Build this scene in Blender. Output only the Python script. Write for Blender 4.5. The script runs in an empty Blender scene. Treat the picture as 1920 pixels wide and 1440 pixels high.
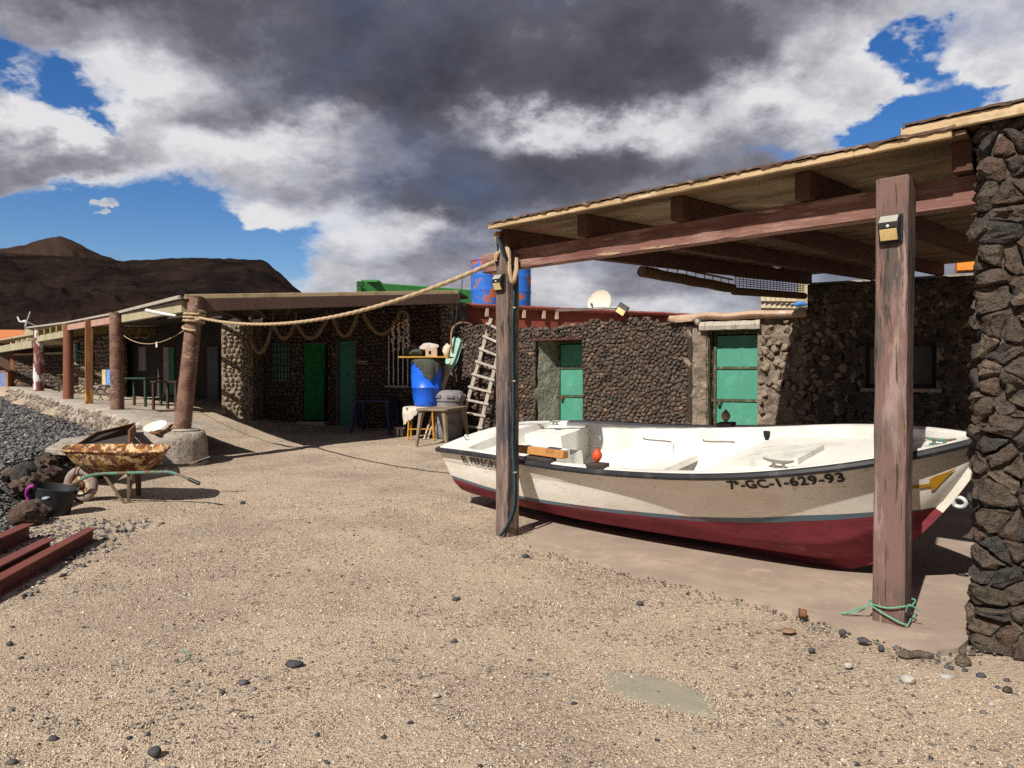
import bpy, bmesh, math, random
import numpy as np
from mathutils import Vector, Matrix, Euler, noise

random.seed(7); RNG = np.random.default_rng(7)
sc = bpy.context.scene
COL = sc.collection
PI = math.pi
R = math.radians

# ------------------------------------------------------------------ camera
F = 1332.0; HCAM = 1.5; PITCH = math.atan(23 / F)
cam_d = bpy.data.cameras.new('Camera'); cam = bpy.data.objects.new('Camera', cam_d); COL.objects.link(cam)
cam.location = (0, 0, HCAM); cam.rotation_euler = (PI / 2 - PITCH, 0, 0)
cam_d.sensor_width = 36; cam_d.lens = F / 1920 * 36; cam_d.clip_start = 0.05; cam_d.clip_end = 20000
sc.camera = cam
sc.cycles.use_denoising = False
sc.render.resolution_x = 1024; sc.render.resolution_y = 768

# ------------------------------------------------------------------ light
SUN_AZ = R(34); SUN_EL = R(44)            # the azimuth the shadows run to, right of +Y
SH = Vector((math.sin(SUN_AZ), math.cos(SUN_AZ), -math.tan(SUN_EL))).normalized()
sun_d = bpy.data.lights.new('Sun', 'SUN'); sun = bpy.data.objects.new('Sun', sun_d); COL.objects.link(sun)
sun_d.energy = 5.0; sun_d.angle = R(0.53); sun_d.color = (1.0, 0.95, 0.87)
sun.rotation_euler = SH.to_track_quat('-Z', 'Y').to_euler(); sun.location = (-20, -30, 40)

vs = sc.view_settings
vs.view_transform = 'Standard'; vs.look = 'None'; vs.gamma = 1.0; vs.exposure = 0.38; vs.use_curve_mapping = False

# ------------------------------------------------------------------ sky
world = bpy.data.worlds.new('World'); sc.world = world; world.use_nodes = True
SKY_STRENGTH = 0.10; DECK = .42
def build_sky():
    nt = world.node_tree; N = nt.nodes; L = nt.links; N.clear()
    def new(t, **k):
        n = N.new(t)
        for a, b in k.items(): setattr(n, a, b)
        return n
    def val(s, v):
        if isinstance(v, (int, float)): s.default_value = v
        else: L.new(v, s)
    def math_(op, a, b=None, c=None, clamp=False):
        n = new('ShaderNodeMath', operation=op); n.use_clamp = clamp
        for i, v in enumerate((a, b, c)):
            if v is not None: val(n.inputs[i], v)
        return n.outputs[0]
    def mr(v, a, b, c=0.0, d=1.0, smooth=True):
        n = new('ShaderNodeMapRange'); n.interpolation_type = 'SMOOTHSTEP' if smooth else 'LINEAR'
        val(n.inputs[0], v)
        for i, q in enumerate((a, b, c, d)): n.inputs[i + 1].default_value = q
        return n.outputs[0]
    def mixc(f, a, b):
        n = new('ShaderNodeMix', data_type='RGBA'); val(n.inputs[0], f)
        for i, v in ((6, a), (7, b)):
            if isinstance(v, tuple): n.inputs[i].default_value = v + (1,)
            else: L.new(v, n.inputs[i])
        return n.outputs[2]
    out = new('ShaderNodeOutputWorld'); bg = new('ShaderNodeBackground'); bg.inputs[1].default_value = SKY_STRENGTH
    sky = new('ShaderNodeTexSky', sky_type='NISHITA'); sky.sun_disc = False; world.cycles.sampling_method = 'MANUAL'; world.cycles.sample_map_resolution = 512
    sky.sun_elevation = SUN_EL; sky.sun_rotation = SUN_AZ + PI; sky.altitude = 0; sky.air_density = 1.0; sky.dust_density = 0.3; sky.ozone_density = 2.5
    tc = new('ShaderNodeTexCoord'); sx = new('ShaderNodeSeparateXYZ'); L.new(tc.outputs['Generated'], sx.inputs[0])
    X, Y, Z = sx.outputs
    zz = math_('ADD', math_('MAXIMUM', Z, 0.0), DECK)
    cx = new('ShaderNodeCombineXYZ'); L.new(math_('DIVIDE', X, zz), cx.inputs[0]); L.new(math_('DIVIDE', Y, zz), cx.inputs[1])
    P = cx.outputs[0]                        # a point on the flat cloud deck
    def cl(x, y):                            # the deck point that a picture point looks at
        d = Vector(((x - 960) / F, 1, (697 - y) / F)).normalized()
        return d.x / (max(d.z, 0) + DECK), d.y / (max(d.z, 0) + DECK)
    def nz(scale, det, rough, off, dist=0.0, vec=None):
        mp = new('ShaderNodeMapping'); L.new(vec or P, mp.inputs[0]); mp.inputs['Location'].default_value = off
        n = new('ShaderNodeTexNoise'); L.new(mp.outputs[0], n.inputs['Vector'])
        n.inputs['Scale'].default_value = scale; n.inputs['Detail'].default_value = det; n.inputs['Roughness'].default_value = rough
        n.inputs['Distortion'].default_value = dist
        return n.outputs['Fac']
    # warped point so that the masses below get ragged, billowing outlines
    wn = new('ShaderNodeTexNoise'); L.new(P, wn.inputs['Vector']); wn.inputs['Scale'].default_value = 3.0; wn.inputs['Detail'].default_value = 6; wn.inputs['Roughness'].default_value = 0.62
    vm = new('ShaderNodeVectorMath', operation='MULTIPLY_ADD'); L.new(wn.outputs['Color'], vm.inputs[0]); vm.inputs[1].default_value = (.50, .50, 0); L.new(P, vm.inputs[2])
    vm2 = new('ShaderNodeVectorMath', operation='ADD'); L.new(vm.outputs[0], vm2.inputs[0]); vm2.inputs[1].default_value = (-.25, -.25, 0)
    PW_ = vm2.outputs[0]
    def blob(x, y, rx, ry, amp):             # an ellipse on the deck; radii in picture units
        c = cl(x, y); ax = abs(cl(x + rx, y)[0] - c[0]); ay = abs(cl(x, y + ry)[1] - cl(x, y - ry)[1]) / 2
        a = new('ShaderNodeVectorMath', operation='SUBTRACT'); L.new(PW_, a.inputs[0]); a.inputs[1].default_value = (c[0], c[1], 0)
        b = new('ShaderNodeVectorMath', operation='MULTIPLY'); L.new(a.outputs[0], b.inputs[0]); b.inputs[1].default_value = (1 / ax, 1 / ay, 0)
        d = new('ShaderNodeVectorMath', operation='DOT_PRODUCT'); L.new(b.outputs[0], d.inputs[0]); L.new(b.outputs[0], d.inputs[1])
        return math_('MULTIPLY', math_('POWER', 2.718, math_('MULTIPLY', d.outputs['Value'], -1.0)), amp)
    def total(base, blobs):
        for q in blobs: base = math_('ADD', base, blob(*q))
        return base
    # cover: where cloud is; holes of blue sky
    cover = math_('ADD', math_('MULTIPLY', nz(2.2, 9, .57, (3.1, 1.7, 0)), .36), .53)
    cover = total(cover, [(60, 185, 70, 34, -.34), (205, 215, 66, 40, -.40), (250, 262, 30, 25, -.2), (60, 392, 170, 34, -.40), (250, 412, 160, 42, -.46), (390, 425, 90, 34, -.24), (520, 490, 60, 50, -.30), (420, 480, 130, 50, -.40), (150, 460, 260, 60, -.50), (-200, 430, 250, 70, -.35),
                          (1695, 205, 45, 75, -.40), (1750, 95, 50, 30, -.30), (1650, 250, 50, 30, -.25),  (1480, 330, 120, 22, -.14), (470, 435, 55, 30, .62),
                          (185, 395, 60, 13, .60), (1850, 140, 80, 50, .30), (1560, 150, 120, 70, .25), (90, 290, 190, 40, .34)])
    alpha = mr(cover, .49, .73)
    # thickness: the heavy grey bellies
    thick = math_('ADD', math_('MULTIPLY', nz(1.9, 10, .62, (8.3, 4.2, 0)), .66), .15)
    thick = total(thick, [(760, 150, 330, 70, .30), (1250, 110, 260, 70, .30), (300, 40, 420, 40, .16), (1000, 300, 260, 60, .26), (880, 360, 200, 40, .16), (640, 215, 200, 50, .16),
                          (1300, 50, 300, 60, .10), (1150, 520, 320, 26, .06), (860, 415, 120, 20, .10), (560, 80, 300, 50, .1),
                          (330, 180, 200, 60, -.34), (480, 300, 260, 60, -.46), (140, 240, 200, 50, -.55), (80, 110, 200, 50, -.2), (1010, 215, 130, 40, -.42), (1180, 230, 130, 45, -.34), (1480, 215, 220, 75, -.55), (1650, 120, 140, 60, -.3), (1560, 25, 130, 25, -.36),
                          (640, 450, 140, 50, -.46), (820, 420, 90, 24, -.36), (1850, 120, 200, 150, -.4), (1000, 520, 160, 40, -.30), (1250, 560, 200, 25, -.26), (600, 540, 160, 36, -.3), (900, 640, 900, 90, -.16), (0, 420, 300, 60, -.3), (470, 425, 90, 50, -.4), (190, 350, 90, 30, -.4)])
    fine = math_('MULTIPLY', math_('SUBTRACT', nz(7.0, 9, .66, (1.2, 9.1, 0)), .5), .62)
    edge = math_('MULTIPLY', math_('SUBTRACT', cover, .80), .45)
    t = math_('ADD', math_('ADD', thick, fine), edge)
    cr = new('ShaderNodeValToRGB'); L.new(t, cr.inputs[0])
    e = cr.color_ramp.elements
    k = .80 / SKY_STRENGTH
    stops = [(-.02, (.74, .73, .745)), (.16, (.52, .515, .55)), (.36, (.275, .272, .315)), (.58, (.116, .114, .142)), (.90, (.054, .053, .070))]
    e[0].position = stops[0][0]; e[0].color = tuple(c for c in stops[0][1]) + (1,)
    e[1].position = stops[-1][0]; e[1].color = tuple(c for c in stops[-1][1]) + (1,)
    for p_, c_ in stops[1:-1]:
        q = e.new(p_); q.color = c_ + (1,)
    cloud = new('ShaderNodeMix', data_type='RGBA', blend_type='MULTIPLY'); cloud.inputs[0].default_value = 1
    L.new(cr.outputs[0], cloud.inputs[6]); cloud.inputs[7].default_value = (k, k, k, 1)
    hs = new('ShaderNodeHueSaturation'); L.new(sky.outputs[0], hs.inputs['Color']); hs.inputs['Saturation'].default_value = 1.38; hs.inputs['Value'].default_value = 0.80; hs.inputs['Hue'].default_value = .512
    col = mixc(alpha, hs.outputs[0], cloud.outputs[2])
    L.new(col, bg.inputs[0]); L.new(bg.outputs[0], out.inputs[0])
build_sky()

# ------------------------------------------------------------------ pixel -> place
_fw = Vector((0, math.cos(PITCH), -math.sin(PITCH))); _up = Vector((0, math.sin(PITCH), math.cos(PITCH)))
def ray(x, y):
    return _fw + Vector(((x - 960) / F, 0, 0)) + _up * ((720 - y) / F)
def PT(x, y, z=0.0):                       # on a level plane
    d = ray(x, y); t = (z - HCAM) / d.z
    return Vector((0, 0, HCAM)) + d * t
def PY(x, y, Y):                           # at a depth
    d = ray(x, y); return Vector((0, 0, HCAM)) + d * (Y / d.y)
def ss(t):
    t = min(1, max(0, t)); return t * t * (3 - 2 * t)
def gz(x, y):                              # height of the ground
    z = .2 * ss((y - 11) / 6.5) + .42 * ss((-x - 4.2) / 4.8) * ss((y - 11.8) / 3.5) + .012 * max(0, min(y, 40) - 17)
    return z
def PG(x, y):                              # on the uneven ground
    p = PT(x, y)
    for _ in range(8): p = PT(x, y, gz(p.x, p.y))
    return p
def PW(x, y, A, B):                        # on the upright plane through A and B
    d = ray(x, y); ux, uy = B[0] - A[0], B[1] - A[1]
    det = d.x * (-uy) - d.y * (-ux)
    t = (A[0] * (-uy) - A[1] * (-ux)) / det
    return Vector((0, 0, HCAM)) + d * t

# ------------------------------------------------------------------ mesh helpers
class MB:
    def __init__(s): s.v = []; s.f = []
    def add(s, vs_, fs):
        b = len(s.v); s.v.extend(tuple(p) for p in vs_); s.f.extend(tuple(i + b for i in q) for q in fs); return s
    def hexa(s, c):                        # 8 corners: bottom ring then top ring
        return s.add(c, [(3, 2, 1, 0), (4, 5, 6, 7), (0, 1, 5, 4), (1, 2, 6, 5), (2, 3, 7, 6), (3, 0, 4, 7)])
    def box(s, c, ax, ay, az, sx, sy, sz):
        c = Vector(c); ax = Vector(ax).normalized() * sx / 2; ay = Vector(ay).normalized() * sy / 2; az = Vector(az).normalized() * sz / 2
        return s.hexa([c - ax - ay - az, c + ax - ay - az, c + ax + ay - az, c - ax + ay - az, c - ax - ay + az, c + ax - ay + az, c + ax + ay + az, c - ax + ay + az])
    def abox(s, x0, x1, y0, y1, z0, z1):
        return s.hexa([(x0, y0, z0), (x1, y0, z0), (x1, y1, z0), (x0, y1, z0), (x0, y0, z1), (x1, y0, z1), (x1, y1, z1), (x0, y1, z1)])
    def bar(s, a, b, w, h, up=(0, 0, 1)):  # a bar from a to b
        a = Vector(a); b = Vector(b); d = (b - a); l = d.length; d.normalize(); u = Vector(up); sd = d.cross(u)
        if sd.length < 1e-4: sd = d.cross(Vector((1, 0, 0)))
        sd.normalize(); u = sd.cross(d)
        return s.box((a + b) / 2, d, sd, u, l, w, h)
    def tube(s, pts, r, n=8, cap=True, closed=False):
        pts = [Vector(p) for p in pts]; m = len(pts); rs = r if isinstance(r, (list, tuple)) else [r] * m
        ref = None; vs_ = []; fs = []
        for i, p in enumerate(pts):
            if closed: t = pts[(i + 1) % m] - pts[i - 1]
            else: t = pts[min(i + 1, m - 1)] - pts[max(i - 1, 0)]
            t.normalize()
            if ref is None: ref = Vector((0, 0, 1)) if abs(t.z) < .9 else Vector((1, 0, 0))
            sd = t.cross(ref); sd.normalize(); ref = sd.cross(t)
            for k in range(n):
                a = 2 * PI * k / n; vs_.append(p + (sd * math.cos(a) + ref * math.sin(a)) * rs[i])
        for i in range(m if closed else m - 1):
            for k in range(n):
                a = i * n + k; b = i * n + (k + 1) % n; j = ((i + 1) % m) * n
                fs.append((a, b, j + (k + 1) % n, j + k))
        if cap and not closed:
            fs.append(tuple(range(n - 1, -1, -1))); fs.append(tuple((m - 1) * n + k for k in range(n)))
        return s.add(vs_, fs)
    def lathe(s, prof, c=(0, 0, 0), n=24, axis=None, cap=True):
        c = Vector(c); q = Vector((0, 0, 1)).rotation_difference(Vector(axis)) if axis is not None else None
        vs_ = []; fs = []
        for r, z in prof:
            for k in range(n):
                p = Vector((r * math.cos(2 * PI * k / n), r * math.sin(2 * PI * k / n), z))
                vs_.append(c + (q @ p if q else p))
        for i in range(len(prof) - 1):
            for k in range(n):
                fs.append((i * n + k, i * n + (k + 1) % n, (i + 1) * n + (k + 1) % n, (i + 1) * n + k))
        if cap:
            fs.append(tuple(range(n - 1, -1, -1))); fs.append(tuple((len(prof) - 1) * n + k for k in range(n)))
        return s.add(vs_, fs)
    def prism(s, poly, d):                 # planar polygon pushed along d
        n = len(poly); poly = [Vector(p) for p in poly]; d = Vector(d)
        return s.add(poly + [p + d for p in poly], [tuple(range(n - 1, -1, -1)), tuple(range(n, 2 * n))] + [(i, (i + 1) % n, n + (i + 1) % n, n + i) for i in range(n)])
    def grid(s, rows, close=False):
        n = len(rows[0]); m = len(rows); vs_ = [p for r in rows for p in r]; fs = []
        for i in range(m - 1):
            for k in range(n if close else n - 1):
                fs.append((i * n + k, i * n + (k + 1) % n, (i + 1) * n + (k + 1) % n, (i + 1) * n + k))
        return s.add(vs_, fs)

ORG = {}
def empty(name, loc, label=None, cat=None, group=None, rot=None):
    o = bpy.data.objects.new(name, None); COL.objects.link(o); o.location = loc; o.empty_display_size = .1
    if rot is not None: o.rotation_euler = rot; ORG[o.name] = Vector((0, 0, 0))
    else: ORG[o.name] = Vector(loc)
    if label: tag(o, label, cat, group)
    return o
def tag(o, label=None, cat=None, group=None, kind=None):
    for k, v in (('label', label), ('category', cat), ('group', group), ('kind', kind)):
        if v: o[k] = v
    return o
def obj(name, mb, mat, parent=None, smooth=False, bevel=0, fix=True, sharp=40, own=False):
    org = ORG[parent.name] if parent else Vector((0, 0, 0))
    v = np.array(mb.v, dtype=float); c = Vector((0, 0, 0))
    if own or parent is None:
        c = Vector(((v[:, 0].min() + v[:, 0].max()) / 2, (v[:, 1].min() + v[:, 1].max()) / 2, v[:, 2].min())) - org
    me = bpy.data.meshes.new(name)
    me.from_pydata((v - np.array(org + c)).tolist(), [], mb.f)
    if fix or bevel:
        bm = bmesh.new(); bm.from_mesh(me)
        if fix: bmesh.ops.recalc_face_normals(bm, faces=bm.faces)
        if bevel: bmesh.ops.bevel(bm, geom=[e_ for e_ in bm.edges if len(e_.link_faces) == 2 and e_.calc_face_angle(0) > .6], offset=bevel, segments=1, affect='EDGES', clamp_overlap=True)
        bm.to_mesh(me); bm.free()
    if smooth:
        me.polygons.foreach_set('use_smooth', [True] * len(me.polygons)); me.set_sharp_from_angle(angle=R(sharp))
    o = bpy.data.objects.new(name, me); COL.objects.link(o); o.location = c
    me.materials.append(mat)
    if parent: o.parent = parent; ORG[o.name] = org + c
    return o
def thing(name, mb, mat, label, cat, group=None, **k):
    return tag(obj(name, mb, mat, None, **k), label, cat, group)

# ------------------------------------------------------------------ materials
def mat(name, base, layers=(), rough=.85, bump=(), metal=0.0, spec=.3, coord='pos', trans=0.0):
    """layers: (colour, dict(t='noise|voronoi|island|wave', s, st, d, r, lo, hi, a)); bump: (t, scale, strength, stretch)"""
    m = bpy.data.materials.new(name); m.use_nodes = True; nt = m.node_tree; N = nt.nodes; L = nt.links
    b = N['Principled BSDF']; b.inputs['Roughness'].default_value = rough; b.inputs['Metallic'].default_value = metal
    b.inputs['Specular IOR Level'].default_value = spec
    g = N.new('ShaderNodeNewGeometry'); tc = N.new('ShaderNodeTexCoord')
    src = g.outputs['Position'] if coord == 'pos' else tc.outputs['Object']
    def mapped(st, off=(0, 0, 0), rz=0):
        v = src
        if rz:
            r_ = N.new('ShaderNodeVectorRotate'); r_.rotation_type = 'Z_AXIS'; L.new(v, r_.inputs['Vector']); r_.inputs['Angle'].default_value = rz; v = r_.outputs[0]
        mp = N.new('ShaderNodeMapping'); L.new(v, mp.inputs[0]); mp.inputs['Scale'].default_value = st; mp.inputs['Location'].default_value = off
        return mp.outputs[0]
    def field(k):
        t = k.get('t', 'noise')
        if t == 'island': return g.outputs['Random Per Island']
        if t == 'z':
            sx = N.new('ShaderNodeSeparateXYZ'); L.new(src, sx.inputs[0]); return sx.outputs[2]
        v = mapped(k.get('st', (1, 1, 1)), k.get('off', (0, 0, 0)), k.get('rz', 0))
        if t == 'voronoi':
            n = N.new('ShaderNodeTexVoronoi'); n.feature = k.get('feat', 'F1'); L.new(v, n.inputs['Vector']); n.inputs['Scale'].default_value = k.get('s', 5)
            if k.get('cell'):
                sp = N.new('ShaderNodeSeparateColor'); L.new(n.outputs['Color'], sp.inputs[0]); return sp.outputs[0]
            return n.outputs['Distance']
        if t == 'wave':
            n = N.new('ShaderNodeTexWave'); L.new(v, n.inputs['Vector']); n.inputs['Scale'].default_value = k.get('s', 5); n.inputs['Distortion'].default_value = k.get('dist', 3); n.inputs['Detail'].default_value = 3
            return n.outputs['Fac']
        n = N.new('ShaderNodeTexNoise'); L.new(v, n.inputs['Vector']); n.inputs['Scale'].default_value = k.get('s', 5)
        n.inputs['Detail'].default_value = k.get('d', 5); n.inputs['Roughness'].default_value = k.get('r', .6); n.inputs['Distortion'].default_value = k.get('dist', 0)
        return n.outputs['Fac']
    rgb = N.new('ShaderNodeRGB'); rgb.outputs[0].default_value = tuple(base) + (1,); cur = rgb.outputs[0]
    for col, k in layers:
        mr = N.new('ShaderNodeMapRange'); mr.interpolation_type = 'SMOOTHSTEP' if k.get('sm', True) else 'LINEAR'
        L.new(field(k), mr.inputs[0]); mr.inputs[1].default_value = k.get('lo', .4); mr.inputs[2].default_value = k.get('hi', .6)
        mr.inputs[3].default_value = 0; mr.inputs[4].default_value = k.get('a', 1.0)
        fac = mr.outputs[0]
        if 'mask' in k:
            m2 = N.new('ShaderNodeMapRange'); m2.interpolation_type = 'SMOOTHSTEP'; q = k['mask']; L.new(field(q), m2.inputs[0]); m2.inputs[1].default_value = q.get('lo', .4); m2.inputs[2].default_value = q.get('hi', .6)
            mm = N.new('ShaderNodeMath'); mm.operation = 'MULTIPLY'; L.new(fac, mm.inputs[0]); L.new(m2.outputs[0], mm.inputs[1]); fac = mm.outputs[0]
        mx = N.new('ShaderNodeMix'); mx.data_type = 'RGBA'; mx.blend_type = k.get('blend', 'MIX'); L.new(fac, mx.inputs[0]); L.new(cur, mx.inputs[6]); mx.inputs[7].default_value = tuple(col) + (1,)
        cur = mx.outputs[2]
    L.new(cur, b.inputs['Base Color'])
    nrm = None
    for k in bump:
        bp = N.new('ShaderNodeBump'); bp.inputs['Strength'].default_value = k.get('str', .4); bp.inputs['Distance'].default_value = k.get('dist_', .02)
        L.new(field(k), bp.inputs['Height'])
        if k.get('inv'): bp.invert = True
        if nrm: L.new(nrm, bp.inputs['Normal'])
        nrm = bp.outputs[0]
    if nrm: L.new(nrm, b.inputs['Normal'])
    return m

BYAW = math.atan2(.69, .72)      # turn of the shelter against the camera
ROTB = BYAW                       # rotate shelter-aligned wood into x
SAND = mat('sand', (.468, .366, .266), [
    ((.335, .255, .188), dict(s=.55, d=5, lo=.42, hi=.62, a=.9)),
    ((.275, .205, .155), dict(s=1.3, d=6, lo=.54, hi=.72, a=.7, off=(5, 3, 0))),
    ((.57, .465, .355), dict(s=120, d=2, lo=.50, hi=.64, a=.85)),
    ((.15, .108, .082), dict(s=95, d=3, lo=.53, hi=.64, a=.75, off=(7, 1, 2))),
    ((.075, .066, .068), dict(t='voronoi', cell=True, s=70, lo=.86, hi=.90, a=.85, mask=dict(s=1.1, d=3, lo=.36, hi=.62))),
    ((.09, .078, .078), dict(t='voronoi', cell=True, s=38, lo=.955, hi=.97, a=.85, mask=dict(s=.7, d=3, lo=.35, hi=.6, off=(2, 8, 0)))),
    ((.58, .49, .40), dict(t='voronoi', cell=True, s=60, lo=.93, hi=.95, a=.7, off=(3, 3, 3)))],
    rough=.95, spec=.1, bump=[dict(s=95, d=4, str=1.0, dist_=.016), dict(s=9, d=5, str=.5, dist_=.03), dict(t='voronoi', s=70, str=.5, dist_=.010, inv=True)])
DUST = mat('dusty concrete', (.275, .212, .168), [
    ((.35, .275, .215), dict(s=1.6, d=6, lo=.4, hi=.68)),
    ((.22, .16, .125), dict(s=4, st=(1, 3, 1), rz=ROTB, d=5, lo=.55, hi=.75, a=.6)),
    ((.43, .35, .27), dict(s=60, d=3, lo=.60, hi=.75, a=.5)),
    ((.42, .33, .25), dict(s=2.6, d=7, r=.7, lo=.56, hi=.70, a=.7, off=(7, 7, 7))), ((.13, .10, .085), dict(s=34, d=5, lo=.66, hi=.72, a=.6))],
    rough=.92, spec=.12, bump=[dict(s=70, d=4, str=.25, dist_=.006), dict(s=6, d=4, str=.3, dist_=.02)])
CONC = mat('old concrete', (.36, .31, .26), [
    ((.25, .215, .18), dict(s=6, d=6, lo=.4, hi=.65)), ((.46, .405, .34), dict(s=2.5, d=5, lo=.5, hi=.7)),
    ((.11, .10, .09), dict(t='voronoi', cell=True, s=28, lo=.93, hi=.97, a=.7)), ((.2, .19, .15), dict(s=1.2, d=4, lo=.6, hi=.75, a=.5))],
    rough=.95, spec=.15, bump=[dict(s=45, d=5, str=.8, dist_=.02), dict(s=8, d=4, str=.5, dist_=.05)])
PLASTER = mat('rough plaster', (.245, .195, .150), [
    ((.155, .120, .092), dict(s=9, d=6, lo=.45, hi=.65)), ((.34, .28, .215), dict(s=5, d=5, lo=.5, hi=.7, off=(4, 4, 4))),
    ((.10, .078, .062), dict(t='voronoi', cell=True, s=9, lo=.80, hi=.86, a=.6))],
    rough=.97, spec=.1, bump=[dict(s=16, d=7, str=1.0, dist_=.06), dict(s=60, d=4, str=.6, dist_=.02)])
GPLASTER = mat('green grey plaster', (.255, .255, .20), [
    ((.19, .185, .145), dict(s=5, d=6, lo=.45, hi=.65)), ((.33, .325, .26), dict(s=3, d=5, lo=.5, hi=.7, off=(4, 4, 4)))],
    rough=.97, spec=.1, bump=[dict(s=9, d=6, str=1.0, dist_=.08), dict(s=50, d=4, str=.4, dist_=.015)])
MORTAR = mat('dark earth mortar', (.050, .038, .030), [((.10, .08, .065), dict(s=14, d=5, lo=.55, hi=.75))], rough=1, spec=.05, bump=[dict(s=40, d=5, str=.8, dist_=.03)])
MORTAR2 = mat('grey mortar', (.085, .070, .058), [((.26, .225, .18), dict(s=5, d=6, lo=.52, hi=.64)), ((.025, .021, .018), dict(s=9, d=4, lo=.50, hi=.62))], rough=1, spec=.05, bump=[dict(s=40, d=5, str=.8, dist_=.03)])
LAVA = mat('lava stone', (.125, .096, .076), [
    ((.072, .066, .062), dict(t='island', lo=.36, hi=.1)), ((.145, .088, .066), dict(t='island', lo=.60, hi=.76, a=.7)), ((.20, .155, .115), dict(t='island', lo=.80, hi=.86, a=.85)), ((.115, .098, .072), dict(t='island', lo=.92, hi=.94, a=.9)),
    ((.045, .036, .032), dict(s=24, d=5, lo=.5, hi=.66, a=.75)), ((.24, .205, .165), dict(s=11, d=6, lo=.60, hi=.76, a=.55, off=(3, 1, 6))),
    ((.02, .017, .016), dict(t='voronoi', s=95, lo=.30, hi=.12, a=.65))],
    rough=.95, spec=.12, bump=[dict(s=20, d=7, r=.7, str=1.0, dist_=.05), dict(s=70, d=5, r=.7, str=.8, dist_=.015), dict(t='voronoi', s=90, str=.7, dist_=.01)])
LAVA2 = mat('small brown lava stone', (.120, .094, .076), [
    ((.055, .048, .046), dict(t='island', lo=.36, hi=.0)), ((.145, .085, .060), dict(t='island', lo=.55, hi=.75, a=.8)), ((.165, .135, .108), dict(t='island', lo=.82, hi=.88, a=.8)), ((.26, .17, .11), dict(t='island', lo=.955, hi=.97, a=.9)),
    ((.04, .032, .028), dict(s=26, d=4, lo=.48, hi=.66, a=.7)), ((.19, .155, .12), dict(s=15, d=5, lo=.62, hi=.76, a=.4))],
    rough=.96, spec=.1, bump=[dict(s=60, d=5, r=.7, str=.9, dist_=.02)])
BEACH = mat('beach pebble', (.125, .121, .118), [
    ((.030, .030, .034), dict(t='island', lo=.50, hi=.1)), ((.18, .165, .15), dict(t='island', lo=.66, hi=.84)), ((.36, .32, .28), dict(t='island', lo=.95, hi=.98)),
    ((.06, .055, .055), dict(s=30, d=4, lo=.5, hi=.7, a=.5))], rough=.8, spec=.3)
GRAIN = mat('sand grain', (.50, .395, .288), [
    ((.30, .225, .165), dict(t='island', lo=.30, hi=.0)), ((.59, .49, .375), dict(t='island', lo=.50, hi=.72)), ((.24, .17, .13), dict(t='island', lo=.79, hi=.82)), ((.065, .058, .06), dict(t='island', lo=.885, hi=.90)), ((.62, .57, .50), dict(t='island', lo=.98, hi=.985))], rough=.9, spec=.15)
DPEB = mat('dark basalt pebble', (.05, .05, .056), [((.085, .082, .085), dict(s=18, d=5, lo=.45, hi=.7)), ((.028, .028, .03), dict(t='voronoi', s=60, lo=.25, hi=.1))], rough=.75, bump=[dict(s=80, d=5, str=.5, dist_=.006)])
GPEB = mat('pale grey pebble', (.36, .335, .30), [((.26, .24, .22), dict(s=18, d=5, lo=.45, hi=.7))], rough=.8, bump=[dict(s=60, d=5, str=.4, dist_=.006)])
BPEB = mat('brown chip', (.26, .155, .095), [((.14, .085, .06), dict(s=22, d=5, lo=.45, hi=.7))], rough=.85, bump=[dict(s=60, d=5, str=.5, dist_=.006)])
def wood(name, paint, worn, deep, rz, vert=False, s=7, amt=.5, rough=.78):
    st = (9, 9, .6) if vert else (.6, 9, 9)
    return mat(name, paint, [
        (tuple(c * .72 for c in paint), dict(s=2.2, d=5, lo=.42, hi=.7, a=.8, rz=rz)),
        (worn, dict(s=s * .42, st=st, d=6, r=.65, lo=.66 - amt * .2, hi=.74 - amt * .12, a=.85, rz=rz, mask=dict(s=1.5, d=4, lo=.38, hi=.62, off=(9, 2, 4)))),
        (deep, dict(s=s * .5, st=st, d=6, lo=.60, hi=.72, a=.75, rz=rz, off=(3, 3, 3))),
        (tuple(min(1, c * 1.45) for c in paint), dict(s=26, st=st if not vert else (3, 3, .5), d=4, lo=.60, hi=.72, a=.5, rz=rz, off=(1, 7, 3)))],
        rough=rough, spec=.25, bump=[dict(s=s, st=st, d=6, str=.55, dist_=.012, rz=rz), dict(s=40, st=tuple(q * .4 for q in st), d=4, str=.25, dist_=.004, rz=rz)])
def worn_paint(name, paint, pale, grey, dark, off):
    g9 = (7, 7, .55); g3 = (3.2, 3.2, .5)
    return mat(name, paint, [
        (pale, dict(s=3.0, st=g3, d=7, r=.7, lo=.50, hi=.64, a=.85, off=off)),
        (tuple(c * .62 for c in paint), dict(s=2.0, st=(1, 1, .8), d=6, lo=.52, hi=.68, a=.8, off=(off[1], off[2], off[0]))),
        (grey, dict(s=2.3, st=g3, d=8, r=.72, lo=.46, hi=.52, a=.92, off=(off[2], off[0], 5), mask=dict(s=1.1, st=(1, 1, 1), d=3, lo=.44, hi=.56, off=(off[0], 1, off[1])))),
        (dark, dict(s=5.5, st=g9, d=7, r=.7, lo=.53, hi=.60, a=.9, off=(1, off[0], 2), mask=dict(s=1.3, d=4, lo=.40, hi=.6, off=(4, off[2], 2)))),
        (dark, dict(s=13, st=(4, 4, .22), d=6, lo=.58, hi=.64, a=.8)),
        ((.34, .23, .13), dict(s=4.0, st=g9, d=6, lo=.62, hi=.67, a=.7, off=(6, 6, off[0])))],
        rough=.82, spec=.2, bump=[dict(s=9, st=g9, d=7, str=.6, dist_=.012), dict(s=60, st=(1, 1, .4), d=4, str=.3, dist_=.004)])
POSTM = worn_paint('faded mauve post paint', (.165, .098, .083), (.30, .215, .195), (.085, .070, .062), (.028, .020, .017), (3, 7, 1))
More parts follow.
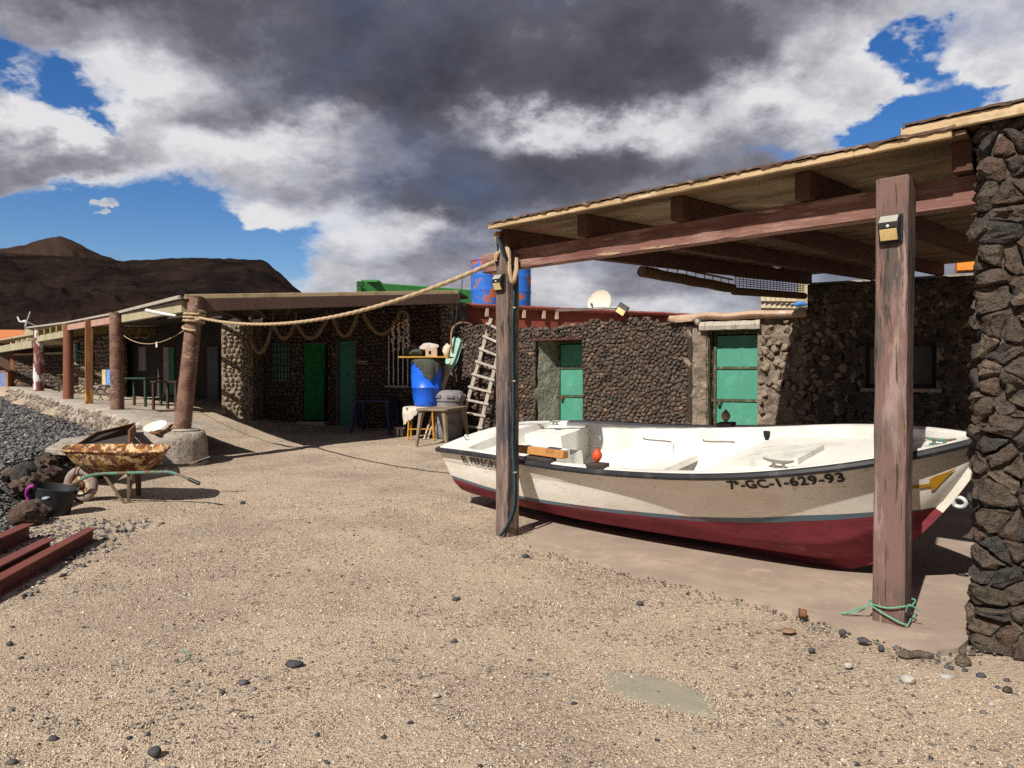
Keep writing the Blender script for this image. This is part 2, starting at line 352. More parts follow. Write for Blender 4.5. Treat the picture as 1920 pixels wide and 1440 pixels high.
POSTW = worn_paint('grey weathered post', (.165, .118, .098), (.265, .21, .178), (.060, .056, .068), (.030, .025, .022), (9, 2, 5))
BEAMM = mat('faded red beam paint', (.185, .092, .074), [
    ((.31, .19, .155), dict(s=2.6, st=(.7, 5, 5), d=7, r=.7, lo=.48, hi=.62, a=.8, rz=ROTB)), ((.12, .050, .038), dict(s=2.2, st=(.7, 4, 4), d=6, lo=.52, hi=.66, a=.85, rz=ROTB, off=(4, 1, 2))),
    ((.40, .28, .18), dict(s=6, st=(.6, 5, 5), d=7, lo=.60, hi=.65, a=.85, rz=ROTB, off=(1, 1, 7))), ((.045, .028, .022), dict(s=9, st=(.4, 8, 8), d=6, lo=.62, hi=.68, a=.7, rz=ROTB))], rough=.8, spec=.2, bump=[dict(s=8, st=(.5, 8, 8), d=7, str=.6, dist_=.012, rz=ROTB)])
RAFT = wood('dark red rafter paint', (.082, .036, .025), (.16, .095, .06), (.03, .017, .013), ROTB - PI / 2, amt=.3)
PLY = mat('stained plywood', (.225, .155, .085), [((.115, .075, .042), dict(s=1.3, st=(1, 3, 1), d=6, lo=.4, hi=.62, rz=ROTB)), ((.29, .22, .14), dict(s=2.2, d=5, lo=.55, hi=.75, off=(4, 2, 1))),
    ((.25, .10, .06), dict(s=.9, st=(1, 2.5, 1), d=5, lo=.57, hi=.66, a=.75, rz=ROTB, off=(8, 8, 1))), ((.10, .065, .04), dict(s=5, st=(.5, 7, 7), d=5, lo=.60, hi=.74, a=.6, rz=ROTB))], rough=.85, bump=[dict(s=9, st=(.5, 8, 8), d=5, rz=ROTB, str=.3, dist_=.006)])
EDGEW = mat('pale raw timber edge', (.46, .33, .185), [((.30, .205, .11), dict(s=5, st=(.4, 6, 6), d=6, lo=.45, hi=.7, rz=ROTB)), ((.12, .08, .05), dict(s=7, d=5, lo=.63, hi=.72)), ((.55, .43, .28), dict(s=3, d=4, lo=.55, hi=.7, off=(2, 2, 2)))], rough=.82, bump=[dict(s=14, st=(.4, 6, 6), d=5, rz=ROTB, str=.4, dist_=.006)])
FELT = mat('torn roofing felt', (.085, .048, .035), [((.19, .125, .085), dict(s=9, d=6, lo=.5, hi=.66)), ((.03, .024, .02), dict(s=20, d=4, lo=.5, hi=.7))], rough=.9, bump=[dict(s=30, d=6, str=.8, dist_=.02)])
GELCOAT = mat('white gelcoat', (.69, .675, .63), [((.55, .52, .455), dict(s=2.3, d=9, r=.68, lo=.46, hi=.66, a=.75)), ((.36, .31, .24), dict(s=9, d=8, r=.72, lo=.60, hi=.70, a=.45, off=(4, 4, 1))), ((.55, .50, .42), dict(s=14, d=6, lo=.62, hi=.78, a=.3))], rough=.42, spec=.45, bump=[dict(s=3, d=3, str=.05, dist_=.01)])
HULLW = mat('scuffed white hull paint', (.80, .76, .68), [((.68, .61, .50), dict(s=1.7, st=(1, 1, 2.2), d=8, lo=.44, hi=.70, a=.75)), ((.40, .335, .255), dict(s=9, st=(1, 1, 5), d=8, r=.75, lo=.56, hi=.66, a=.65)), ((.12, .095, .08), dict(s=20, st=(1, 1, 5), d=7, r=.72, lo=.60, hi=.65, a=.8, mask=dict(s=2, d=4, lo=.45, hi=.6))), ((.33, .20, .11), dict(s=3, st=(2, 2, .5), d=6, lo=.64, hi=.72, a=.45, off=(5, 1, 1)))], rough=.5, spec=.4, bump=[dict(s=4, d=4, str=.08, dist_=.01)])
HULLR = mat('crimson antifouling', (.235, .040, .056), [((.165, .033, .044), dict(s=3, st=(1, 1, 2), d=8, r=.68, lo=.44, hi=.62)), ((.085, .022, .026), dict(s=9, st=(.8, .8, 4), d=8, r=.74, lo=.57, hi=.66, a=.8)), ((.36, .10, .115), dict(s=3.2, st=(1, 1, 2), d=6, lo=.60, hi=.75, a=.6, off=(3, 5, 1)))], rough=.75, spec=.2, bump=[dict(s=30, d=5, str=.2, dist_=.006)])
HULLB = mat('worn blue boot stripe', (.105, .165, .205), [((.18, .05, .06), dict(s=5, st=(1, 1, 3), d=6, lo=.5, hi=.66, a=.85)), ((.25, .24, .22), dict(s=9, d=6, lo=.6, hi=.72, a=.6))], rough=.7)
RUBBER = mat('black rubber', (.022, .022, .026), [((.06, .058, .058), dict(s=8, d=5, lo=.5, hi=.75))], rough=.55, spec=.4)
LETTER = mat('black lettering', (.02, .019, .018), [((.2, .18, .15), dict(s=40, d=5, lo=.66, hi=.72, a=.6))], rough=.6)
YARROW = mat('yellow ochre paint', (.50, .26, .015), [((.38, .19, .015), dict(s=10, d=5, lo=.45, hi=.7))], rough=.6)
def plain(name, c, rough=.6, metal=0, v=.75, s=8, spec=.35, bump=None):
    return mat(name, c, [(tuple(q * v for q in c), dict(s=s, d=6, lo=.42, hi=.7)), (tuple(min(1, q * 1.25 + .01) for q in c), dict(s=s * 3, d=5, lo=.6, hi=.75, a=.5, off=(2, 2, 2)))], rough=rough, metal=metal, spec=spec, bump=bump or [dict(s=s * 3, d=4, str=.12, dist_=.005)])
STEEL = plain('dull steel', (.42, .40, .37), .4, .8)
GALV = plain('galvanised eye', (.62, .66, .64), .5, .3)
BLACKP = plain('black plastic', (.016, .017, .019), .45, v=.7)
LAMPC = plain('yellowed lamp lens', (.62, .47, .20), .35)
SOLAR = plain('dusty solar cell', (.32, .32, .28), .4)
ROPEM = mat('pale hemp rope', (.46, .35, .225), [((.30, .215, .13), dict(t='wave', s=20, lo=.2, hi=.8, dist=1))], rough=.95, spec=.1, bump=[dict(s=120, d=3, str=.5, dist_=.005)])
OLDROPE = mat('old brown hawser', (.20, .145, .085), [((.11, .078, .048), dict(s=30, d=5, lo=.45, hi=.65))], rough=.95, spec=.1, bump=[dict(s=70, d=3, str=.6, dist_=.01)])
WRAP = mat('painted rope winding', (.20, .115, .082), [((.115, .055, .040), dict(s=5, d=5, lo=.45, hi=.65)), ((.42, .36, .29), dict(s=14, st=(1, 1, 2.2), d=6, lo=.56, hi=.62, a=.9, mask=dict(s=2.2, d=4, lo=.50, hi=.60))), ((.23, .2, .08), dict(s=2.3, d=4, lo=.58, hi=.72, a=.7, off=(3, 6, 1)))], rough=.9, bump=[dict(s=60, d=4, str=.5, dist_=.006)])
TWINE = plain('green twine', (.13, .33, .22), .9)
CABLE = plain('dark blue green cable', (.02, .045, .055), .5)
BROWNP = wood('brown red post paint', (.20, .078, .045), (.30, .20, .12), (.07, .03, .02), 0, vert=True, amt=.25)
PEELP = mat('peeling red and white post', (.17, .055, .045), [((.60, .60, .60), dict(s=5, st=(1, 1, .4), d=7, lo=.50, hi=.56))], rough=.8)
YELP = mat('brown and yellow post', (.185, .075, .035), [((.55, .30, .03), dict(s=3, st=(1, 1, .25), d=5, lo=.56, hi=.6)), ((.30, .16, .04), dict(s=6, st=(2, 2, .3), d=5, lo=.5, hi=.7, off=(4, 1, 1)))], rough=.8)
PINKB = wood('faded pink beam', (.46, .27, .205), (.42, .36, .24), (.2, .11, .08), 0, amt=.5)
OLIVEB = wood('weathered olive beam', (.40, .35, .23), (.22, .22, .12), (.45, .28, .2), 0, amt=.7)
DKBEAM = wood('dark brown front beam', (.098, .058, .046), (.17, .14, .12), (.045, .025, .02), 0, amt=.35)
PALEW = mat('pale roof edge board', (.44, .345, .21), [((.30, .225, .13), dict(s=4, d=6, lo=.45, hi=.7)), ((.18, .06, .04), dict(s=2.3, d=4, lo=.66, hi=.7, a=.8))], rough=.85)
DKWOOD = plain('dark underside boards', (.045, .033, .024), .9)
DOORG = mat('sea green door paint', (.055, .235, .160), [((.080, .29, .205), dict(s=3, d=6, lo=.45, hi=.7)), ((.045, .21, .14), dict(s=6, st=(1, 1, .5), d=6, lo=.56, hi=.75, a=.7, off=(5, 5, 5))), ((.28, .38, .31), dict(s=24, d=7, r=.7, lo=.60, hi=.67, a=.6)), ((.12, .085, .05), dict(s=5, st=(2, 2, .4), d=7, r=.7, lo=.60, hi=.70, a=.7, off=(1, 8, 2)))], rough=.6, bump=[dict(s=14, d=4, str=.12, dist_=.008)])
DOORR = mat('rusty green door rail', (.055, .060, .030), [((.12, .16, .09), dict(s=12, d=5, lo=.5, hi=.66)), ((.13, .06, .025), dict(s=9, d=5, lo=.56, hi=.7, off=(2, 3, 4)))], rough=.8)
CURTAIN = plain('bright green mesh curtain', (.008, .155, .038), .85, v=.5, s=10)
TEALD = plain('teal painted door', (.022, .155, .115), .6)
DARKIN = plain('opening shade black', (.012, .010, .009), .95)  # near-black colour that stands in for the shade inside openings
WHITEP = plain('white paint', (.62, .61, .58), .6)
GREYP = plain('grey whitewash', (.30, .28, .25), .8)
BLUEDRUM = mat('bright blue plastic drum', (.010, .12, .70), [((.008, .085, .55), dict(s=3, d=4, lo=.45, hi=.7)), ((.06, .2, .70), dict(s=14, d=6, lo=.64, hi=.76, a=.4))], rough=.38, spec=.45)
RUSTBLUE = mat('rusting blue drum', (.022, .13, .50), [((.36, .115, .035), dict(s=3.0, d=7, r=.66, lo=.53, hi=.57)), ((.03, .07, .2), dict(s=5, d=6, lo=.6, hi=.7, a=.6, off=(3, 3, 3)))], rough=.6)
GREYDRUM = mat('grey ribbed drum', (.205, .19, .20), [((.13, .115, .115), dict(s=4, d=6, lo=.45, hi=.7)), ((.30, .23, .20), dict(s=3, d=5, lo=.56, hi=.72, a=.6, off=(3, 3, 3)))], rough=.6)
TABLEB = plain('taupe plastic table', (.215, .165, .105), .55, s=5)
TABLEN = plain('navy plastic table', (.014, .022, .075), .5, s=5)
YELW = plain('yellow painted board', (.50, .27, .04), .7)
YELL = plain('orange yellow tube', (.52, .24, .02), .6)
CLOTHG = plain('dark grey cloth', (.060, .062, .052), .95, s=14)
CLOTHW = plain('pale dirty cloth', (.50, .45, .38), .95, s=10)
OARP = mat('pale turquoise oar paint', (.26, .48, .39), [((.40, .55, .46), dict(s=6, d=6, lo=.5, hi=.7)), ((.20, .36, .29), dict(s=12, d=5, lo=.58, hi=.7))], rough=.65)
OARW = plain('pale oar wood', (.50, .40, .28), .8)
GREYWOOD = mat('bleached grey timber', (.40, .355, .30), [((.24, .205, .17), dict(s=8, st=(4, 4, .7), d=6, lo=.45, hi=.7)), ((.50, .46, .40), dict(s=5, d=5, lo=.55, hi=.75, off=(1, 2, 3)))], rough=.9, bump=[dict(s=30, st=(3, 3, .5), d=5, str=.4, dist_=.006)])
SHELL = plain('bleached shell', (.56, .47, .36), .7, s=30)
BRICKM = plain('pale hollow brick', (.46, .34, .24), .9)
REDROOF = mat('brick red roof paint', (.205, .048, .030), [((.145, .036, .025), dict(s=3, d=6, lo=.45, hi=.68)), ((.33, .12, .075), dict(s=9, d=6, lo=.6, hi=.72, a=.7))], rough=.85, bump=[dict(s=20, d=5, str=.5, dist_=.02)])
GREENB = plain('deep green paint', (.042, .21, .05), .7, s=2)
GREENB2 = plain('dark green paint', (.012, .05, .015), .7, s=2)
DISHM = mat('rust stained dish', (.62, .57, .47), [((.42, .24, .11), dict(s=6, d=6, lo=.58, hi=.70, a=.8))], rough=.6)
RUSTM = plain('rust', (.17, .070, .030), .85, s=14)
COPING = mat('salmon cement coping', (.42, .285, .195), [((.31, .22, .155), dict(s=6, d=6, lo=.45, hi=.7)), ((.52, .46, .38), dict(s=3, d=5, lo=.58, hi=.7))], rough=.95, bump=[dict(s=18, d=5, str=.6, dist_=.03)])
REED = mat('reed blind', (.115, .062, .035), [((.065, .035, .022), dict(s=30, d=4, lo=.45, hi=.65)), ((.19, .11, .06), dict(s=12, d=4, lo=.6, hi=.7))], rough=.85, bump=[dict(s=60, d=3, str=.4, dist_=.006)])
ORANGE = plain('orange crate plastic', (.70, .22, .02), .5)
CREAM = plain('cream timber', (.50, .41, .27), .85)
TARP = plain('blue tarp', (.05, .22, .55), .6)
TRAYM = mat('rusted cream barrow tray', (.52, .38, .20), [((.36, .155, .035), dict(s=8, d=6, lo=.44, hi=.58)), ((.115, .038, .018), dict(s=15, d=7, r=.62, lo=.47, hi=.53, a=.95)), ((.045, .020, .014), dict(s=26, d=6, lo=.55, hi=.64, a=.85, off=(3, 3, 1)))], rough=.85, bump=[dict(s=30, d=5, str=.4, dist_=.006)])
TUBEG = mat('chipped green tube', (.070, .185, .135), [((.15, .075, .045), dict(s=14, d=6, lo=.46, hi=.54)), ((.30, .33, .27), dict(s=22, d=5, lo=.6, hi=.7, a=.6))], rough=.7)
TYRE = plain('dusty grey tyre', (.27, .215, .185), .95, s=14)
RIM = mat('dirty cream rim', (.46, .39, .28), [((.24, .105, .04), dict(s=14, d=6, lo=.48, hi=.6))], rough=.75)
LEGR = plain('brown barrow leg', (.16, .115, .07), .85)
IBEAM = mat('red oxide steel', (.150, .045, .034), [((.105, .034, .028), dict(s=4, d=6, lo=.45, hi=.7)), ((.25, .115, .085), dict(s=9, d=6, lo=.6, hi=.72, a=.7)), ((.20, .18, .15), dict(s=3.2, d=5, lo=.70, hi=.74, a=.8))], rough=.7, spec=.3)
BUCKET = plain('black rubber bucket', (.020, .021, .024), .6, s=6)
PINK = plain('magenta plastic handle', (.36, .05, .30), .5)
STICKER = plain('torn pale sticker', (.60, .66, .70), .5)
TROUGH = plain('dark rusty sheet', (.055, .042, .035), .8)
DISHW = plain('white enamel', (.66, .63, .56), .5)
HILLN = mat('dark volcanic slope', (.036, .025, .020), [((.016, .0125, .012), dict(s=.02, st=(1, .5, 2.5), d=10, r=.68, lo=.40, hi=.60)), ((.075, .045, .031), dict(s=.005, d=8, r=.65, lo=.52, hi=.72, a=.75, off=(50, 20, 0))), ((.05, .04, .033), dict(s=.06, d=6, r=.7, lo=.60, hi=.72, a=.6))], rough=1, spec=0, bump=[dict(s=.05, d=10, r=.75, str=1.0, dist_=14)])
HILLC = mat('brown cinder cone', (.038, .024, .019), [((.062, .036, .026), dict(s=.004, st=(1, 1, 3), d=8, lo=.46, hi=.66)), ((.022, .015, .013), dict(s=.006, d=8, lo=.48, hi=.66))], rough=1, spec=0, bump=[dict(s=.015, d=8, str=.6, dist_=8)])
TERRA = plain('orange roof tile', (.50, .16, .055), .85)
FLOATO = plain('orange net float', (.62, .075, .02), .45)
FLOATB = plain('brown cork float', (.24, .155, .09), .8)
PLANKW = mat('varnished plank', (.42, .20, .065), [((.24, .10, .035), dict(s=6, st=(1, 1, 1), d=5, lo=.5, hi=.7)), ((.52, .29, .11), dict(s=3, d=5, lo=.52, hi=.7, off=(1, 1, 4)))], rough=.55)
GLASS = plain('dim grey pane', (.05, .05, .045), .25, spec=.5)
FRAMEM = plain('dark window frame', (.030, .020, .015), .7)
PLANTER = plain('red planter', (.42, .045, .025), .6)
PALEL = mat('pale crusted lava stone', (.24, .185, .135), [((.10, .085, .075), dict(t='island', lo=.42, hi=.1)), ((.34, .27, .20), dict(t='island', lo=.7, hi=.9)), ((.06, .05, .045), dict(s=12, d=5, lo=.5, hi=.65, a=.8))], rough=.95, bump=[dict(s=40, d=5, str=1, dist_=.02)])

# ================================================================== SETTING
def fbm(x, y, s, o=4):
    return noise.fractal(Vector((x * s, y * s, 3.7)), 1.0, 2.0, o)
def sheet(name, xs, ys, zf, m, smooth=True, keep=None):
    mb = MB(); n = len(xs)
    mb.v = [(x, y, zf(x, y)) for y in ys for x in xs]
    mb.f = [(j * n + i, j * n + i + 1, (j + 1) * n + i + 1, (j + 1) * n + i) for j in range(len(ys) - 1) for i in range(n - 1)
            if keep is None or keep((xs[i] + xs[i + 1]) / 2, (ys[j] + ys[j + 1]) / 2)]
    return obj(name, mb, m, None, smooth=smooth, fix=False, sharp=80)
def spaced(a, b, step): return list(np.arange(a, b + step / 2, step))
def bank_edge(y): return float(np.interp(y, [5.0, 6.5, 7.2, 8.0, 9.5, 11.0, 12.2, 14, 16, 18, 21, 25, 31, 40], [-4.3, -4.6, -5.05, -5.45, -5.95, -6.3, -6.6, -7.7, -9.1, -10.9, -13.6, -17, -22.2, -33]))
def ground_z(x, y):
    z = gz(x, y)
    if 7 < y < 60 and x < -4:
        z -= (z + .3) * ss((bank_edge(y) - .25 - x) / .4)
    if 1 < y < 20 and -12 < x < 8:
        z += .014 * fbm(x, y, .9) + .012 * fbm(x + 9, y, 2.4)
    return z
xs = [-6000, -2500, -1000, -400, -150, -80, -50] + spaced(-40, -14, 2) + spaced(-12, -5, .16) + spaced(-4.9, 4, .09) + spaced(4.15, 8, .16) + [9, 10, 14, 20, 40, 80, 200, 600, 2000, 6000]
ys = [-400, -100, -30, -10, -4, -1] + spaced(0, 2, .16) + spaced(2.1, 9, .09) + spaced(9.15, 18, .16) + spaced(19, 40, 1.5) + [50, 70, 100, 160, 260, 500, 1000, 2500, 6000, 9000]
g = sheet('ground', xs, ys, ground_z, SAND); tag(g, kind='structure')

# ---- hills
def hill(name, m, sky, Yc, Yf, label, rows=100, rough=.06, seed=0.0):
    xs_ = np.linspace(sky[0][0], sky[-1][0], 330); mb = MB(); grid = []
    for x in xs_:
        y = np.interp(x, [q[0] for q in sky], [q[1] for q in sky]); u = (x - 960) / F; h = (697 - y) / F * Yc + 1.5
        col = []
        for k in range(rows + 8):
            t = k / rows; Y = Yf + (Yc - Yf) * t
            z = h * (ss(t) * .45 + .55 * t ** 1.25) if t <= 1 else h * (1 - (t - 1) * 3)
            gul = noise.fractal(Vector((u * 11 + seed + t * 1.5, t * 5.5, seed)), 1.0, 2.1, 6)
            z += h * rough * gul * math.sin(PI * min(1, t)) * 1.6 + (h * .010 * noise.fractal(Vector((u * 70, t * 16, seed)), 1.0, 2, 5)) - h * .05 * abs(noise.fractal(Vector((u * 24 + seed, t * 3.5, 5 + seed)), 1.0, 2, 4)) * math.sin(PI * min(1, t))
            col.append((u * Y, Y, max(z, -1.0) if t < 1.1 else z))
        grid.append(col)
    mb.grid(grid)
    o = obj(name, mb, m, None, smooth=True, sharp=60); tag(o, kind='structure', label=label); return o
hill('hill', HILLC, [(-700, 560), (-400, 505), (-150, 478), (0, 466), (50, 460), (82, 450), (100, 445), (115, 443), (127, 446), (150, 459), (190, 478), (235, 492), (300, 520), (420, 590), (560, 680), (640, 697)], 1700, 1000, 'brown volcanic cone rising behind the dark ridge', rough=.03, seed=2.3)
hill('hill', HILLN, [(-900, 470), (-500, 452), (-250, 468), (-60, 470), (0, 474), (60, 478), (140, 482), (232, 490), (270, 488), (300, 487), (395, 484), (440, 486), (490, 488), (505, 494), (520, 507), (545, 531), (572, 553), (620, 585), (720, 640), (860, 690), (900, 697)], 900, 300, 'dark flat topped volcanic ridge behind the huts', rough=.045, seed=7.1)

# ---- scatter of small stones (one mesh)
PROTO_V = np.array([(1, 0, 0), (-1, 0, 0), (0, 1, 0), (0, -1, 0), (0, 0, 1), (0, 0, -1)], float)
PROTO_F = np.array([(0, 2, 4), (2, 1, 4), (1, 3, 4), (3, 0, 4), (2, 0, 5), (1, 2, 5), (3, 1, 5), (0, 3, 5)])
def cube_proto():
    bm = bmesh.new(); bmesh.ops.create_icosphere(bm, subdivisions=1, radius=1); v = np.array([q.co for q in bm.verts]); f = np.array([[q.index for q in p.verts] for p in bm.faces]); bm.free(); return v, f
ICO_V, ICO_F = cube_proto()
def scatter(name, pts, sizes, m, kind='stuff', label=None, cat=None, ico=False, flat=.6, parent=None):
    V0, F0 = (ICO_V, ICO_F) if ico else (PROTO_V, PROTO_F)
    n = len(pts); k = len(V0); pts = np.asarray(pts, float); sizes = np.asarray(sizes, float)
    v = V0[None] * (1 + RNG.uniform(-.38, .38, (n, k, 1))) * RNG.uniform(.65, 1.3, (n, 1, 3)) * np.array([1, 1, flat])
    a = RNG.uniform(0, 2 * PI, n); ca, sa = np.cos(a), np.sin(a); b = RNG.normal(0, .35, n); cb, sb = np.cos(b), np.sin(b)
    x = v[..., 0] * ca[:, None] - v[..., 1] * sa[:, None]; y = v[..., 0] * sa[:, None] + v[..., 1] * ca[:, None]; z = v[..., 2]
    y2 = y * cb[:, None] - z * sb[:, None]; z2 = y * sb[:, None] + z * cb[:, None]
    P = np.stack([x, y2, z2], -1) * sizes[:, None, None] + pts[:, None, :]
    idx = (F0[None] + (np.arange(n) * k)[:, None, None]).reshape(-1)
    nf = n * len(F0)
    me = bpy.data.meshes.new(name); me.vertices.add(n * k); me.vertices.foreach_set('co', P.reshape(-1)); me.loops.add(nf * 3); me.loops.foreach_set('vertex_index', idx.astype(np.int32))
    me.polygons.add(nf); me.polygons.foreach_set('loop_start', np.arange(0, nf * 3, 3, dtype=np.int32)); me.update(); me.validate()
    if ico: me.polygons.foreach_set('use_smooth', [True] * nf)
    me.materials.append(m); o = bpy.data.objects.new(name, me); COL.objects.link(o)
    if parent: o.parent = parent; o.location = -ORG[parent.name]
    tag(o, label, cat, None, kind); return o

# ---- stone walls: each stone a cell of a Voronoi pattern, bulging out of the wall
def clip(poly, nx, ny, c):
    out = []; n = len(poly)
    for i in range(n):
        a = poly[i]; b = poly[(i + 1) % n]; da = nx * a[0] + ny * a[1] - c; db = nx * b[0] + ny * b[1] - c
        if da <= 0: out.append(a)
        if (da < 0 < db) or (db < 0 < da):
            t = da / (da - db); out.append((a[0] + (b[0] - a[0]) * t, a[1] + (b[1] - a[1]) * t))
    return out
def cells(u0, u1, v0, v1, size, asp=1.25, holes=(), top=None, jit=.42, vary=.35):
    pts = []; rows = max(1, int(round((v1 - v0) / (size / asp)))); dv = (v1 - v0) / rows
    for j in range(rows):
        u = u0 - size * random.random(); 
        while u < u1 + size:
            st = size * random.uniform(1 - vary, 1 + vary); u += st
            pts.append((u - st / 2 + random.uniform(-jit, jit) * size * .4, v0 + (j + .5 + random.uniform(-jit, jit)) * dv))
    res = []; big = size * 2.6
    bins = {}
    for i, p in enumerate(pts): bins.setdefault((int(p[0] // big), int(p[1] // big)), []).append(i)
    for i, p in enumerate(pts):
        if not (u0 <= p[0] <= u1): continue
        if any(h[0] < p[0] < h[1] and h[2] < p[1] < h[3] for h in holes): continue
        if top and p[1] > top(p[0]): continue
        bx, by = int(p[0] // big), int(p[1] // big)
        near = [pts[k] for a in (-1, 0, 1) for b in (-1, 0, 1) for k in bins.get((bx + a, by + b), ()) if k != i]
        near.sort(key=lambda q: (q[0] - p[0]) ** 2 + (q[1] - p[1]) ** 2)
        poly = [(max(u0, p[0] - size * 1.3), max(v0, p[1] - size * 1.3)), (min(u1, p[0] + size * 1.3), max(v0, p[1] - size * 1.3)), (min(u1, p[0] + size * 1.3), min(v1, p[1] + size * 1.3)), (max(u0, p[0] - size * 1.3), min(v1, p[1] + size * 1.3))]
        for q in near[:20]:
            nx, ny = q[0] - p[0], q[1] - p[1]; c = nx * (p[0] + q[0]) / 2 + ny * (p[1] + q[1]) / 2
            poly = clip(poly, nx, ny, c)
            if len(poly) < 3: break
        for h in holes:                      # cut off what would stand in an opening
            if len(poly) < 3: break
            if p[0] <= h[0] and h[2] < p[1] < h[3]: poly = clip(poly, 1, 0, h[0])
            elif p[0] >= h[1] and h[2] < p[1] < h[3]: poly = clip(poly, -1, 0, -h[1])
            elif p[1] >= h[3] and h[0] < p[0] < h[1]: poly = clip(poly, 0, -1, -h[3])
            elif p[1] <= h[2] and h[0] < p[0] < h[1]: poly = clip(poly, 0, 1, h[2])
        if len(poly) < 3: continue
        A = abs(sum(poly[k][0] * poly[(k + 1) % len(poly)][1] - poly[(k + 1) % len(poly)][0] * poly[k][1] for k in range(len(poly)))) / 2
        if A < size * size * .12 / asp: continue
        res.append((poly, A))
    return res
def stone_geo(poly, fr, h, joint=.012, fine=False, rough=.12, back=-.03):
    cx = sum(p[0] for p in poly) / len(poly); cy = sum(p[1] for p in poly) / len(poly)
    # drop near-duplicate corners, cut corners once
    q = []
    for p in poly:
        if not q or math.hypot(p[0] - q[-1][0], p[1] - q[-1][1]) > .012: q.append(p)
    if len(q) > 3 and math.hypot(q[0][0] - q[-1][0], q[0][1] - q[-1][1]) <= .012: q.pop()
    r = max(.01, min(math.hypot(p[0] - cx, p[1] - cy) for p in q))
    n = len(q); rnd = []
    for i in range(n):
        a, b = q[i], q[(i + 1) % n]
        e_ = .07 if fine else .18
        rnd.append((a[0] * (1 - e_) + b[0] * e_, a[1] * (1 - e_) + b[1] * e_))
        if fine and math.hypot(a[0] - b[0], a[1] - b[1]) > .05:
            for f_ in (.38, .62): rnd.append((a[0] * (1 - f_) + b[0] * f_, a[1] * (1 - f_) + b[1] * f_))
        rnd.append((a[0] * e_ + b[0] * (1 - e_), a[1] * e_ + b[1] * (1 - e_)))
    q = rnd if (fine or n <= 5) else [((a[0] + b[0]) / 2, (a[1] + b[1]) / 2) for a, b in zip(rnd[1::2], rnd[2::2] + rnd[:1])]
    n = len(q); k0 = max(.5, 1 - joint / r); h *= random.uniform(.7, 1.3); sx, sy = random.uniform(-.26, .26), random.uniform(-.26, .26)
    if fine: rings = [(k0 * .97, back), (k0, h * .20), (k0 * .985, h * .50), (k0 * .93, h * .80), (k0 * .80, h * .98), (k0 * .58, h * 1.06), (k0 * .30, h * 1.10)]
    else: rings = [(k0, back), (k0 * .96, h * .4), (k0 * .6, h * .95)]
    vs_ = []; seed = random.uniform(0, 99)
    size = math.sqrt(r * r)
    for k, w in rings:
        for p in q:
            x = cx + (p[0] - cx) * k; y = cy + (p[1] - cy) * k
            j = noise.noise_vector(Vector((x * 14 + seed, y * 14, w * 14))) * rough * size * 2
            if fine: j += noise.noise_vector(Vector((x * 38 + seed, y * 38, w * 38))) * rough * size * 1.1
            tilt = ((p[0] - cx) * sx + (p[1] - cy) * sy) * k if w > 0 else 0
            vs_.append(fr(x + j.x * .6, y + j.y * .6, w + (j.z + tilt if w > 0 else 0)))
    vs_.append(fr(cx, cy, h * (1.10 if fine else 1.04)))
    m = len(rings); fs = []
    for i in range(m - 1):
        for k in range(n): fs.append((i * n + k, i * n + (k + 1) % n, (i + 1) * n + (k + 1) % n, (i + 1) * n + k))
    for k in range(n): fs.append(((m - 1) * n + k, (m - 1) * n + (k + 1) % n, m * n))
    return vs_, fs
def lay(parent, fr, cs, h, m, nparts, fine=False, joint=.012, rough=.12, name='stone', smooth=False):
    def screen(c):
        p = fr(sum(q[0] for q in c[0]) / len(c[0]), sum(q[1] for q in c[0]) / len(c[0]), 0); return c[1] / (p.y ** 2 + p.x ** 2)
    cs = sorted(cs, key=lambda c: -screen(c)); rest = MB()
    for i, c in enumerate(cs):
        v, f = stone_geo(c[0], fr, h, joint, fine, rough)
        if i < nparts: obj(name, MB().add(v, f), m, parent, fix=False, own=True, smooth=smooth, sharp=34)
        else: rest.add(v, f)
    if rest.v:
        o = obj(name + 'work', rest, m, parent, fix=False, smooth=smooth, sharp=50); o['kind'] = 'stuff'
class Line:                                # a straight run of wall: u along, v up, w towards the viewer
    def __init__(s, A, B, z0=0.0):
        s.A = Vector((A[0], A[1], 0)); s.B = Vector((B[0], B[1], 0)); s.d = (s.B - s.A); s.L = s.d.length; s.d.normalize(); s.n = Vector((s.d.y, -s.d.x, 0)); s.z0 = z0
    def __call__(s, u, v, w): return s.A + s.d * u + s.n * w + Vector((0, 0, v))
    def u(s, x, y=700): return (PW(x, y, s.A, s.B) - s.A).dot(s.d)
    def z(s, x, y): return PW(x, y, s.A, s.B).z
    def slab(s, mb, u0, u1, v0, v1, w0, w1):
        return mb.hexa([s(u0, v0, w0), s(u1, v0, w0), s(u1, v0, w1), s(u0, v0, w1), s(u0, v1, w0), s(u1, v1, w0), s(u1, v1, w1), s(u0, v1, w1)][::1])

W2 = (-1.3, 15.5); W3 = (3.1, 12.4); W4 = (9.2, 8.94)
FA = Line(W2, W3); FB = Line(W3, W4); FC = Line((-4.40, 17.3), W2); FD = Line((-6.85, 17.6), (-4.40, 17.3))

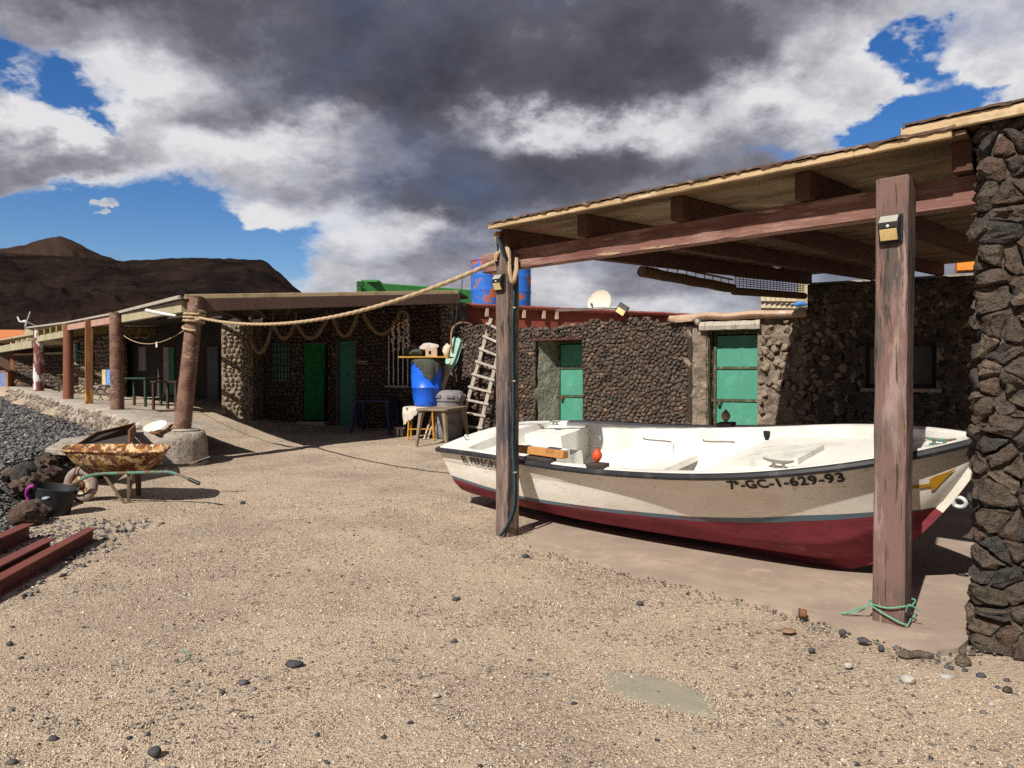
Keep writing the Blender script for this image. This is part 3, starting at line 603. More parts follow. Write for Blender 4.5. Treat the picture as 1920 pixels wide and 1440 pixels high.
# ---- low lava stone house with the first green door
house = empty('stone_house', (.9, 14.0, gz(.9, 14)), 'low house of small brown lava stones with a recessed sea green door', 'house')
d1u0, d1u1, d1z = FA.u(1005), FA.u(1093), FA.z(1050, 637)
htop = lambda u: 2.42 + .05 * math.sin(u * 2.1) + .04 * noise.noise(Vector((u * 3, 1, 2))) + .06 * ss((u - 4.2) / .8)
mb = MB()
FA.slab(mb, .02, d1u0, 0, 2.36, -.62, .012); FA.slab(mb, d1u1, FA.L + .05, 0, 2.36, -.62, .012); FA.slab(mb, d1u0, d1u1, d1z, 2.355, -.62, -.01)
obj('wall_core', mb, MORTAR, house)
cs = cells(0.0, FA.L - .02, .02, 2.5, .098, 1.45, jit=.55, vary=.5, holes=[(d1u0, d1u1, -1, d1z + .02)], top=htop)
lay(house, FA, cs, .05, LAVA2, 300, joint=.003, rough=.34)
# side reveal of pale green plaster, rough
rows = []
for i in range(9):
    t = i / 8; rows.append([FA(d1u0 - .03 * (1 - t) + .19 * t ** 1.2 + .02 * noise.noise(Vector((t * 4, v * 5, 0))) + .05 * noise.noise(Vector((1.3, v * 2.2, t))) * (1 - t), v, .045 - .62 * t + .02 * noise.noise(Vector((v * 6, t * 3, 5)))) for v in np.linspace(0, d1z + .03, 18)])
obj('door_reveal', MB().grid(rows), GPLASTER, house, smooth=True, sharp=80, fix=False)
obj('door_lintel', FA.slab(MB(), d1u0 - .1, d1u1 + .1, d1z - .005, d1z + .05, -.6, .02), RAFT, house)
def door(parent, fr, u0, u1, v0, v1, w, rails, hasp=True):
    fm = MB(); t = .045                    # the leaf's frame, with panels and rails in it
    for a, b in ((u0, u0 + t), (u1 - t, u1)): fr.slab(fm, a, b, v0, v1, w - .04, w + .035)
    fr.slab(fm, u0 + t, u1 - t, v1 - t, v1, w - .04, w + .033)
    lf = obj('door', fm, DOORR, parent, bevel=.004)
    zs = [v0] + list(rails) + [v1 - t]
    for a, b in zip(zs[:-1], zs[1:]):
        obj('door_panel', fr.slab(MB(), u0 + t + .002, u1 - t - .002, a + .02, b - .02, w - .03, w + .004), DOORG, lf, bevel=.006)
    for r_ in rails: obj('door_rail', fr.slab(MB(), u0 + t + .002, u1 - t - .002, r_ - .022, r_ + .022, w - .03, w + .024), DOORR, lf, bevel=.004)
    if hasp:
        m_ = MB(); r_ = rails[0]; c = fr(u0 + .10, r_, w + .045); fr.slab(m_, u0 - .03, u0 + .15, r_ - .025, r_ + .025, w + .026, w + .05); m_.lathe([(.03, -.03), (.035, 0), (.03, .03)], c + Vector((0, 0, -.06)), 10); m_.tube([c + Vector((.0, 0, -.03)), c + fr.d * .03 + Vector((0, 0, .01)), c + fr.d * .05 + Vector((0, 0, -.04))], .007, 6)
        obj('hasp', m_, DOORR, lf)
    return lf
zf = lambda y, Y: HCAM + (697 - y) / F * Y
d1 = door(house, FA, d1u0 + .19, d1u1 + .30, .12, d1z - .01, -.56, [zf(743, 14.4), zf(690, 14.4)])
# back, side and roof slab so that the house is closed
mb = MB(); FA.slab(mb, -.0, FA.L, 0, 2.30, -4.2, -3.9); FA.slab(mb, 0, .3, 0, 2.30, -3.88, -.64); FA.slab(mb, FA.L - .3, FA.L, 0, 2.30, -3.88, -.64); obj('back_wall', mb, MORTAR, house)
obj('roof', FA.slab(MB(), .01, FA.L - .01, 2.302, 2.354, -4.2, -.05), CONC, house)

# ---- plastered hut with the second green door
hut = empty('plastered_hut', FB(1.2, 0, 0), 'rough plastered hut with green door under a grey timber lintel', 'house')
d2u0, d2u1 = FB.u(1328), FB.u(1419); d2t = FB.z(1372, 619); ue = FB.u(1512)
def rough_sheet(fr, u0, u1, v0, v1, w, nu, nv, amp, seed, topf=None):
    rows = []
    for i in range(nu + 1):
        u = u0 + (u1 - u0) * i / nu; vt = topf(u) if topf else v1
        rows.append([fr(u, v0 + (vt - v0) * j / nv, w + amp * noise.fractal(Vector((u * 4 + seed, (v0 + (vt - v0) * j / nv) * 4, seed)), 1, 2, 4)) for j in range(nv + 1)])
    return MB().grid(rows)
mb = MB(); FB.slab(mb, .0, d2u0, 0, 2.36, -.6, -.06); FB.slab(mb, d2u1, ue, 0, 2.4, -.6, -.06); FB.slab(mb, d2u0, d2u1, d2t + .12, 2.36, -.6, -.06); obj('wall_core', mb, PLASTER, hut)
obj('plaster', rough_sheet(FB, -.12, d2u0 - .01, 0, 2.40, .0, 8, 44, .045, 3), PLASTER, hut, smooth=True, sharp=80)
obj('plaster', rough_sheet(FB, d2u1 + .01, ue + .1, 0, 2.42, -.01, 24, 44, .07, 11), PLASTER, hut, smooth=True, sharp=80)
obj('door_reveal', rough_sheet(Line(FB(d2u0 - .03, 0, .03), FB(d2u0 + .03, 0, -.32)), 0, .36, 0, d2t, .0, 6, 30, .02, 5), PLASTER, hut, smooth=True, sharp=80)
mb = MB(); rows = []
for i in range(17):
    u = d2u0 - .14 + (d2u1 - d2u0 + .2) * i / 16; rows.append([FB(u, d2t + .01 + dz + .012 * noise.noise(Vector((u * 9, dz * 30, 1))), w + .012 * noise.noise(Vector((u * 7, dz * 30, 4)))) for dz, w in ((0, .09), (.07, .11), (.14, .085), (.15, -.2), (.0, -.2))])
mb.grid(rows, close=True); mb.f += [tuple(range(5)), tuple(range(80, 85))]; obj('lintel', mb, GREYWOOD, hut)
obj('soffit', FB.slab(MB(), d2u0, d2u1, d2t - .012, d2t + .005, -.5, -.21), DOORR, hut)
door(hut, FB, d2u0 + .04, d2u1 + .02, .1, d2t - .015, -.24, [zf(752, 12.0), zf(690, 12.0)])
rows = []
for i in range(31):
    u = -.35 + (ue + .35) * i / 30; rows.append([FB(u, v + .035 * noise.noise(Vector((u * 3, v, 2))), w + .03 * noise.noise(Vector((u * 4, v * 3, 7)))) for v, w in ((d2t + .17, -.05), (d2t + .17, .10), (d2t + .24, .13), (d2t + .30, .06), (d2t + .32, -.25), (d2t + .17, -.4))])
mb = MB().grid(rows, close=True); mb.f += [tuple(range(6)), tuple(range(180, 186))]; obj('coping', mb, COPING, hut, smooth=True, sharp=70)
mb = MB(); FB.slab(mb, 0, ue, 0, 2.30, -3.6, -3.3); obj('back_wall', mb, MORTAR, hut); obj('roof', FB.slab(MB(), 0, ue, 2.362, 2.41, -3.6, -.3), CONC, hut)

# ---- taller house in the shade of the shelter
big = empty('shaded_house', FB(4.6, 0, 0), 'taller rough stone house with a dark window, deep in the shelter shade', 'house')
w0, w1 = FB.u(1622), FB.u(1756); wz0, wz1 = FB.z(1690, 728), FB.z(1690, 642)
mb = MB(); FB.slab(mb, ue + .01, w0, 0, 2.9, -.5, .02); FB.slab(mb, w1, FB.L, 0, 2.9, -.5, .02); FB.slab(mb, w0, w1, 0, wz0, -.5, .02); FB.slab(mb, w0, w1, wz1, 2.9, -.5, .02); obj('wall_core', mb, MORTAR2, big)
cs = cells(ue + .02, FB.L - 2.2, .02, 2.9, .19, 1.3, holes=[(w0 - .08, w1 + .08, wz0 - .06, wz1 + .08)], top=lambda u: 2.86)
lay(big, FB, cs, .045, LAVA, 90, joint=.016, rough=.1)
wn = obj('window', FB.slab(MB(), w0, w1, wz0, wz1, -.2, -.17), GLASS, big)
fm = MB()
for a, b, c, d in ((w0, w0 + .06, wz0, wz1), (w1 - .06, w1, wz0, wz1), (w0 + .061, w1 - .061, wz0, wz0 + .06), (w0 + .061, w1 - .061, wz1 - .06, wz1), ((w0 + w1) / 2 - .03, (w0 + w1) / 2 + .03, wz0 + .061, wz1 - .061)): FB.slab(fm, a, b, c, d, -.165, -.1)
obj('frame', fm, FRAMEM, wn); obj('sill', FB.slab(MB(), w0 - .06, w1 + .06, wz0 - .055, wz0 - .002, -.16, .09), CONC, wn); obj('lintel', FB.slab(MB(), w0 - .14, w1 + .14, wz1 + .002, wz1 + .07, -.16, .08), FRAMEM, wn)
mb = MB(); FB.slab(mb, ue + .01, FB.L, 0, 2.88, -4.5, -4.2); FB.slab(mb, ue + .01, ue + .3, 0, 2.88, -4.19, -.51); obj('back_wall', mb, MORTAR2, big); obj('roof', FB.slab(MB(), ue + .01, FB.L, 2.902, 2.96, -4.5, -.25), CONC, big)
obj('footing', rough_sheet(FB, ue + .1, FB.L - 2, 0, .42, .16, 40, 6, .03, 21), PLASTER, big, smooth=True, sharp=80)

# pale stones showing through the plaster, straggling over onto the taller house
cs = [c for c in cells(d2u1 + .03, ue + .75, .05, 2.36, .135, 1.25, jit=.6, vary=.5) if random.random() < (.62 if sum(q[0] for q in c[0]) / len(c[0]) < ue else .75 - 1.0 * (sum(q[0] for q in c[0]) / len(c[0]) - ue))]
lay(hut, FB, cs, .06, PALEL, 160, joint=.006, rough=.3)

# ---- stone wall at the right edge: large lava blocks, rounded corner
class Bend:
    def __init__(s, pts, rad=.16, n=8):
        P = [Vector((p[0], p[1], 0)) for p in pts]; out = [P[0]]
        for i in range(1, len(P) - 1):
            a = (P[i - 1] - P[i]).normalized(); b = (P[i + 1] - P[i]).normalized(); p0 = P[i] + a * rad; p1 = P[i] + b * rad
            for k in range(n + 1):
                t = k / n; out.append((p0 * (1 - t) + P[i] * t) * (1 - t) + (P[i] * (1 - t) + p1 * t) * t)
        out.append(P[-1]); s.P = out; s.S = [0]
        for a, b in zip(out[:-1], out[1:]): s.S.append(s.S[-1] + (b - a).length)
        s.L = s.S[-1]
    def at(s, u):
        u = min(max(u, 0), s.L - 1e-6); i = max(k for k in range(len(s.S)) if s.S[k] <= u); i = min(i, len(s.P) - 2)
        d = (s.P[i + 1] - s.P[i]).normalized(); return s.P[i] + d * (u - s.S[i]), d
    def __call__(s, u, v, w):
        p, d = s.at(u); e = .06; n1 = s.at(u - e)[1] + s.at(u + e)[1]; n1.normalize()
        return p + Vector((n1.y, -n1.x, 0)) * w + Vector((0, 0, v))
FR = Bend([(3.75, 4.75), (2.475, 3.80), (4.3, 3.12)])
rw = empty('stone_wall', (2.6, 3.7, 0), 'dark wall of large rough lava blocks at the right edge, beside the boat bow', 'stone wall')
prof = [FR.at(u)[0] for u in np.linspace(0, FR.L, 40)]
ring = [FR(u, 0, .018) for u in np.linspace(0, FR.L, 60)] + [Vector((4.9, 3.6, 0)), Vector((4.6, 4.9, 0))]
obj('wall_core', MB().prism(ring, (0, 0, 2.86)), MORTAR2, rw)
cs = cells(.35, FR.L - .15, .0, 2.86, .122, 1.28, jit=.66, vary=.6)
lay(rw, FR, cs, .052, LAVA, 300, fine=True, joint=.003, rough=.26, smooth=True)

# ---- concrete floor under the boat shelter
e1 = Vector((.72, -.69, 0)).normalized(); n1 = Vector((e1.y * -1, e1.x, 0)); n1 = Vector((.69, .72, 0)).normalized()
S0 = Vector((.02, 6.49, 0))                                        # foot of the left post, front face line
slab_pts = [PT(x, y) for x, y in ((984, 1022), (1060, 1047), (1150, 1069), (1250, 1092), (1340, 1113), (1430, 1139), (1520, 1165), (1610, 1193), (1690, 1216), (1755, 1230), (1800, 1222), (1826, 1196))]
back = [Vector((3.6, 4.6, 0)), Vector((8.6, 9.0, 0)), Vector((4.9, 11.1, 0)), Vector((2.2, 12.6, 0)), Vector((1.2, 9.6, 0)), Vector((.35, 7.6, 0)), Vector((.22, 6.7, 0))]
poly = []
for i in range(len(slab_pts) - 1):
    a, b = slab_pts[i], slab_pts[i + 1]
    for k in range(5):
        p = a.lerp(b, k / 5); j = .035 * noise.noise(Vector((p.x * 7, p.y * 7, 0))); poly.append(p + Vector((j, j * .8, 0)))
poly += [slab_pts[-1]] + back
poly = [Vector((p.x, p.y, 0)) for p in poly]
mb = MB().prism([p + Vector((0, 0, -.1)) for p in poly], (0, 0, .128)); o = obj('concrete_slab', mb, DUST); tag(o, kind='structure')
SLABZ = .028

# ================================================================== BOAT SHELTER
sh = empty('boat_shelter', (1.1, 5.5, 0), 'open timber boat shelter with two mauve posts and a flat plywood roof', 'shelter')
UP = Vector((0, 0, 1))
def sl(a, b, z): return S0 + e1 * a + n1 * b + UP * z       # along the beam, back from the posts' front, up
def slbox(mb, a0, a1, b0, b1, z0, z1):
    return mb.hexa([sl(a0, b0, z0), sl(a1, b0, z0), sl(a1, b1, z0), sl(a0, b1, z0), sl(a0, b0, z1), sl(a1, b0, z1), sl(a1, b1, z1), sl(a0, b1, z1)])
def worn_post(mb, a0, a1, b0, b1, z0, z1, seed, amp=.004):
    rows = []
    for i in range(29):
        z = z0 + (z1 - z0) * i / 28; ring = []
        for a, b in ((a0, b0), ((a0 + a1) / 2, b0), (a1, b0), (a1, (b0 + b1) / 2), (a1, b1), ((a0 + a1) / 2, b1), (a0, b1), (a0, (b0 + b1) / 2)):
            j = amp * noise.noise(Vector((a * 9 + seed, b * 9, z * 4))); ring.append(sl(a + j, b + j, z))
        rows.append(ring)
    mb.grid(rows, close=True); mb.f += [tuple(range(7, -1, -1)), tuple(28 * 8 + k for k in range(8))]; return mb
RP = 3.13                                                             # the right post along the beam
pl = PT(1635, 1163, SLABZ) - S0; RP = pl.dot(e1); RB = pl.dot(n1)
lp = PT(929, 1004) - S0; LPa = lp.dot(e1); LB = lp.dot(n1)
obj('post', worn_post(MB(), LPa, LPa + .155, LB, LB + .155, -.05, 2.60, 3), POSTW, sh, bevel=.008)
obj('post', worn_post(MB(), RP, RP + .172, RB, RB + .155, -.02, 2.628, 9), POSTM, sh, bevel=.008)
BB = (LB + RB) / 2 + .158                                             # front of the beam
rows = []
for i in range(61):
    a = LPa - .30 + i * ((4.06 - LPa) / 60); j = .005 * noise.noise(Vector((a * 5, 1, 1)))
    rows.append([sl(a, BB + j, 2.437 + j + .004 * noise.noise(Vector((a * 14, 3, 1)))), sl(a, BB + j, 2.612), sl(a, BB + .10, 2.612), sl(a, BB + .10, 2.437)])
mb = MB().grid(rows, close=True); mb.f += [(0, 1, 2, 3), (240, 243, 242, 241)]; obj('beam', mb, BEAMM, sh, bevel=.007)
SL = .042
def raf_z(b): return 2.614 + SL * (b - BB)
def wall_b(a):                                                        # how far back the rear wall stands
    p = sl(a, 0, 0); t = (FB.A - p).dot(FB.n) / n1.dot(FB.n); return t
for k in range(-0, 7):
    a = LPa + .02 + k * .9 + random.uniform(-.02, .02); b0 = BB - .10 if k < 5 else BB + 1.3; b1 = max(wall_b(a), 2.6) + .12
    mb = MB().hexa([sl(a, b0, raf_z(b0)), sl(a + .1, b0, raf_z(b0)), sl(a + .1, b1, raf_z(b1) + .012), sl(a, b1, raf_z(b1) + .012), sl(a, b0, raf_z(b0) + .172), sl(a + .1, b0, raf_z(b0) + .172), sl(a + .1, b1, raf_z(b1) + .172), sl(a, b1, raf_z(b1) + .172)])
    obj('rafter', mb, RAFT, sh, bevel=.006)
# roof sheets with their raw edges; a front batten
def roof_z(b): return raf_z(b) + .174
bf = BB - .24
sheets = [(LPa - .10, .95), (.955 + LPa - .1, .93), (1.89 + LPa - .1, .94), (2.835 + LPa - .1, .55)]
aa = LPa + .06; k = 0
while aa < 3.57:
    w_ = 1.16 if aa + 1.16 < 3.3 else 3.58 - aa
    for j, (b0, b1) in enumerate(((bf, BB + 2.0), (BB + 2.0006, BB + 4.4), (BB + 4.4006, BB + 8.2))):
        if b1 > wall_b(aa + w_ / 2) + .1: b1 = wall_b(aa + w_ / 2) + .1
        if b1 <= b0: continue
        dz = .0
        mb = MB().hexa([sl(aa, b0, roof_z(b0) + dz), sl(aa + w_ - .0006, b0, roof_z(b0) + dz), sl(aa + w_ - .0006, b1, roof_z(b1) + dz), sl(aa, b1, roof_z(b1) + dz), sl(aa, b0, roof_z(b0) + .022), sl(aa + w_ - .0006, b0, roof_z(b0) + .022), sl(aa + w_ - .0006, b1, roof_z(b1) + .022), sl(aa, b1, roof_z(b1) + .022)])
        obj('roof_panel', mb, PLY, sh)
    aa += w_; k += 1
def batten(a0, a1, b, z, hgt, wid, seed):
    rows = []; n = max(6, int((a1 - a0) * 14))
    for i in range(n + 1):
        a = a0 + (a1 - a0) * i / n; j = .005 * noise.noise(Vector((a * 3 + seed, 0, 0))) + .003 * noise.noise(Vector((a * 17, seed, 0)))
        rows.append([sl(a, b + j, z + j), sl(a, b + j, z + hgt + j), sl(a, b + wid, z + hgt + j), sl(a, b + wid, z + j)])
    mb = MB().grid(rows, close=True); mb.f += [(0, 1, 2, 3), (4 * n, 4 * n + 3, 4 * n + 2, 4 * n + 1)]; return mb
for a0, a1 in ((LPa + .06, .62), (.6206, 1.95), (1.9506, 3.02), (3.0206, 3.52)):
    obj('edge_batten', batten(a0, a1, bf - .03, roof_z(bf) - .012, .042, .03, a0), EDGEW, sh, bevel=.004)
def torn(a0, a1, b, z, seed, hang=.025):
    rows = []; n = int((a1 - a0) * 70)
    for i in range(n + 1):
        a = a0 + (a1 - a0) * i / n; f1 = noise.fractal(Vector((a * 6 + seed, 0, 0)), 1, 2, 4); f2 = noise.fractal(Vector((a * 11, seed, 4)), 1, 2, 4)
        rows.append([sl(a, b - .012 - .012 * abs(f1), z + .002 - hang * max(0, f2 + .1)), sl(a, b - .006, z + .014 + .012 * abs(f1)), sl(a, b + .06, z + .018 + .008 * f2), sl(a, b + .5, roof_z(b + .5) + .03), sl(a, b + 1.2, roof_z(b + 1.2) + .03)])
    return MB().grid(rows)
o = obj('roofing_felt', torn(LPa + .07, 3.54, bf - .03, roof_z(bf) + .032, 2.0), FELT, sh, smooth=True, sharp=60)
# raised roof piece over the stone wall
zu = roof_z(bf) + .035; au = 3.30
for w_ in ((au, au + 1.3), (au + 1.304, au + 2.6)):
    mb = MB(); slbox(mb, w_[0], w_[1], bf - .0, bf + 2.6, zu + .012, zu + .034); obj('roof_panel', mb, PLY, sh)
obj('edge_batten', batten(au - .03, au + 2.6, bf - .032, zu, .06, .03, 8.2), EDGEW, sh, bevel=.004)
obj('roofing_felt', torn(au - .02, au + 2.58, bf - .032, zu + .062, 5.0, .012), FELT, sh, smooth=True, sharp=60)

# ---- things on the posts
def solar_lamp(name, p, s, label):          # p: middle of the back plate on a front face
    t = empty(name, p, label, 'wall lamp', 'solar lamps on the shelter posts'); q = lambda a, b, z: Vector(p) + e1 * a * s - n1 * b * s + UP * z * s
    def hx(mb, a0, a1, pts):                # extruded side profile
        return mb.prism([q(a0, b, z) for b, z in pts], e1 * (a1 - a0) * s)
    obj('back_plate', hx(MB(), -.06, .06, [(.0, -.075), (.012, -.075), (.012, .08), (.0, .08)]), BLACKP, t, bevel=.003)
    obj('housing', hx(MB(), -.052, .052, [(.0125, -.068), (.03, -.066), (.062, .005), (.062, .03), (.03, .072), (.0125, .074)]), BLACKP, t, bevel=.003)
    obj('lamp_lens', hx(MB(), -.043, .043, [(.034, -.060), (.0365, -.0615), (.062, -.006), (.0595, -.004)]), LAMPC, t)
    obj('solar_panel', hx(MB(), -.046, .046, [(.0645, .032), (.066, .034), (.036, .073), (.0345, .071)]), SOLAR, t)
    obj('motion_sensor', MB().lathe([(.008 * s, 0), (.0075 * s, .006 * s), (.003 * s, .009 * s)], q(0, .062, .012), 10, axis=-n1), WHITEP, t, smooth=True)
    return t
def on_post(x, y, a_, b_):                  # a picture point on the front plane of a post
    d = ray(x, y); o_ = Vector((0, 0, HCAM)); pl_ = S0 + n1 * (b_ - .004); t = (pl_ - o_).dot(n1) / d.dot(n1); return o_ + d * t
solar_lamp('solar_lamp', on_post(1671, 431, 0, RB), 1.05, 'small black solar lamp with yellowed lens near the top of the right post')
solar_lamp('solar_lamp', on_post(939, 531, 0, LB), 1.0, 'small black solar lamp on the left post, below the rope')
p = on_post(936, 470, 0, LB)
t = empty('garden_light', p + UP * -.02, 'brass coloured stake light fixed on top of the left post', 'garden light')
obj('stake', MB().tube([p + UP * -.06 - n1 * .012, p + UP * .075 - n1 * .012 - e1 * .01], .008, 8), BLACKP, t, smooth=True)
obj('lamp_body', MB().lathe([(.014, 0), (.022, .005), (.026, .06), (.022, .062)], p + UP * .07 - n1 * .012 - e1 * .01, 16), LAMPC, t, smooth=True)
obj('lamp_cap', MB().lathe([(.034, 0), (.036, .004), (.036, .03), (.03, .036)], p + UP * .132 - n1 * .012 - e1 * .01, 16), plain('dull brass', (.24, .15, .06), .5, .5), t, smooth=True)
# cable down the left post
cp = [sl(LPa + .10, BB - .20, 2.70), sl(LPa + .168, BB - .19, 2.55), sl(LPa + .166, LB + .07, 2.35), sl(LPa + .166, LB + .05, 1.9), sl(LPa + .166, LB + .06, 1.2), sl(LPa + .168, LB + .05, .85), sl(LPa + .21, LB + .03, .55), sl(LPa + .215, LB + .02, .3), sl(LPa + .165, LB - .02, .12), sl(LPa + .10, LB - .05, .02)]
def smooth_path(pts, n=6):
    pts = [Vector(p_) for p_ in pts]; out = []
    for i in range(len(pts) - 1):
        p0 = pts[max(i - 1, 0)]; p1 = pts[i]; p2 = pts[i + 1]; p3 = pts[min(i + 2, len(pts) - 1)]
        for k in range(n):
            t_ = k / n; out.append(.5 * ((2 * p1) + (p2 - p0) * t_ + (2 * p0 - 5 * p1 + 4 * p2 - p3) * t_ ** 2 + (3 * p1 - p0 - 3 * p2 + p3) * t_ ** 3))
    return out + [pts[-1]]
cpath = smooth_path(cp)
t = empty('power_cable', cp[-1], 'thick dark cable running down the side of the left post', 'cable')
obj('cable', MB().tube(cpath, .012, 8), CABLE, t, smooth=True); obj('cable', MB().tube([q + n1 * .022 + e1 * .004 for q in cpath], .008, 8), BLACKP, t, smooth=True)
for z in (2.05, 1.42, .62):
    q = min(cpath, key=lambda v_: abs(v_.z - z)); obj('cable_tie', MB().lathe([(.020, -.006), (.021, 0), (.020, .006)], q + n1 * .01, 10), plain('pale tie', (.45, .38, .28)), t)
# green twine round the right post's foot
def loop_round(z0, off, tilt, seed):
    pts = []
    for a, b in ((-off, -off), (.09, -off - .01), (.172 + off, -off), (.172 + off, .08), (.172 + off, .155 + off), (.08, .155 + off), (-off, .155 + off), (-off, .07)):
        pts.append(sl(RP + a, RB + b, z0 + tilt * (a - .08) + .012 * math.sin(seed + a * 40 + b * 30)))
    return pts
t = empty('green_twine', sl(RP, RB, .03), 'thin green twine knotted round the foot of the right post', 'twine')
pts = loop_round(.135, .012, .10, 1) + loop_round(.09, .014, -.3, 3)
obj('twine_coil', MB().tube(smooth_path(pts, 4), .0045, 6), TWINE, t, smooth=True)
obj('loose_end', MB().tube(smooth_path([sl(RP - .01, RB - .01, .12), sl(RP - .07, RB - .04, .09), sl(RP - .14, RB - .04, .045), sl(RP - .16, RB - .02, .04), sl(RP - .10, RB + .0, .05), sl(RP - .02, RB - .012, .10)], 5), .0045, 6), TWINE, t, smooth=True)
obj('loose_end', MB().tube(smooth_path([sl(RP + .18, RB, .12), sl(RP + .20, RB - .02, .17), sl(RP + .23, RB + .01, .15), sl(RP + .25, RB + .03, .13)], 5), .0045, 6), TWINE, t, smooth=True)

# ---- reed blind rolled up under the left rafter
def under(x, y): # point on the plane of the left rafter
    d = ray(x, y); o_ = Vector((0, 0, HCAM)); a_ = S0 + e1 * (LPa + .07); t_ = (a_ - o_).dot(e1) / d.dot(e1); return o_ + d * t_
bl = empty('reed_blind', under(1210, 520), 'brown reed roller blind half rolled under the shelter roof', 'roller blind')
A_ = under(1203, 509); B_ = under(1374, 541); C_ = under(1376, 546); D_ = under(1508, 555)
obj('roll', MB().tube([A_.lerp(B_, k / 10) + UP * .004 * math.sin(k * 2) for k in range(11)], [.062 + .003 * math.sin(k * 1.7) for k in range(11)], 14), REED, bl, smooth=True)
obj('roll', MB().tube([C_.lerp(D_, k / 6) for k in range(7)], .052, 12), REED, bl, smooth=True)
zt = under(1440, 524).z
tp0 = A_.copy(); tp0.z = A_.z + .10
mb = MB()
for k in range(9): mb.tube([C_ + UP * (.05 + .03 * k), D_ + UP * (.05 + .03 * k + .004 * math.sin(k))], .006, 5)
obj('reed', mb, REED, bl)['kind'] = 'stuff'
mb = MB()
for k in range(22): q = C_.lerp(D_, (k + .5) / 22); mb.tube([q + UP * .03, q + UP * .32], .005, 5)
obj('reed_tie', mb, REED, bl)['kind'] = 'stuff'
mb = MB()
for k in range(10): q = A_.lerp(B_, (k + .5) / 10); mb.tube([q + UP * .055, q + UP * .12], .006, 5)
mb.bar(A_ + UP * .12, B_ + UP * .12, .02, .02); obj('hanging_cord', mb, REED, bl)
q = PT(1458, 503, 2.86); zc = roof_z((q - S0).dot(n1)); q.z = zc - .075
t = empty('ceiling_lamp', q, 'small round white lamp under the shelter roof', 'lamp')
obj('lamp_base', MB().lathe([(.06, .03), (.06, .074)], q, 16), DKBEAM, t); obj('lamp_globe', MB().lathe([(.02, -.045), (.05, -.025), (.065, .0), (.06, .029)], q, 16), WHITEP, t, smooth=True)

# ================================================================== BOAT
BP = dict(L=5.0984, bt=.6487, bm=.8061, h0=.7247, hm=.7797, h1=1.096, sk=.7679, pk=2.0973, sm=.5831, ex=2.9901)
boat = empty('rowing_boat', (-.2479, 8.3878, .0186 + .032), 'white fibreglass fishing boat with crimson bottom leaning on its keel', 'boat', rot=(.1758, .0077, -.8558))
bpy.context.view_layer.update()
def hb(s): return max(.022, BP['bm'] - (BP['bm'] - BP['bt']) * (max(BP['sm'] - s, 0) / BP['sm']) ** 2 if s < BP['sm'] else BP['bm'] * max(0, 1 - ((s - BP['sm']) / (1 - BP['sm'])) ** BP['ex']))
def hs_(s): return BP['hm'] + (BP['h0'] - BP['hm']) * (max(0, .3 - s) / .3) ** 2 if s < .3 else BP['hm'] + (BP['h1'] - BP['hm']) * ((s - .3) / .7) ** 1.9
def hk(s): return 0 if s < BP['sk'] else (BP['h1'] - .04) * ((s - BP['sk']) / (1 - BP['sk'])) ** BP['pk']
ZM = [.0, .075, .11, .19, .30, .44, .58, .64, .80, .81, 1.0]
YM = [.03, .03, .30, .58, .76, .86, .90, .915, .945, .962, 1.0]
YB = [.05, .05, .12, .27, .40, .50, .61, .66, .80, .812, 1.0]
def zw(s): return float(np.interp(s, [0, .12, .26, .5, .64, .73, .80, .88, .93, 1.0], [.405, .38, .368, .415, .452, .505, .565, .60, .605, .61]))
def hull(s, q, side=-1, off=0.0):            # q: 0 keel .. 6 waterline .. 9 sheer
    bl_ = ss((s - .25) / .7); k = hk(s); h = hs_(s); b = hb(s)
    fw = min(.9, max(.03, (zw(s) - k) / max(.05, h - k)))
    zz = fw * q / 6 if q <= 6 else fw + (1 - fw) * (q - 6) / 3
    if zz < .03: zz = .03
    yy = float(np.interp(zz, ZM, YM)) * (1 - bl_) + float(np.interp(zz, ZM, YB)) * bl_
    x = BP['L'] * s + .17 * (1 - zz) * max(0, 1 - s / .22)
    z = k + (h - k) * zz
    return Vector((x, side * (b * yy + off), max(z, k + .012)))
def inside(s, z):                              # half breadth just inside the hull at a height
    k = hk(s); h = hs_(s); zz = min(1, max(.03, (z - k) / max(.02, h - k))); bl_ = ss((s - .25) / .7)
    return max(.004, hb(s) * (float(np.interp(zz, ZM, YM)) * (1 - bl_) + float(np.interp(zz, ZM, YB)) * bl_) - .035)
NS = 120; SS = [1 - (1 - i / NS) ** 1.15 for i in range(NS + 1)]
QS = {'topside': [6, 6.3, 6.6, 6.9, 7.1, 7.3, 7.45, 7.6, 7.8, 8, 8.3, 8.6, 9], 'boot_stripe': [5.45, 5.7, 6], 'bottom': [0, .3, .6, .9, 1.2, 1.5, 1.8, 2.1, 2.4, 2.7, 3, 3.3, 3.6, 4, 4.5, 5, 5.45]}
def section_pts(nm, s, side):
    return [hull(s, q, side) for q in QS[nm]]
for nm, m_ in (('topside', HULLW), ('boot_stripe', HULLB), ('bottom', HULLR)):
    mb = MB()
    for side in (-1, 1): mb.grid([section_pts(nm, s, side) for s in SS])
    a, b = section_pts(nm, 0, -1), section_pts(nm, 0, 1)
    mb.grid([a, [p_.lerp(q_, .5) + Vector((-.03, 0, 0)) for p_, q_ in zip(a, b)], b])
    obj(nm, mb, m_, boat, smooth=True, sharp=32)
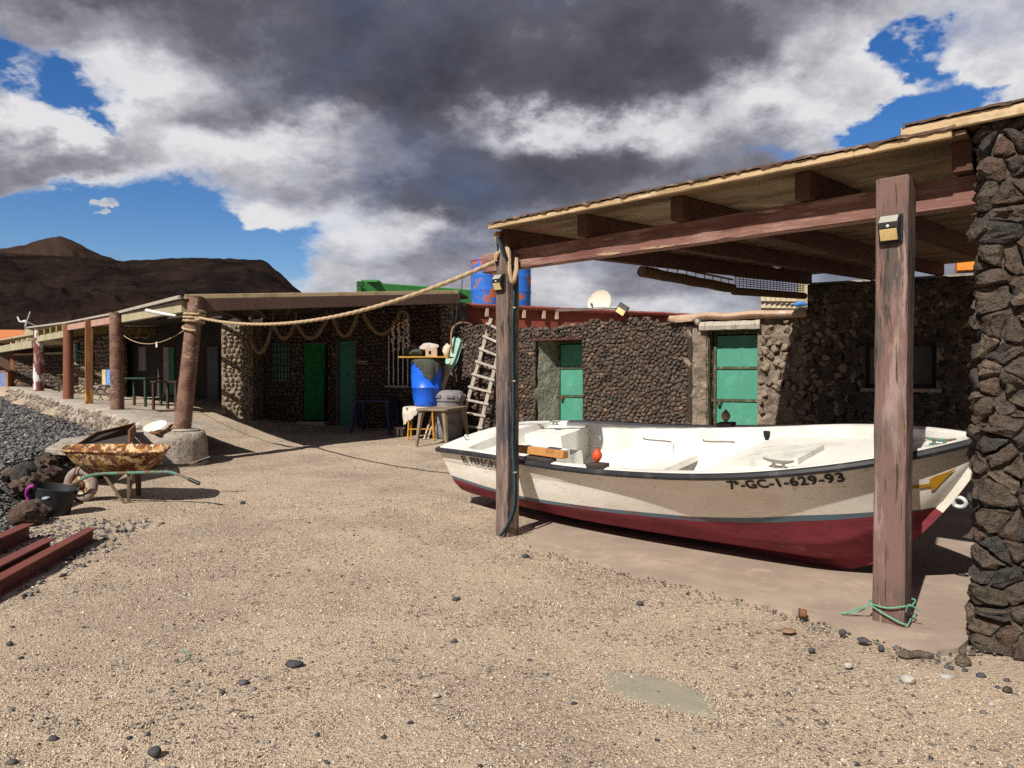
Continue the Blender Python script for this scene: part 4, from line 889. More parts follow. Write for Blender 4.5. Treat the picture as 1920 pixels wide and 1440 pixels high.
# keel strip, and the white stem above the waterline
rows = []
for s in SS:
    k = hk(s); base = hull(s, 0); x = base.x; w_ = .026
    if s < BP['sk']: rows.append([Vector((x, -w_, 0)), Vector((x, w_, 0)), Vector((x, w_, base.z + .02)), Vector((x, -w_, base.z + .02))])
    else:
        dx = .015 + .015 * (s - BP['sk']) / (1 - BP['sk']); rows.append([Vector((x + dx, -w_ * .6, k - .012)), Vector((x + dx, w_ * .6, k - .012)), Vector((x - .04, w_, base.z + .02)), Vector((x - .04, -w_, base.z + .02))])
iw = max(i for i, s in enumerate(SS) if hk(s) < zw(s))
for nm, rr_, m_ in (('keel', rows[:iw + 1], HULLR), ('stem', rows[iw:-1], HULLW)):
    mb = MB().grid(rr_, close=True); n_ = len(rr_) - 1; mb.f += [(0, 1, 2, 3), (4 * n_, 4 * n_ + 3, 4 * n_ + 2, 4 * n_ + 1)]; obj(nm, mb, m_, boat)
# black rubbing strake round the sheer
rail = [hull(s, 8.9, -1, .018) for s in SS[:-1]] + [Vector((BP['L'] + .03, 0, BP['h1'] - .02))] + [hull(s, 8.9, 1, .018) for s in SS[-2::-1]]
tr = [hull(0, 8.9, 1, .018).lerp(hull(0, 8.9, -1, .018), k / 8) + Vector((-.03 * math.sin(PI * k / 8) - .012, 0, 0)) for k in range(1, 8)]
obj('rubbing_strake', MB().tube(rail + tr, .027, 8, closed=True), RUBBER, boat, smooth=True)
# gunwale and liner
def inb(s, d): return max(.008, hb(s) - d)
rows = []
SOLE = .27
for s in SS[1:-1]:
    h = hs_(s); x = BP['L'] * s; b = hb(s); e_ = min(1, b / .3)
    def rowp(side): return [Vector((x, side * (b + .004), h - .012)), Vector((x, side * (b - .008), h + .014)), Vector((x, side * inb(s, .05 * e_), h + .018)), Vector((x, side * inb(s, .085 * e_), h + .010)), Vector((x, side * inb(s, .098 * e_), h - .02))] + ([Vector((x, side * min(inside(s, h - .2), inb(s, .115 * e_)), h - .20)), Vector((x, side * min(inside(s, h - .34), inb(s, .16 * e_)), h - .34)), Vector((x, side * min(inside(s, SOLE + .03), inb(s, .30 * e_) * .92), SOLE + .03)), Vector((x, side * min(inside(s, SOLE), inb(s, .34 * e_) * .8), SOLE))] if s < .69 else [Vector((x, side * inb(s, .10 * e_), h - .05 - .015 * i_)) for i_ in range(4)])
    a = rowp(-1); b_ = rowp(1); rows.append(a + b_[::-1])
obj('liner', MB().grid(rows), GELCOAT, boat, smooth=True, sharp=50)
def deckpatch(s0, s1, y0, y1, dz, ds=10, drop=None, crown=0.0, name='deck', inset=.09, m_=GELCOAT):
    """a moulded box across part of the boat; y0,y1 as shares of the inner half breadth (-1 near .. 1 far)"""
    rows = []; ny = 9
    for i in range(ds + 1):
        s = s0 + (s1 - s0) * i / ds; b = inb(s, inset); h = hs_(s) + dz; row = []
        for j in range(ny + 1):
            f = y0 + (y1 - y0) * j / ny; row.append(Vector((BP['L'] * s, f * b, h + crown * (1 - f * f))))
        rows.append(row)
    if drop is not None:
        def low(p_, dx=0.0):
            z = max(p_.z - drop, SOLE + .004); b_ = inside(p_.x / BP['L'], z) - .01; return Vector((p_.x + dx, max(-b_, min(b_, p_.y)), z))
        rows = [[low(p_) for p_ in rows[0]]] + rows + [[low(p_) for p_ in rows[-1]]]
        rows = [[low(r_[0]) if 0 < i < len(rows) - 1 else r_[0]] + r_ + [low(r_[-1]) if 0 < i < len(rows) - 1 else r_[-1]] for i, r_ in enumerate(rows)]
    return obj(name, MB().grid(rows), m_, boat, smooth=True, sharp=35, bevel=.0)
deckpatch(.0, .105, -1.06, 1.06, .018, drop=.32, crown=.035, name='stern_deck', inset=.055)
deckpatch(.10, .30, -1.0, -.18, -.055, drop=.45, name='stern_locker')
deckpatch(.10, .215, .30, 1.0, -.03, drop=.45, name='stern_locker')
deckpatch(.09, .27, -.185, .305, -.17, drop=.4, name='engine_well')
deckpatch(.14, .23, -.82, -.30, -.045, drop=.03, name='locker_lid')
deckpatch(.655, .975, -1.0, 1.0, -.07, drop=.04, crown=.03, name='fore_deck')
deckpatch(.650, .654, -1.0, 1.0, -.075, ds=1, drop=.6, crown=.03, name='bulkhead')
deckpatch(.695, .79, -.55, .10, .0, drop=.10, name='hatch_lid', m_=plain('dull gelcoat', (.60, .585, .53), .55))
deckpatch(.44, .49, -.98, .98, -.24, drop=.06, name='thwart')
for s0_, s1_ in ((.36, .43), (.50, .57)):   # moulded seat recess lines inside the far wall
    pts = [Vector((BP['L'] * s_, inb(s_, .135), hs_(s_) - dz)) for s_, dz in ((s0_, .06), (s0_ + .005, .09), (s1_ - .01, .10), (s1_, .13), (s1_, .26))]
    obj('moulded_rib', MB().tube(smooth_path(pts, 4), .006, 6), GELCOAT, boat, smooth=True)
def cleat(s, side, m_, sc_=1.0, ds=0, dz=.0, y=None):
    p = Vector((BP['L'] * s, side * (hb(s) - .05) if y is None else y, hs_(s) + .018 + dz)); mb = MB()
    for q in (-.035, .035): mb.tube([p + Vector((q * sc_, 0, 0)), p + Vector((q * sc_, 0, .035 * sc_))], .012 * sc_, 8)
    mb.tube([p + Vector((x * sc_, 0, z * sc_)) for x, z in ((-.11, .055), (-.06, .042), (0, .038), (.06, .042), (.11, .055))], [.006 * sc_, .011 * sc_, .013 * sc_, .011 * sc_, .006 * sc_], 8); mb.box(p + Vector((0, 0, .004)), (1, 0, 0), (0, 1, 0), (0, 0, 1), .13 * sc_, .035 * sc_, .008)
    return obj('cleat', mb, m_, boat, smooth=True)
cleat(.795, -1, STEEL); cleat(.945, 1, TUBEG, .9, y=.02, dz=-.05); cleat(.16, 1, STEEL, .8, dz=.02, y=.40)
p = hull(.05, 9, -1) + Vector((0, .25, .05)); obj('lifting_ring', MB().tube([p + Vector((0, .022 * math.cos(a), .028 + .028 * math.sin(a))) for a in np.linspace(0, 2 * PI, 13)[:-1]], .007, 6, closed=True), STEEL, boat, smooth=True)
mb = MB().box(Vector((BP['L'] * .225, -.33, hs_(.2) - .02)), (1, 0, 0), (0, 1, 0), (0, 0, 1), .06, .06, .05); obj('latch', mb, STEEL, boat, bevel=.006)
sF = .63; p = Vector((BP['L'] * sF, inb(sF, .105), hs_(sF) - .02)); mb = MB().box(p + Vector((0, -.012, -.02)), (1, 0, 0), (0, 1, 0), (0, 0, 1), .055, .02, .05); mb.prism([p + Vector((-.022, -.02, -.045)), p + Vector((.022, -.02, -.045)), p + Vector((.014, -.02, -.11)), p + Vector((-.014, -.02, -.11))], (0, .015, 0)); obj('latch', mb, BLACKP, boat)
ey = hull(.94, 2.6, -1); ex_ = BP['L'] * (BP['sk'] + (1 - BP['sk']) * (.63) ** (1 / BP['pk'])) ; ez = (BP['h1'] - .04) * .63
c = Vector((ex_ + .06, 0, ez - .012)); ringp = [c + Vector((.04 * math.cos(a), 0, .032 * math.sin(a))) for a in np.linspace(0, 2 * PI, 17)[:-1]]
mb = MB().tube(ringp, .013, 8, closed=True); mb.box(c + Vector((-.05, 0, .01)), (1, 0, 0), (0, 1, 0), (0, 0, 1), .06, .03, .05); obj('towing_eye', mb, GALV, boat, smooth=True)
# lettering and arrow laid on the hull side
def text_mesh(txt, bold=.0):
    cu = bpy.data.curves.new('t', 'FONT'); cu.body = txt; cu.size = 1; cu.offset = bold; cu.resolution_u = 4; cu.space_character = 1.08
    o_ = bpy.data.objects.new('t', cu); COL.objects.link(o_); dg = bpy.context.evaluated_depsgraph_get(); me = bpy.data.meshes.new_from_object(o_.evaluated_get(dg))
    v = [tuple(q.co) for q in me.vertices]; f = [tuple(p_.vertices) for p_ in me.polygons]; bpy.data.objects.remove(o_); bpy.data.meshes.remove(me); bpy.data.curves.remove(cu); return v, f
def on_hull(v, f, s0, s1, q0, q1, name, m_, lift=.004, skew=0.0):
    x0 = min(p_[0] for p_ in v); x1 = max(p_[0] for p_ in v); y0 = min(p_[1] for p_ in v); y1 = max(p_[1] for p_ in v)
    bm = bmesh.new(); vv = [bm.verts.new(p_) for p_ in v]
    for q in f:
        try: bm.faces.new([vv[i] for i in q])
        except ValueError: pass
    for k in range(1, 40):
        bmesh.ops.bisect_plane(bm, geom=bm.verts[:] + bm.edges[:] + bm.faces[:], plane_co=(x0 + (x1 - x0) * k / 40, 0, 0), plane_no=(1, 0, 0))
    mb = MB(); bm.verts.index_update()
    for p_ in bm.verts:
        t_ = (p_.co.x - x0) / (x1 - x0); s = s0 + (s1 - s0) * t_; q = q0 + (q1 - q0) * (p_.co.y - y0) / (y1 - y0) + skew * t_
        P_ = hull(s, q); n_ = (hull(s + .004, q) - hull(s - .004, q)).cross(hull(s, min(8.98, q + .05)) - hull(s, q - .05)).normalized()
        if n_.y > 0: n_ = -n_
        mb.v.append(tuple(P_ + n_ * lift))
    mb.f = [tuple(w_.index for w_ in q.verts) for q in bm.faces]; bm.free()
    o_ = obj(name, mb, m_, boat, fix=False); return o_
M_b = boat.matrix_world.copy()
def s_at(x, q=8.5, side=-1):                           # which station shows at a picture column
    best = None
    for i in range(400):
        s = .001 + i / 401; p_ = M_b @ hull(s, q, side) - Vector((0, 0, HCAM)); dep = p_.dot(_fw); X_ = 960 + F * p_.x / dep
        if best is None or abs(X_ - x) < best[0]: best = (abs(X_ - x), s)
    return best[1]
S_OF = s_at(1116, 9); S_PK = s_at(1008, 9); S_BF = s_at(1366, 9, 1)
for s_, side, l_ in ((S_OF, -1, .20), (S_PK, -1, .36), (S_BF, 1, .17)):   # oarlock pads
    a = Vector((BP['L'] * s_, side * (hb(s_) - .035), hs_(s_) + .032)); b2 = Vector((BP['L'] * (s_ + .01), side * (hb(s_ + .01) - .035), hs_(s_ + .01) + .032)); d_ = (b2 - a).normalized()
    obj('oarlock_pad', MB().bar(a - d_ * l_ / 2, a + d_ * l_ / 2, .085, .032), plain('dark pad wood %.2f' % s_, (.052, .04, .036), .8), boat, bevel=.004)
v, f = text_mesh('EL PEREGRINO', .02); on_hull(v, f, s_at(865), s_at(951), 7.95, 8.55, 'boat_name', LETTER, lift=.009)
v, f = text_mesh('7ª-GC-1-629-93', .032); on_hull(v, f, s_at(1362), s_at(1578), 8.02, 8.62, 'registration_number', LETTER, lift=.007)
v = [(0, .36), (.05, .34), (.70, .36), (.68, .08), (.74, .03), (1.02, .42), (1.03, .50), (.76, .97), (.69, .94), (.70, .62), (.05, .58), (0, .54)]
v = [(x, y, 0) for x, y in v]; on_hull(v, [tuple(range(12))], s_at(1640, 7.3), s_at(1793, 7.3), 7.0, 7.62, 'painted_arrow', YARROW, lift=.007)
# loose things on the boat
def bw(s, side, dy=0, dz=0, q=None): return M_b @ Vector((BP['L'] * s, side * (hb(s) - .035) + dy, hs_(s) + dz))
a, b2 = bw(s_at(964, 9), -1, .03, .088), bw(s_at(1052, 9), -1, .03, .088)
thing('wooden_plank', MB().prism([a + UP * -.036 - n1 * .045, a + UP * -.036 + n1 * .045, a + UP * .03 + n1 * .045, a + UP * .036 - n1 * .03], b2 - a), PLANKW, 'short varnished plank lying on the near gunwale behind the left post', 'plank', bevel=.006)
def net_float(p, m_, r, h, label):
    t_ = empty('net_float', p, label, 'float'); prof = [(r * math.sin(PI * (k + .35) / 12.7) + .002, h * k / 12) for k in range(13)]
    o_ = obj('float_body', MB().lathe(prof, p, 18), m_, t_, smooth=True)
    obj('float_core', MB().lathe([(r * .22, -.003), (r * .22, h + .003)], p, 8), plain('core ' + m_.name, (.12, .07, .04)), t_); return t_
net_float(bw(S_OF, -1, 0, .05), FLOATO, .040, .125, 'orange red net float standing on the near gunwale pad')
net_float(bw(S_BF, 1, 0, .05), FLOATB, .040, .12, 'brown cork net float standing on the far gunwale pad')

# ================================================================== PORCH HOUSE ON THE LEFT
def pj(v):
    d = Vector(v) - Vector((0, 0, HCAM)); dep = d.dot(_fw); return 960 + F * d.x / dep, 720 - F * d.dot(_up) / dep
ph = empty('porch_house', (-3.9, 17.0, .2), 'dark lava stone house under a lean-to porch with green curtain door and rope swags', 'house')
top_fc = 3.0
mb = MB(); FC.slab(mb, 0, FC.L, 0, top_fc, -.5, 0); FD.slab(mb, 0, FD.L, 0, top_fc - .15, -.5, -.005); obj('wall_core', mb, MORTAR, ph)
# openings, by column and height in the picture
def opening(fr, x0, x1, y0, y1): return fr.u(x0), fr.u(x1), fr.z((x0 + x1) / 2, y1), fr.z((x0 + x1) / 2, y0)
oc = opening(FD, 573, 613, 643, 789); ot = opening(FC, 638, 669, 640, 799); ow = opening(FD, 511, 543, 643, 716); ob = opening(FC, 731, 768, 628, 722)
lay(ph, FC, cells(0, FC.L, .1, top_fc, .115, 1.25, holes=[(ot[0] - .03, ot[1] + .03, -1, ot[3] + .03), (ob[0] - .02, ob[1] + .02, ob[2] - .02, ob[3] + .02)]), .055, LAVA2, 130, joint=.009, rough=.16)
lay(ph, FD, cells(.66, FD.L, .1, top_fc - .1, .125, 1.25, holes=[(oc[0] - .03, oc[1] + .03, -1, oc[3] + .03), (ow[0] - .02, ow[1] + .02, ow[2] - .02, ow[3] + .02)]), .055, LAVA2, 60, joint=.009, rough=.16)
# lit pillar of paler stones
plA, plB = PY(416, 776, 17.05), PY(474, 779, 16.95); FP = Line(plA, plB); pz = gz(plA.x, plA.y)
mb = MB(); FP.slab(mb, 0, FP.L, pz - .2, 2.66, -1.0, 0); obj('pillar_core', mb, PLASTER, ph)
lay(ph, FP, cells(.02, FP.L - .02, pz, 2.62, .135, 1.2), .07, PALEL, 130, joint=.012, rough=.2)
# pier at the right end, catching the sun
FE = Line(FA(-.20, 0, .16), FA(.12, 0, .16)); mb = MB(); FE.slab(mb, 0, FE.L, 0, 3.02, -.5, 0); obj('pier_core', mb, MORTAR2, ph)
lay(ph, FE, cells(.0, FE.L, .1, 3.0, .11, 1.2), .05, PALEL, 70, joint=.010, rough=.2)
# doors, windows
dr = obj('door', FD.slab(MB(), oc[0] - .02, oc[1] + .02, oc[2], oc[3], .002, .02), DARKIN, ph)  # black panel, painted as the unlit room behind the curtain
rows = []
for i in range(41):
    u = oc[0] + (oc[1] - oc[0]) * (i / 40); rows.append([FD(u * (1 - .10 * (1 - t_) * i / 40) + .10 * (1 - t_) * i / 40 * oc[0], oc[2] + .03 + (oc[3] - oc[2] - .03) * t_, .075 + .018 * math.sin(i * 1.1 + 2 * t_) + .012 * math.sin(i * .37 + t_ * 5)) for t_ in [k / 16 for k in range(17)]])
obj('mesh_curtain', MB().grid(rows), CURTAIN, dr, smooth=True, sharp=80)
obj('curtain_rail', FD.slab(MB(), oc[0] - .04, oc[1] + .04, oc[3] - .03, oc[3] + .01, .05, .1), DKBEAM, dr)
obj('door_step', FD.slab(MB(), oc[0] - .12, oc[1] + .05, oc[2] - .22, oc[2] - .005, .0, .32), CONC, ph, bevel=.015)
td = obj('door', FC.slab(MB(), ot[0], ot[1], ot[2], ot[3], .005, .03), TEALD, ph)
for a, b in ((.06, .32), (.36, .62), (.66, .94)):
    obj('door_panel', FC.slab(MB(), ot[0] + .07, ot[1] - .07, ot[2] + (ot[3] - ot[2]) * a, ot[2] + (ot[3] - ot[2]) * b, .031, .042), TEALD, td, bevel=.005)
obj('handle', MB().tube([FC(ot[1] - .1, ot[2] + .95, .03), FC(ot[1] - .1, ot[2] + .95, .08), FC(ot[1] - .2, ot[2] + .95, .085)], .01, 6), STEEL, td)
obj('door_frame', FC.slab(FC.slab(MB(), ot[0] - .07, ot[0] - .003, ot[2], ot[3] + .06, .004, .07), ot[1] + .003, ot[1] + .06, ot[2], ot[3] + .06, .004, .07), DKBEAM, td)
wd = obj('window', FD.slab(MB(), ow[0], ow[1], ow[2], ow[3], .004, .016), plain('teal shutter', (.045, .13, .105)), ph)
for k in range(5): obj('grille_bar', MB().tube([FD(ow[0] + (ow[1] - ow[0]) * (k + .5) / 5, ow[2], .035), FD(ow[0] + (ow[1] - ow[0]) * (k + .5) / 5, ow[3], .035)], .009, 6), FRAMEM, wd)
for k in range(6): obj('grille_bar', MB().tube([FD(ow[0], ow[2] + (ow[3] - ow[2]) * (k + .5) / 6, .045), FD(ow[1], ow[2] + (ow[3] - ow[2]) * (k + .5) / 6, .045)], .009, 6), FRAMEM, wd)
wd = obj('window', FC.slab(MB(), ob[0], ob[1], ob[2], ob[3], .004, .016), DARKIN, ph)  # black panel stands for the shade behind the bars
for k in range(5): obj('grille_bar', MB().tube([FC(ob[0] + (ob[1] - ob[0]) * (k + .1) / 4.2, ob[2], .05), FC(ob[0] + (ob[1] - ob[0]) * (k + .1) / 4.2, ob[3], .05)], .014, 6), WHITEP, wd)
obj('sill', FC.slab(MB(), ob[0] - .05, ob[1] + .05, ob[2] - .06, ob[2] - .004, .0, .12), GREYP, wd)
# posts of the porch
POST = []
for x, yb, H_, xt, yt in ((341, 806, 2.12, 368, 562), (220, 768, 2.12, 218, 590), (167, 757, 2.12, 167, 600), (128, 748, 2.12, 128, 608), (72, 733, 2.12, 74, 617), (28, 725, 2.0, 28, 645)):
    Y_ = H_ * F / (yb - yt); POST.append((PY(x, yb, Y_), PY(xt, yt, Y_)))
def wound_post(b, t_, r0, r1, pitch, name='rope_wound_post'):
    d = t_ - b; n_ = int(d.length / pitch); prof = []; mb = MB(); rows = []
    for i in range(2 * n_ + 1):
        c = b + d * (i / (2 * n_)); r_ = (r0 + (r1 - r0) * i / (2 * n_)) * (1 + .02 * noise.noise(Vector((i * .3, 0, b.x)))) - (pitch * .40 if i % 2 else 0)
        rows.append([c + Vector((r_ * math.cos(2 * PI * k / 18), r_ * math.sin(2 * PI * k / 18), pitch * .5 * k / 18)) for k in range(18)])
    mb.grid(rows, close=True); mb.f += [tuple(range(17, -1, -1)), tuple(len(mb.v) - 18 + k for k in range(18))]
    return obj(name, mb, WRAP, ph, smooth=True, sharp=80)
wound_post(POST[0][0] - UP * .05, POST[0][1] + UP * .03, .142, .125, .034)
wound_post(POST[1][0] - UP * .05, POST[1][1] + UP * .03, .150, .150, .038)
def sq_post(b, t_, w, m_, parent=ph): return obj('post', MB().bar(b - UP * .05, t_, w, w * .9, up=(.6, -.8, 0)), m_, parent, bevel=.01)
sq_post(POST[2][0], POST[2][1], .17, YELP)
obj('post', MB().tube([POST[3][0] - UP * .05, POST[3][1]], [.135, .125], 14), BROWNP, ph, smooth=True)
# roof: front boards, beam, side beam, deck
C0 = PY(346, 561, POST[0][1].y - .12); Rr = PY(858, 551, 15.2)       # front left and front right corner (underside of the edge board)
C2 = PY(226, 588, POST[1][1].y); C4 = PY(124, 607, POST[3][1].y)
back0 = Vector((-6.0, 20.2, 3.10)); backL = Vector((-11.0, 25.5, 3.10)); backR = Vector((-1.0, 16.2, Rr.z))
gd_ = Vector((math.sin(SUN_AZ), math.cos(SUN_AZ), .02)); E1 = C0.lerp(C2, .76); E2 = C0.lerp(C2, .98)     # deck gap shaped along the sun's path so that light reaches the pillar
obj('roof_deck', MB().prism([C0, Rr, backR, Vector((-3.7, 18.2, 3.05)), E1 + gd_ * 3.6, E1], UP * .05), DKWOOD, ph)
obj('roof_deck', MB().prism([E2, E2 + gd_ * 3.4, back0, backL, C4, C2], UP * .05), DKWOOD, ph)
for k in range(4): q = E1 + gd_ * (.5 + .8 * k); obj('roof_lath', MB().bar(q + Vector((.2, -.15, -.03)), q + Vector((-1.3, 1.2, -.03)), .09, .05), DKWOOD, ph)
def edge(a, b, z0, z1, wid, m_, name, bev=.005):
    d = (b - a); d.z = 0; d.normalize(); n_ = Vector((d.y, -d.x, 0)) * wid
    return obj(name, MB().hexa([a + UP * z0, b + UP * z0, b + UP * z0 + n_, a + UP * z0 + n_, a + UP * z1, b + UP * z1, b + UP * z1 + n_, a + UP * z1 + n_]), m_, ph, bevel=bev)
edge(C0, Rr, .0, .075, .035, PALEW, 'edge_board'); edge(C0.lerp(Rr, .02) + Vector((0, .06, 0)), Rr + Vector((0, .06, 0)), -.20, -.004, .09, DKBEAM, 'front_beam')
edge(C2, C0 - Vector((.06, 0, 0)), .0, .06, .04, GREYWOOD, 'edge_board'); edge(C4, C2 - (C2 - C4).normalized() * .02, .0, .05, .04, GREYWOOD, 'edge_board')
edge(C2.lerp(C0, .02) + UP * 0, C0.lerp(C2, .04), -.20, -.005, -.09, OLIVEB, 'side_beam'); edge(C4.lerp(C2, .02), C2.lerp(C4, .04), -.19, -.005, -.09, PINKB, 'side_beam')
for k in range(7):
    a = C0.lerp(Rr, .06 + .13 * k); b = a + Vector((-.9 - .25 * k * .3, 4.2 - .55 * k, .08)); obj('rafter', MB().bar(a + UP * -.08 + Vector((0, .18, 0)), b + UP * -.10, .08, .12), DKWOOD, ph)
# deep interior wall and what shows in it
FI = Line((-13.2, 24.0), (-6.2, 19.6)); mb = MB(); FI.slab(mb, 0, FI.L, .3, 3.0, -.3, 0); mb.hexa([(-6.9, 17.6, .2), (-6.6, 17.6, .2), (-6.1, 19.6, .2), (-6.4, 19.6, .2), (-6.9, 17.6, 2.95), (-6.6, 17.6, 2.95), (-6.1, 19.6, 2.95), (-6.4, 19.6, 2.95)]); obj('inner_wall', mb, plain('shade dark wall', (.045, .036, .03), .95), ph)  # shade of the deep porch is put into this dark wall colour
def inner(name, x0, x1, y0, y1, m_, w=.03):
    a, b = FI.u(x0), FI.u(x1); z0, z1 = FI.z((x0 + x1) / 2, y1), FI.z((x0 + x1) / 2, y0); return obj(name, FI.slab(MB(), a, b, max(z0, .62), z1, .004, w), m_, ph)
inner('door', 308, 318, 651, 740, GREYP); inner('door', 319, 328, 651, 740, plain('green inner door', (.03, .16, .10))); inner('curtain', 263, 276, 650, 695, plain('grey curtain', (.24, .22, .22)), .05); inner('curtain', 234, 239, 658, 700, GREYP, .05)
inner('door', 392, 412, 650, 765, plain('dim grey door', (.085, .085, .09)), .06)
a = PY(262, 630, 17.5); mb = MB().tube([a + UP * .35, a + UP * .02], .03, 8)
for k in range(5): q = 2 * PI * k / 5; mb.tube([a, a + Vector((.17 * math.cos(q), .17 * math.sin(q), -.05)), a + Vector((.25 * math.cos(q), .25 * math.sin(q), .03))], .022, 6)
obj('driftwood_lamp', mb, plain('driftwood', (.20, .12, .05)), ph)

# lit stone wall beyond the posts with white window
lw = empty('lit_stone_wall', PY(165, 745, 25), 'sunlit rubble wall with a white window and green door jambs behind the porch posts', 'stone wall')
FL = Line(PY(132, 740, 25.5), PY(214, 740, 23.0)); mb = MB(); FL.slab(mb, 0, FL.L, .5, 2.75, -.4, 0); obj('wall_core', mb, MORTAR2, lw)
lay(lw, FL, cells(0, FL.L, .6, 2.7, .17, 1.2), .06, PALEL, 60, joint=.014, rough=.2)
def onl(name, x0, x1, y0, y1, m_, w0, w1): return obj(name, FL.slab(MB(), FL.u(x0), FL.u(x1), FL.z(x0, y1), FL.z(x0, y0), w0, w1), m_, lw)
onl('window', 139, 149, 645, 682, WHITEP, .08, .12); onl('shutter', 149.3, 152, 645, 676, DOORG, .08, .15); onl('planter', 138, 147, 674.5, 681, PLANTER, .121, .3); onl('sill', 138, 153, 682.5, 685, WHITEP, .08, .25); onl('door_jamb', 176, 180, 647, 718, DOORG, .08, .16); onl('lintel', 138, 153, 640, 643, PALEW, .08, .14)
# long low wall with a pale coping
fw_ = empty('long_stone_wall', PY(80, 735, 31), 'long dark stone wall with a pale coping behind the far left posts', 'stone wall'); FLW = Line(PY(30, 735, 33), PY(122, 735, 30)); za, zb = PY(36, 665, 33).z, PY(120, 655, 30).z
mb = MB(); FLW.slab(mb, 0, FLW.L, .6, za - .06, -.4, 0); obj('wall_core', mb, MORTAR, fw_); lay(fw_, FLW, cells(0, FLW.L, .7, za - .05, .2, 1.3), .06, LAVA2, 0, joint=.014, rough=.2); obj('coping', FLW.slab(MB(), 0, FLW.L, za - .05, za + .04, -.4, .1), PALEW, fw_)
FRW = Line(PY(-60, 735, 36), PY(36, 735, 33.5))
orw = thing('far_building', FRW.slab(MB(), -.5, FRW.L, .5, 3.0, -3.4, 0), plain('dark brown boards', (.075, .04, .025)), 'dark brown building at the far left behind the last post', 'building')
orw_i = empty('blue_cabinet', PY(10, 727, 33), 'pale blue cabinet with orange frame at the far left', 'cabinet'); q = PY(9, 712, 33)
obj('cabinet_front', MB().box(q + UP * .0, (1, .1, 0), (-.1, 1, 0), (0, 0, 1), .40, .35, .75), plain('pale blue panel', (.20, .25, .42)), orw_i); obj('cabinet_frame', MB().box(q + UP * .40, (1, .1, 0), (-.1, 1, 0), (0, 0, 1), .52, .4, .05).box(q + Vector((.235, 0, 0)), (1, .1, 0), (-.1, 1, 0), (0, 0, 1), .06, .4, .76), plain('orange wood', (.42, .16, .04)), orw_i)
# the far roofs with open rafter ends
fp = empty('far_pergola', POST[4][0], 'low flat pergola with open square rafter ends over the far left posts', 'pergola')
obj('post', MB().tube([POST[4][0] - UP * .05, POST[4][1]], .165, 14), PEELP, fp, smooth=True); obj('post', MB().tube([POST[5][0] - UP * .05, POST[5][1] + UP * .1], .17, 14), BROWNP, fp, smooth=True)
T4 = PY(122, 621, 20.6); T5 = PY(66, 631, 25); T6 = PY(-30, 655, 33)
def ebar(a, b, w, h, m_, name): return obj(name, MB().bar(a, b, w, h), m_, fp, bevel=.006)
ebar(PY(124, 626, 20.9), PY(70, 636, 24.4), .1, .2, OLIVEB, 'side_beam'); ebar(PY(62, 645, 24.6), PY(-40, 662, 34), .1, .26, OLIVEB, 'side_beam')
for k in range(5):
    q = PY(117 - 11.5 * k, 614 + 2.6 * k, 20.8 + .75 * k); obj('rafter', MB().bar(q, q + Vector((2.6, 3.4, 0)), .12, .17), plain('olive yellow rafter %d' % k, (.24, .17, .06)), fp)
for k in range(5):
    q = PY(50 - 10 * k, 637 + 2.4 * k, 26 + 1.3 * k); obj('rafter', MB().tube([q, q + Vector((3.0, 4.2, 0))], .06, 8), CREAM, fp)
obj('roof_deck', MB().prism([PY(125, 606, 20.7), PY(46, 616, 25.2), PY(46, 616, 25.2) + Vector((4.5, 5.5, .1)), PY(125, 606, 20.7) + Vector((3.4, 4.5, .1))], UP * .05), GREYWOOD, fp)
obj('fascia', MB().hexa([PY(46, 627, 25.1), PY(62, 627, 24.6), PY(62, 627, 24.6) + Vector((.05, .06, 0)), PY(46, 627, 25.1) + Vector((.05, .06, 0)), PY(46, 616.5, 25.1), PY(62, 616.5, 24.6), PY(62, 616.5, 24.6) + Vector((.05, .06, 0)), PY(46, 616.5, 25.1) + Vector((.05, .06, 0))]), OLIVEB, fp)
obj('roof_deck', MB().prism([PY(66, 627, 26), PY(-40, 645, 35), PY(-40, 645, 35) + Vector((5, 6, .1)), PY(66, 627, 26) + Vector((4, 5, .1))], UP * .06), PALEW, fp)
tr_ = empty('tiled_roof', PY(10, 640, 44), 'orange tiled roof at the far left edge', 'roof'); 
obj('roof_slope', MB().prism([PY(-80, 640, 42), PY(50, 634, 40), PY(44, 622, 46), PY(-80, 621, 48)], UP * .12), TERRA, tr_); obj('eave', MB().bar(PY(-80, 643, 41.8), PY(52, 636, 39.8), .2, .14), REDROOF, tr_)
# wind turbine on the roof
q = PY(47, 617, 25); t = empty('wind_turbine', q, 'small white wind turbine with a swept tail on the far roof', 'wind turbine')
hub = PY(50, 603, 25); obj('mast', MB().tube([q, PY(47, 604, 25)], .02, 8), STEEL, t); obj('generator', MB().tube([PY(39, 603.5, 25), PY(44, 603, 25), hub], [.02, .05, .06], 10), WHITEP, t, smooth=True)
obj('tail', MB().prism([PY(40, 605, 25), PY(35, 603, 25), PY(31, 594, 25), PY(33.5, 593.5, 25), PY(37, 601, 25), PY(40, 602.5, 25)], (0, .03, 0)), WHITEP, t)
for an in (95, 215, 335):
    d = Vector((.15, .35 * math.cos(R(an)), .35 * math.sin(R(an)))); obj('blade', MB().bar(hub, hub + d, .05, .012, up=(1, 0, 0)), WHITEP, t)
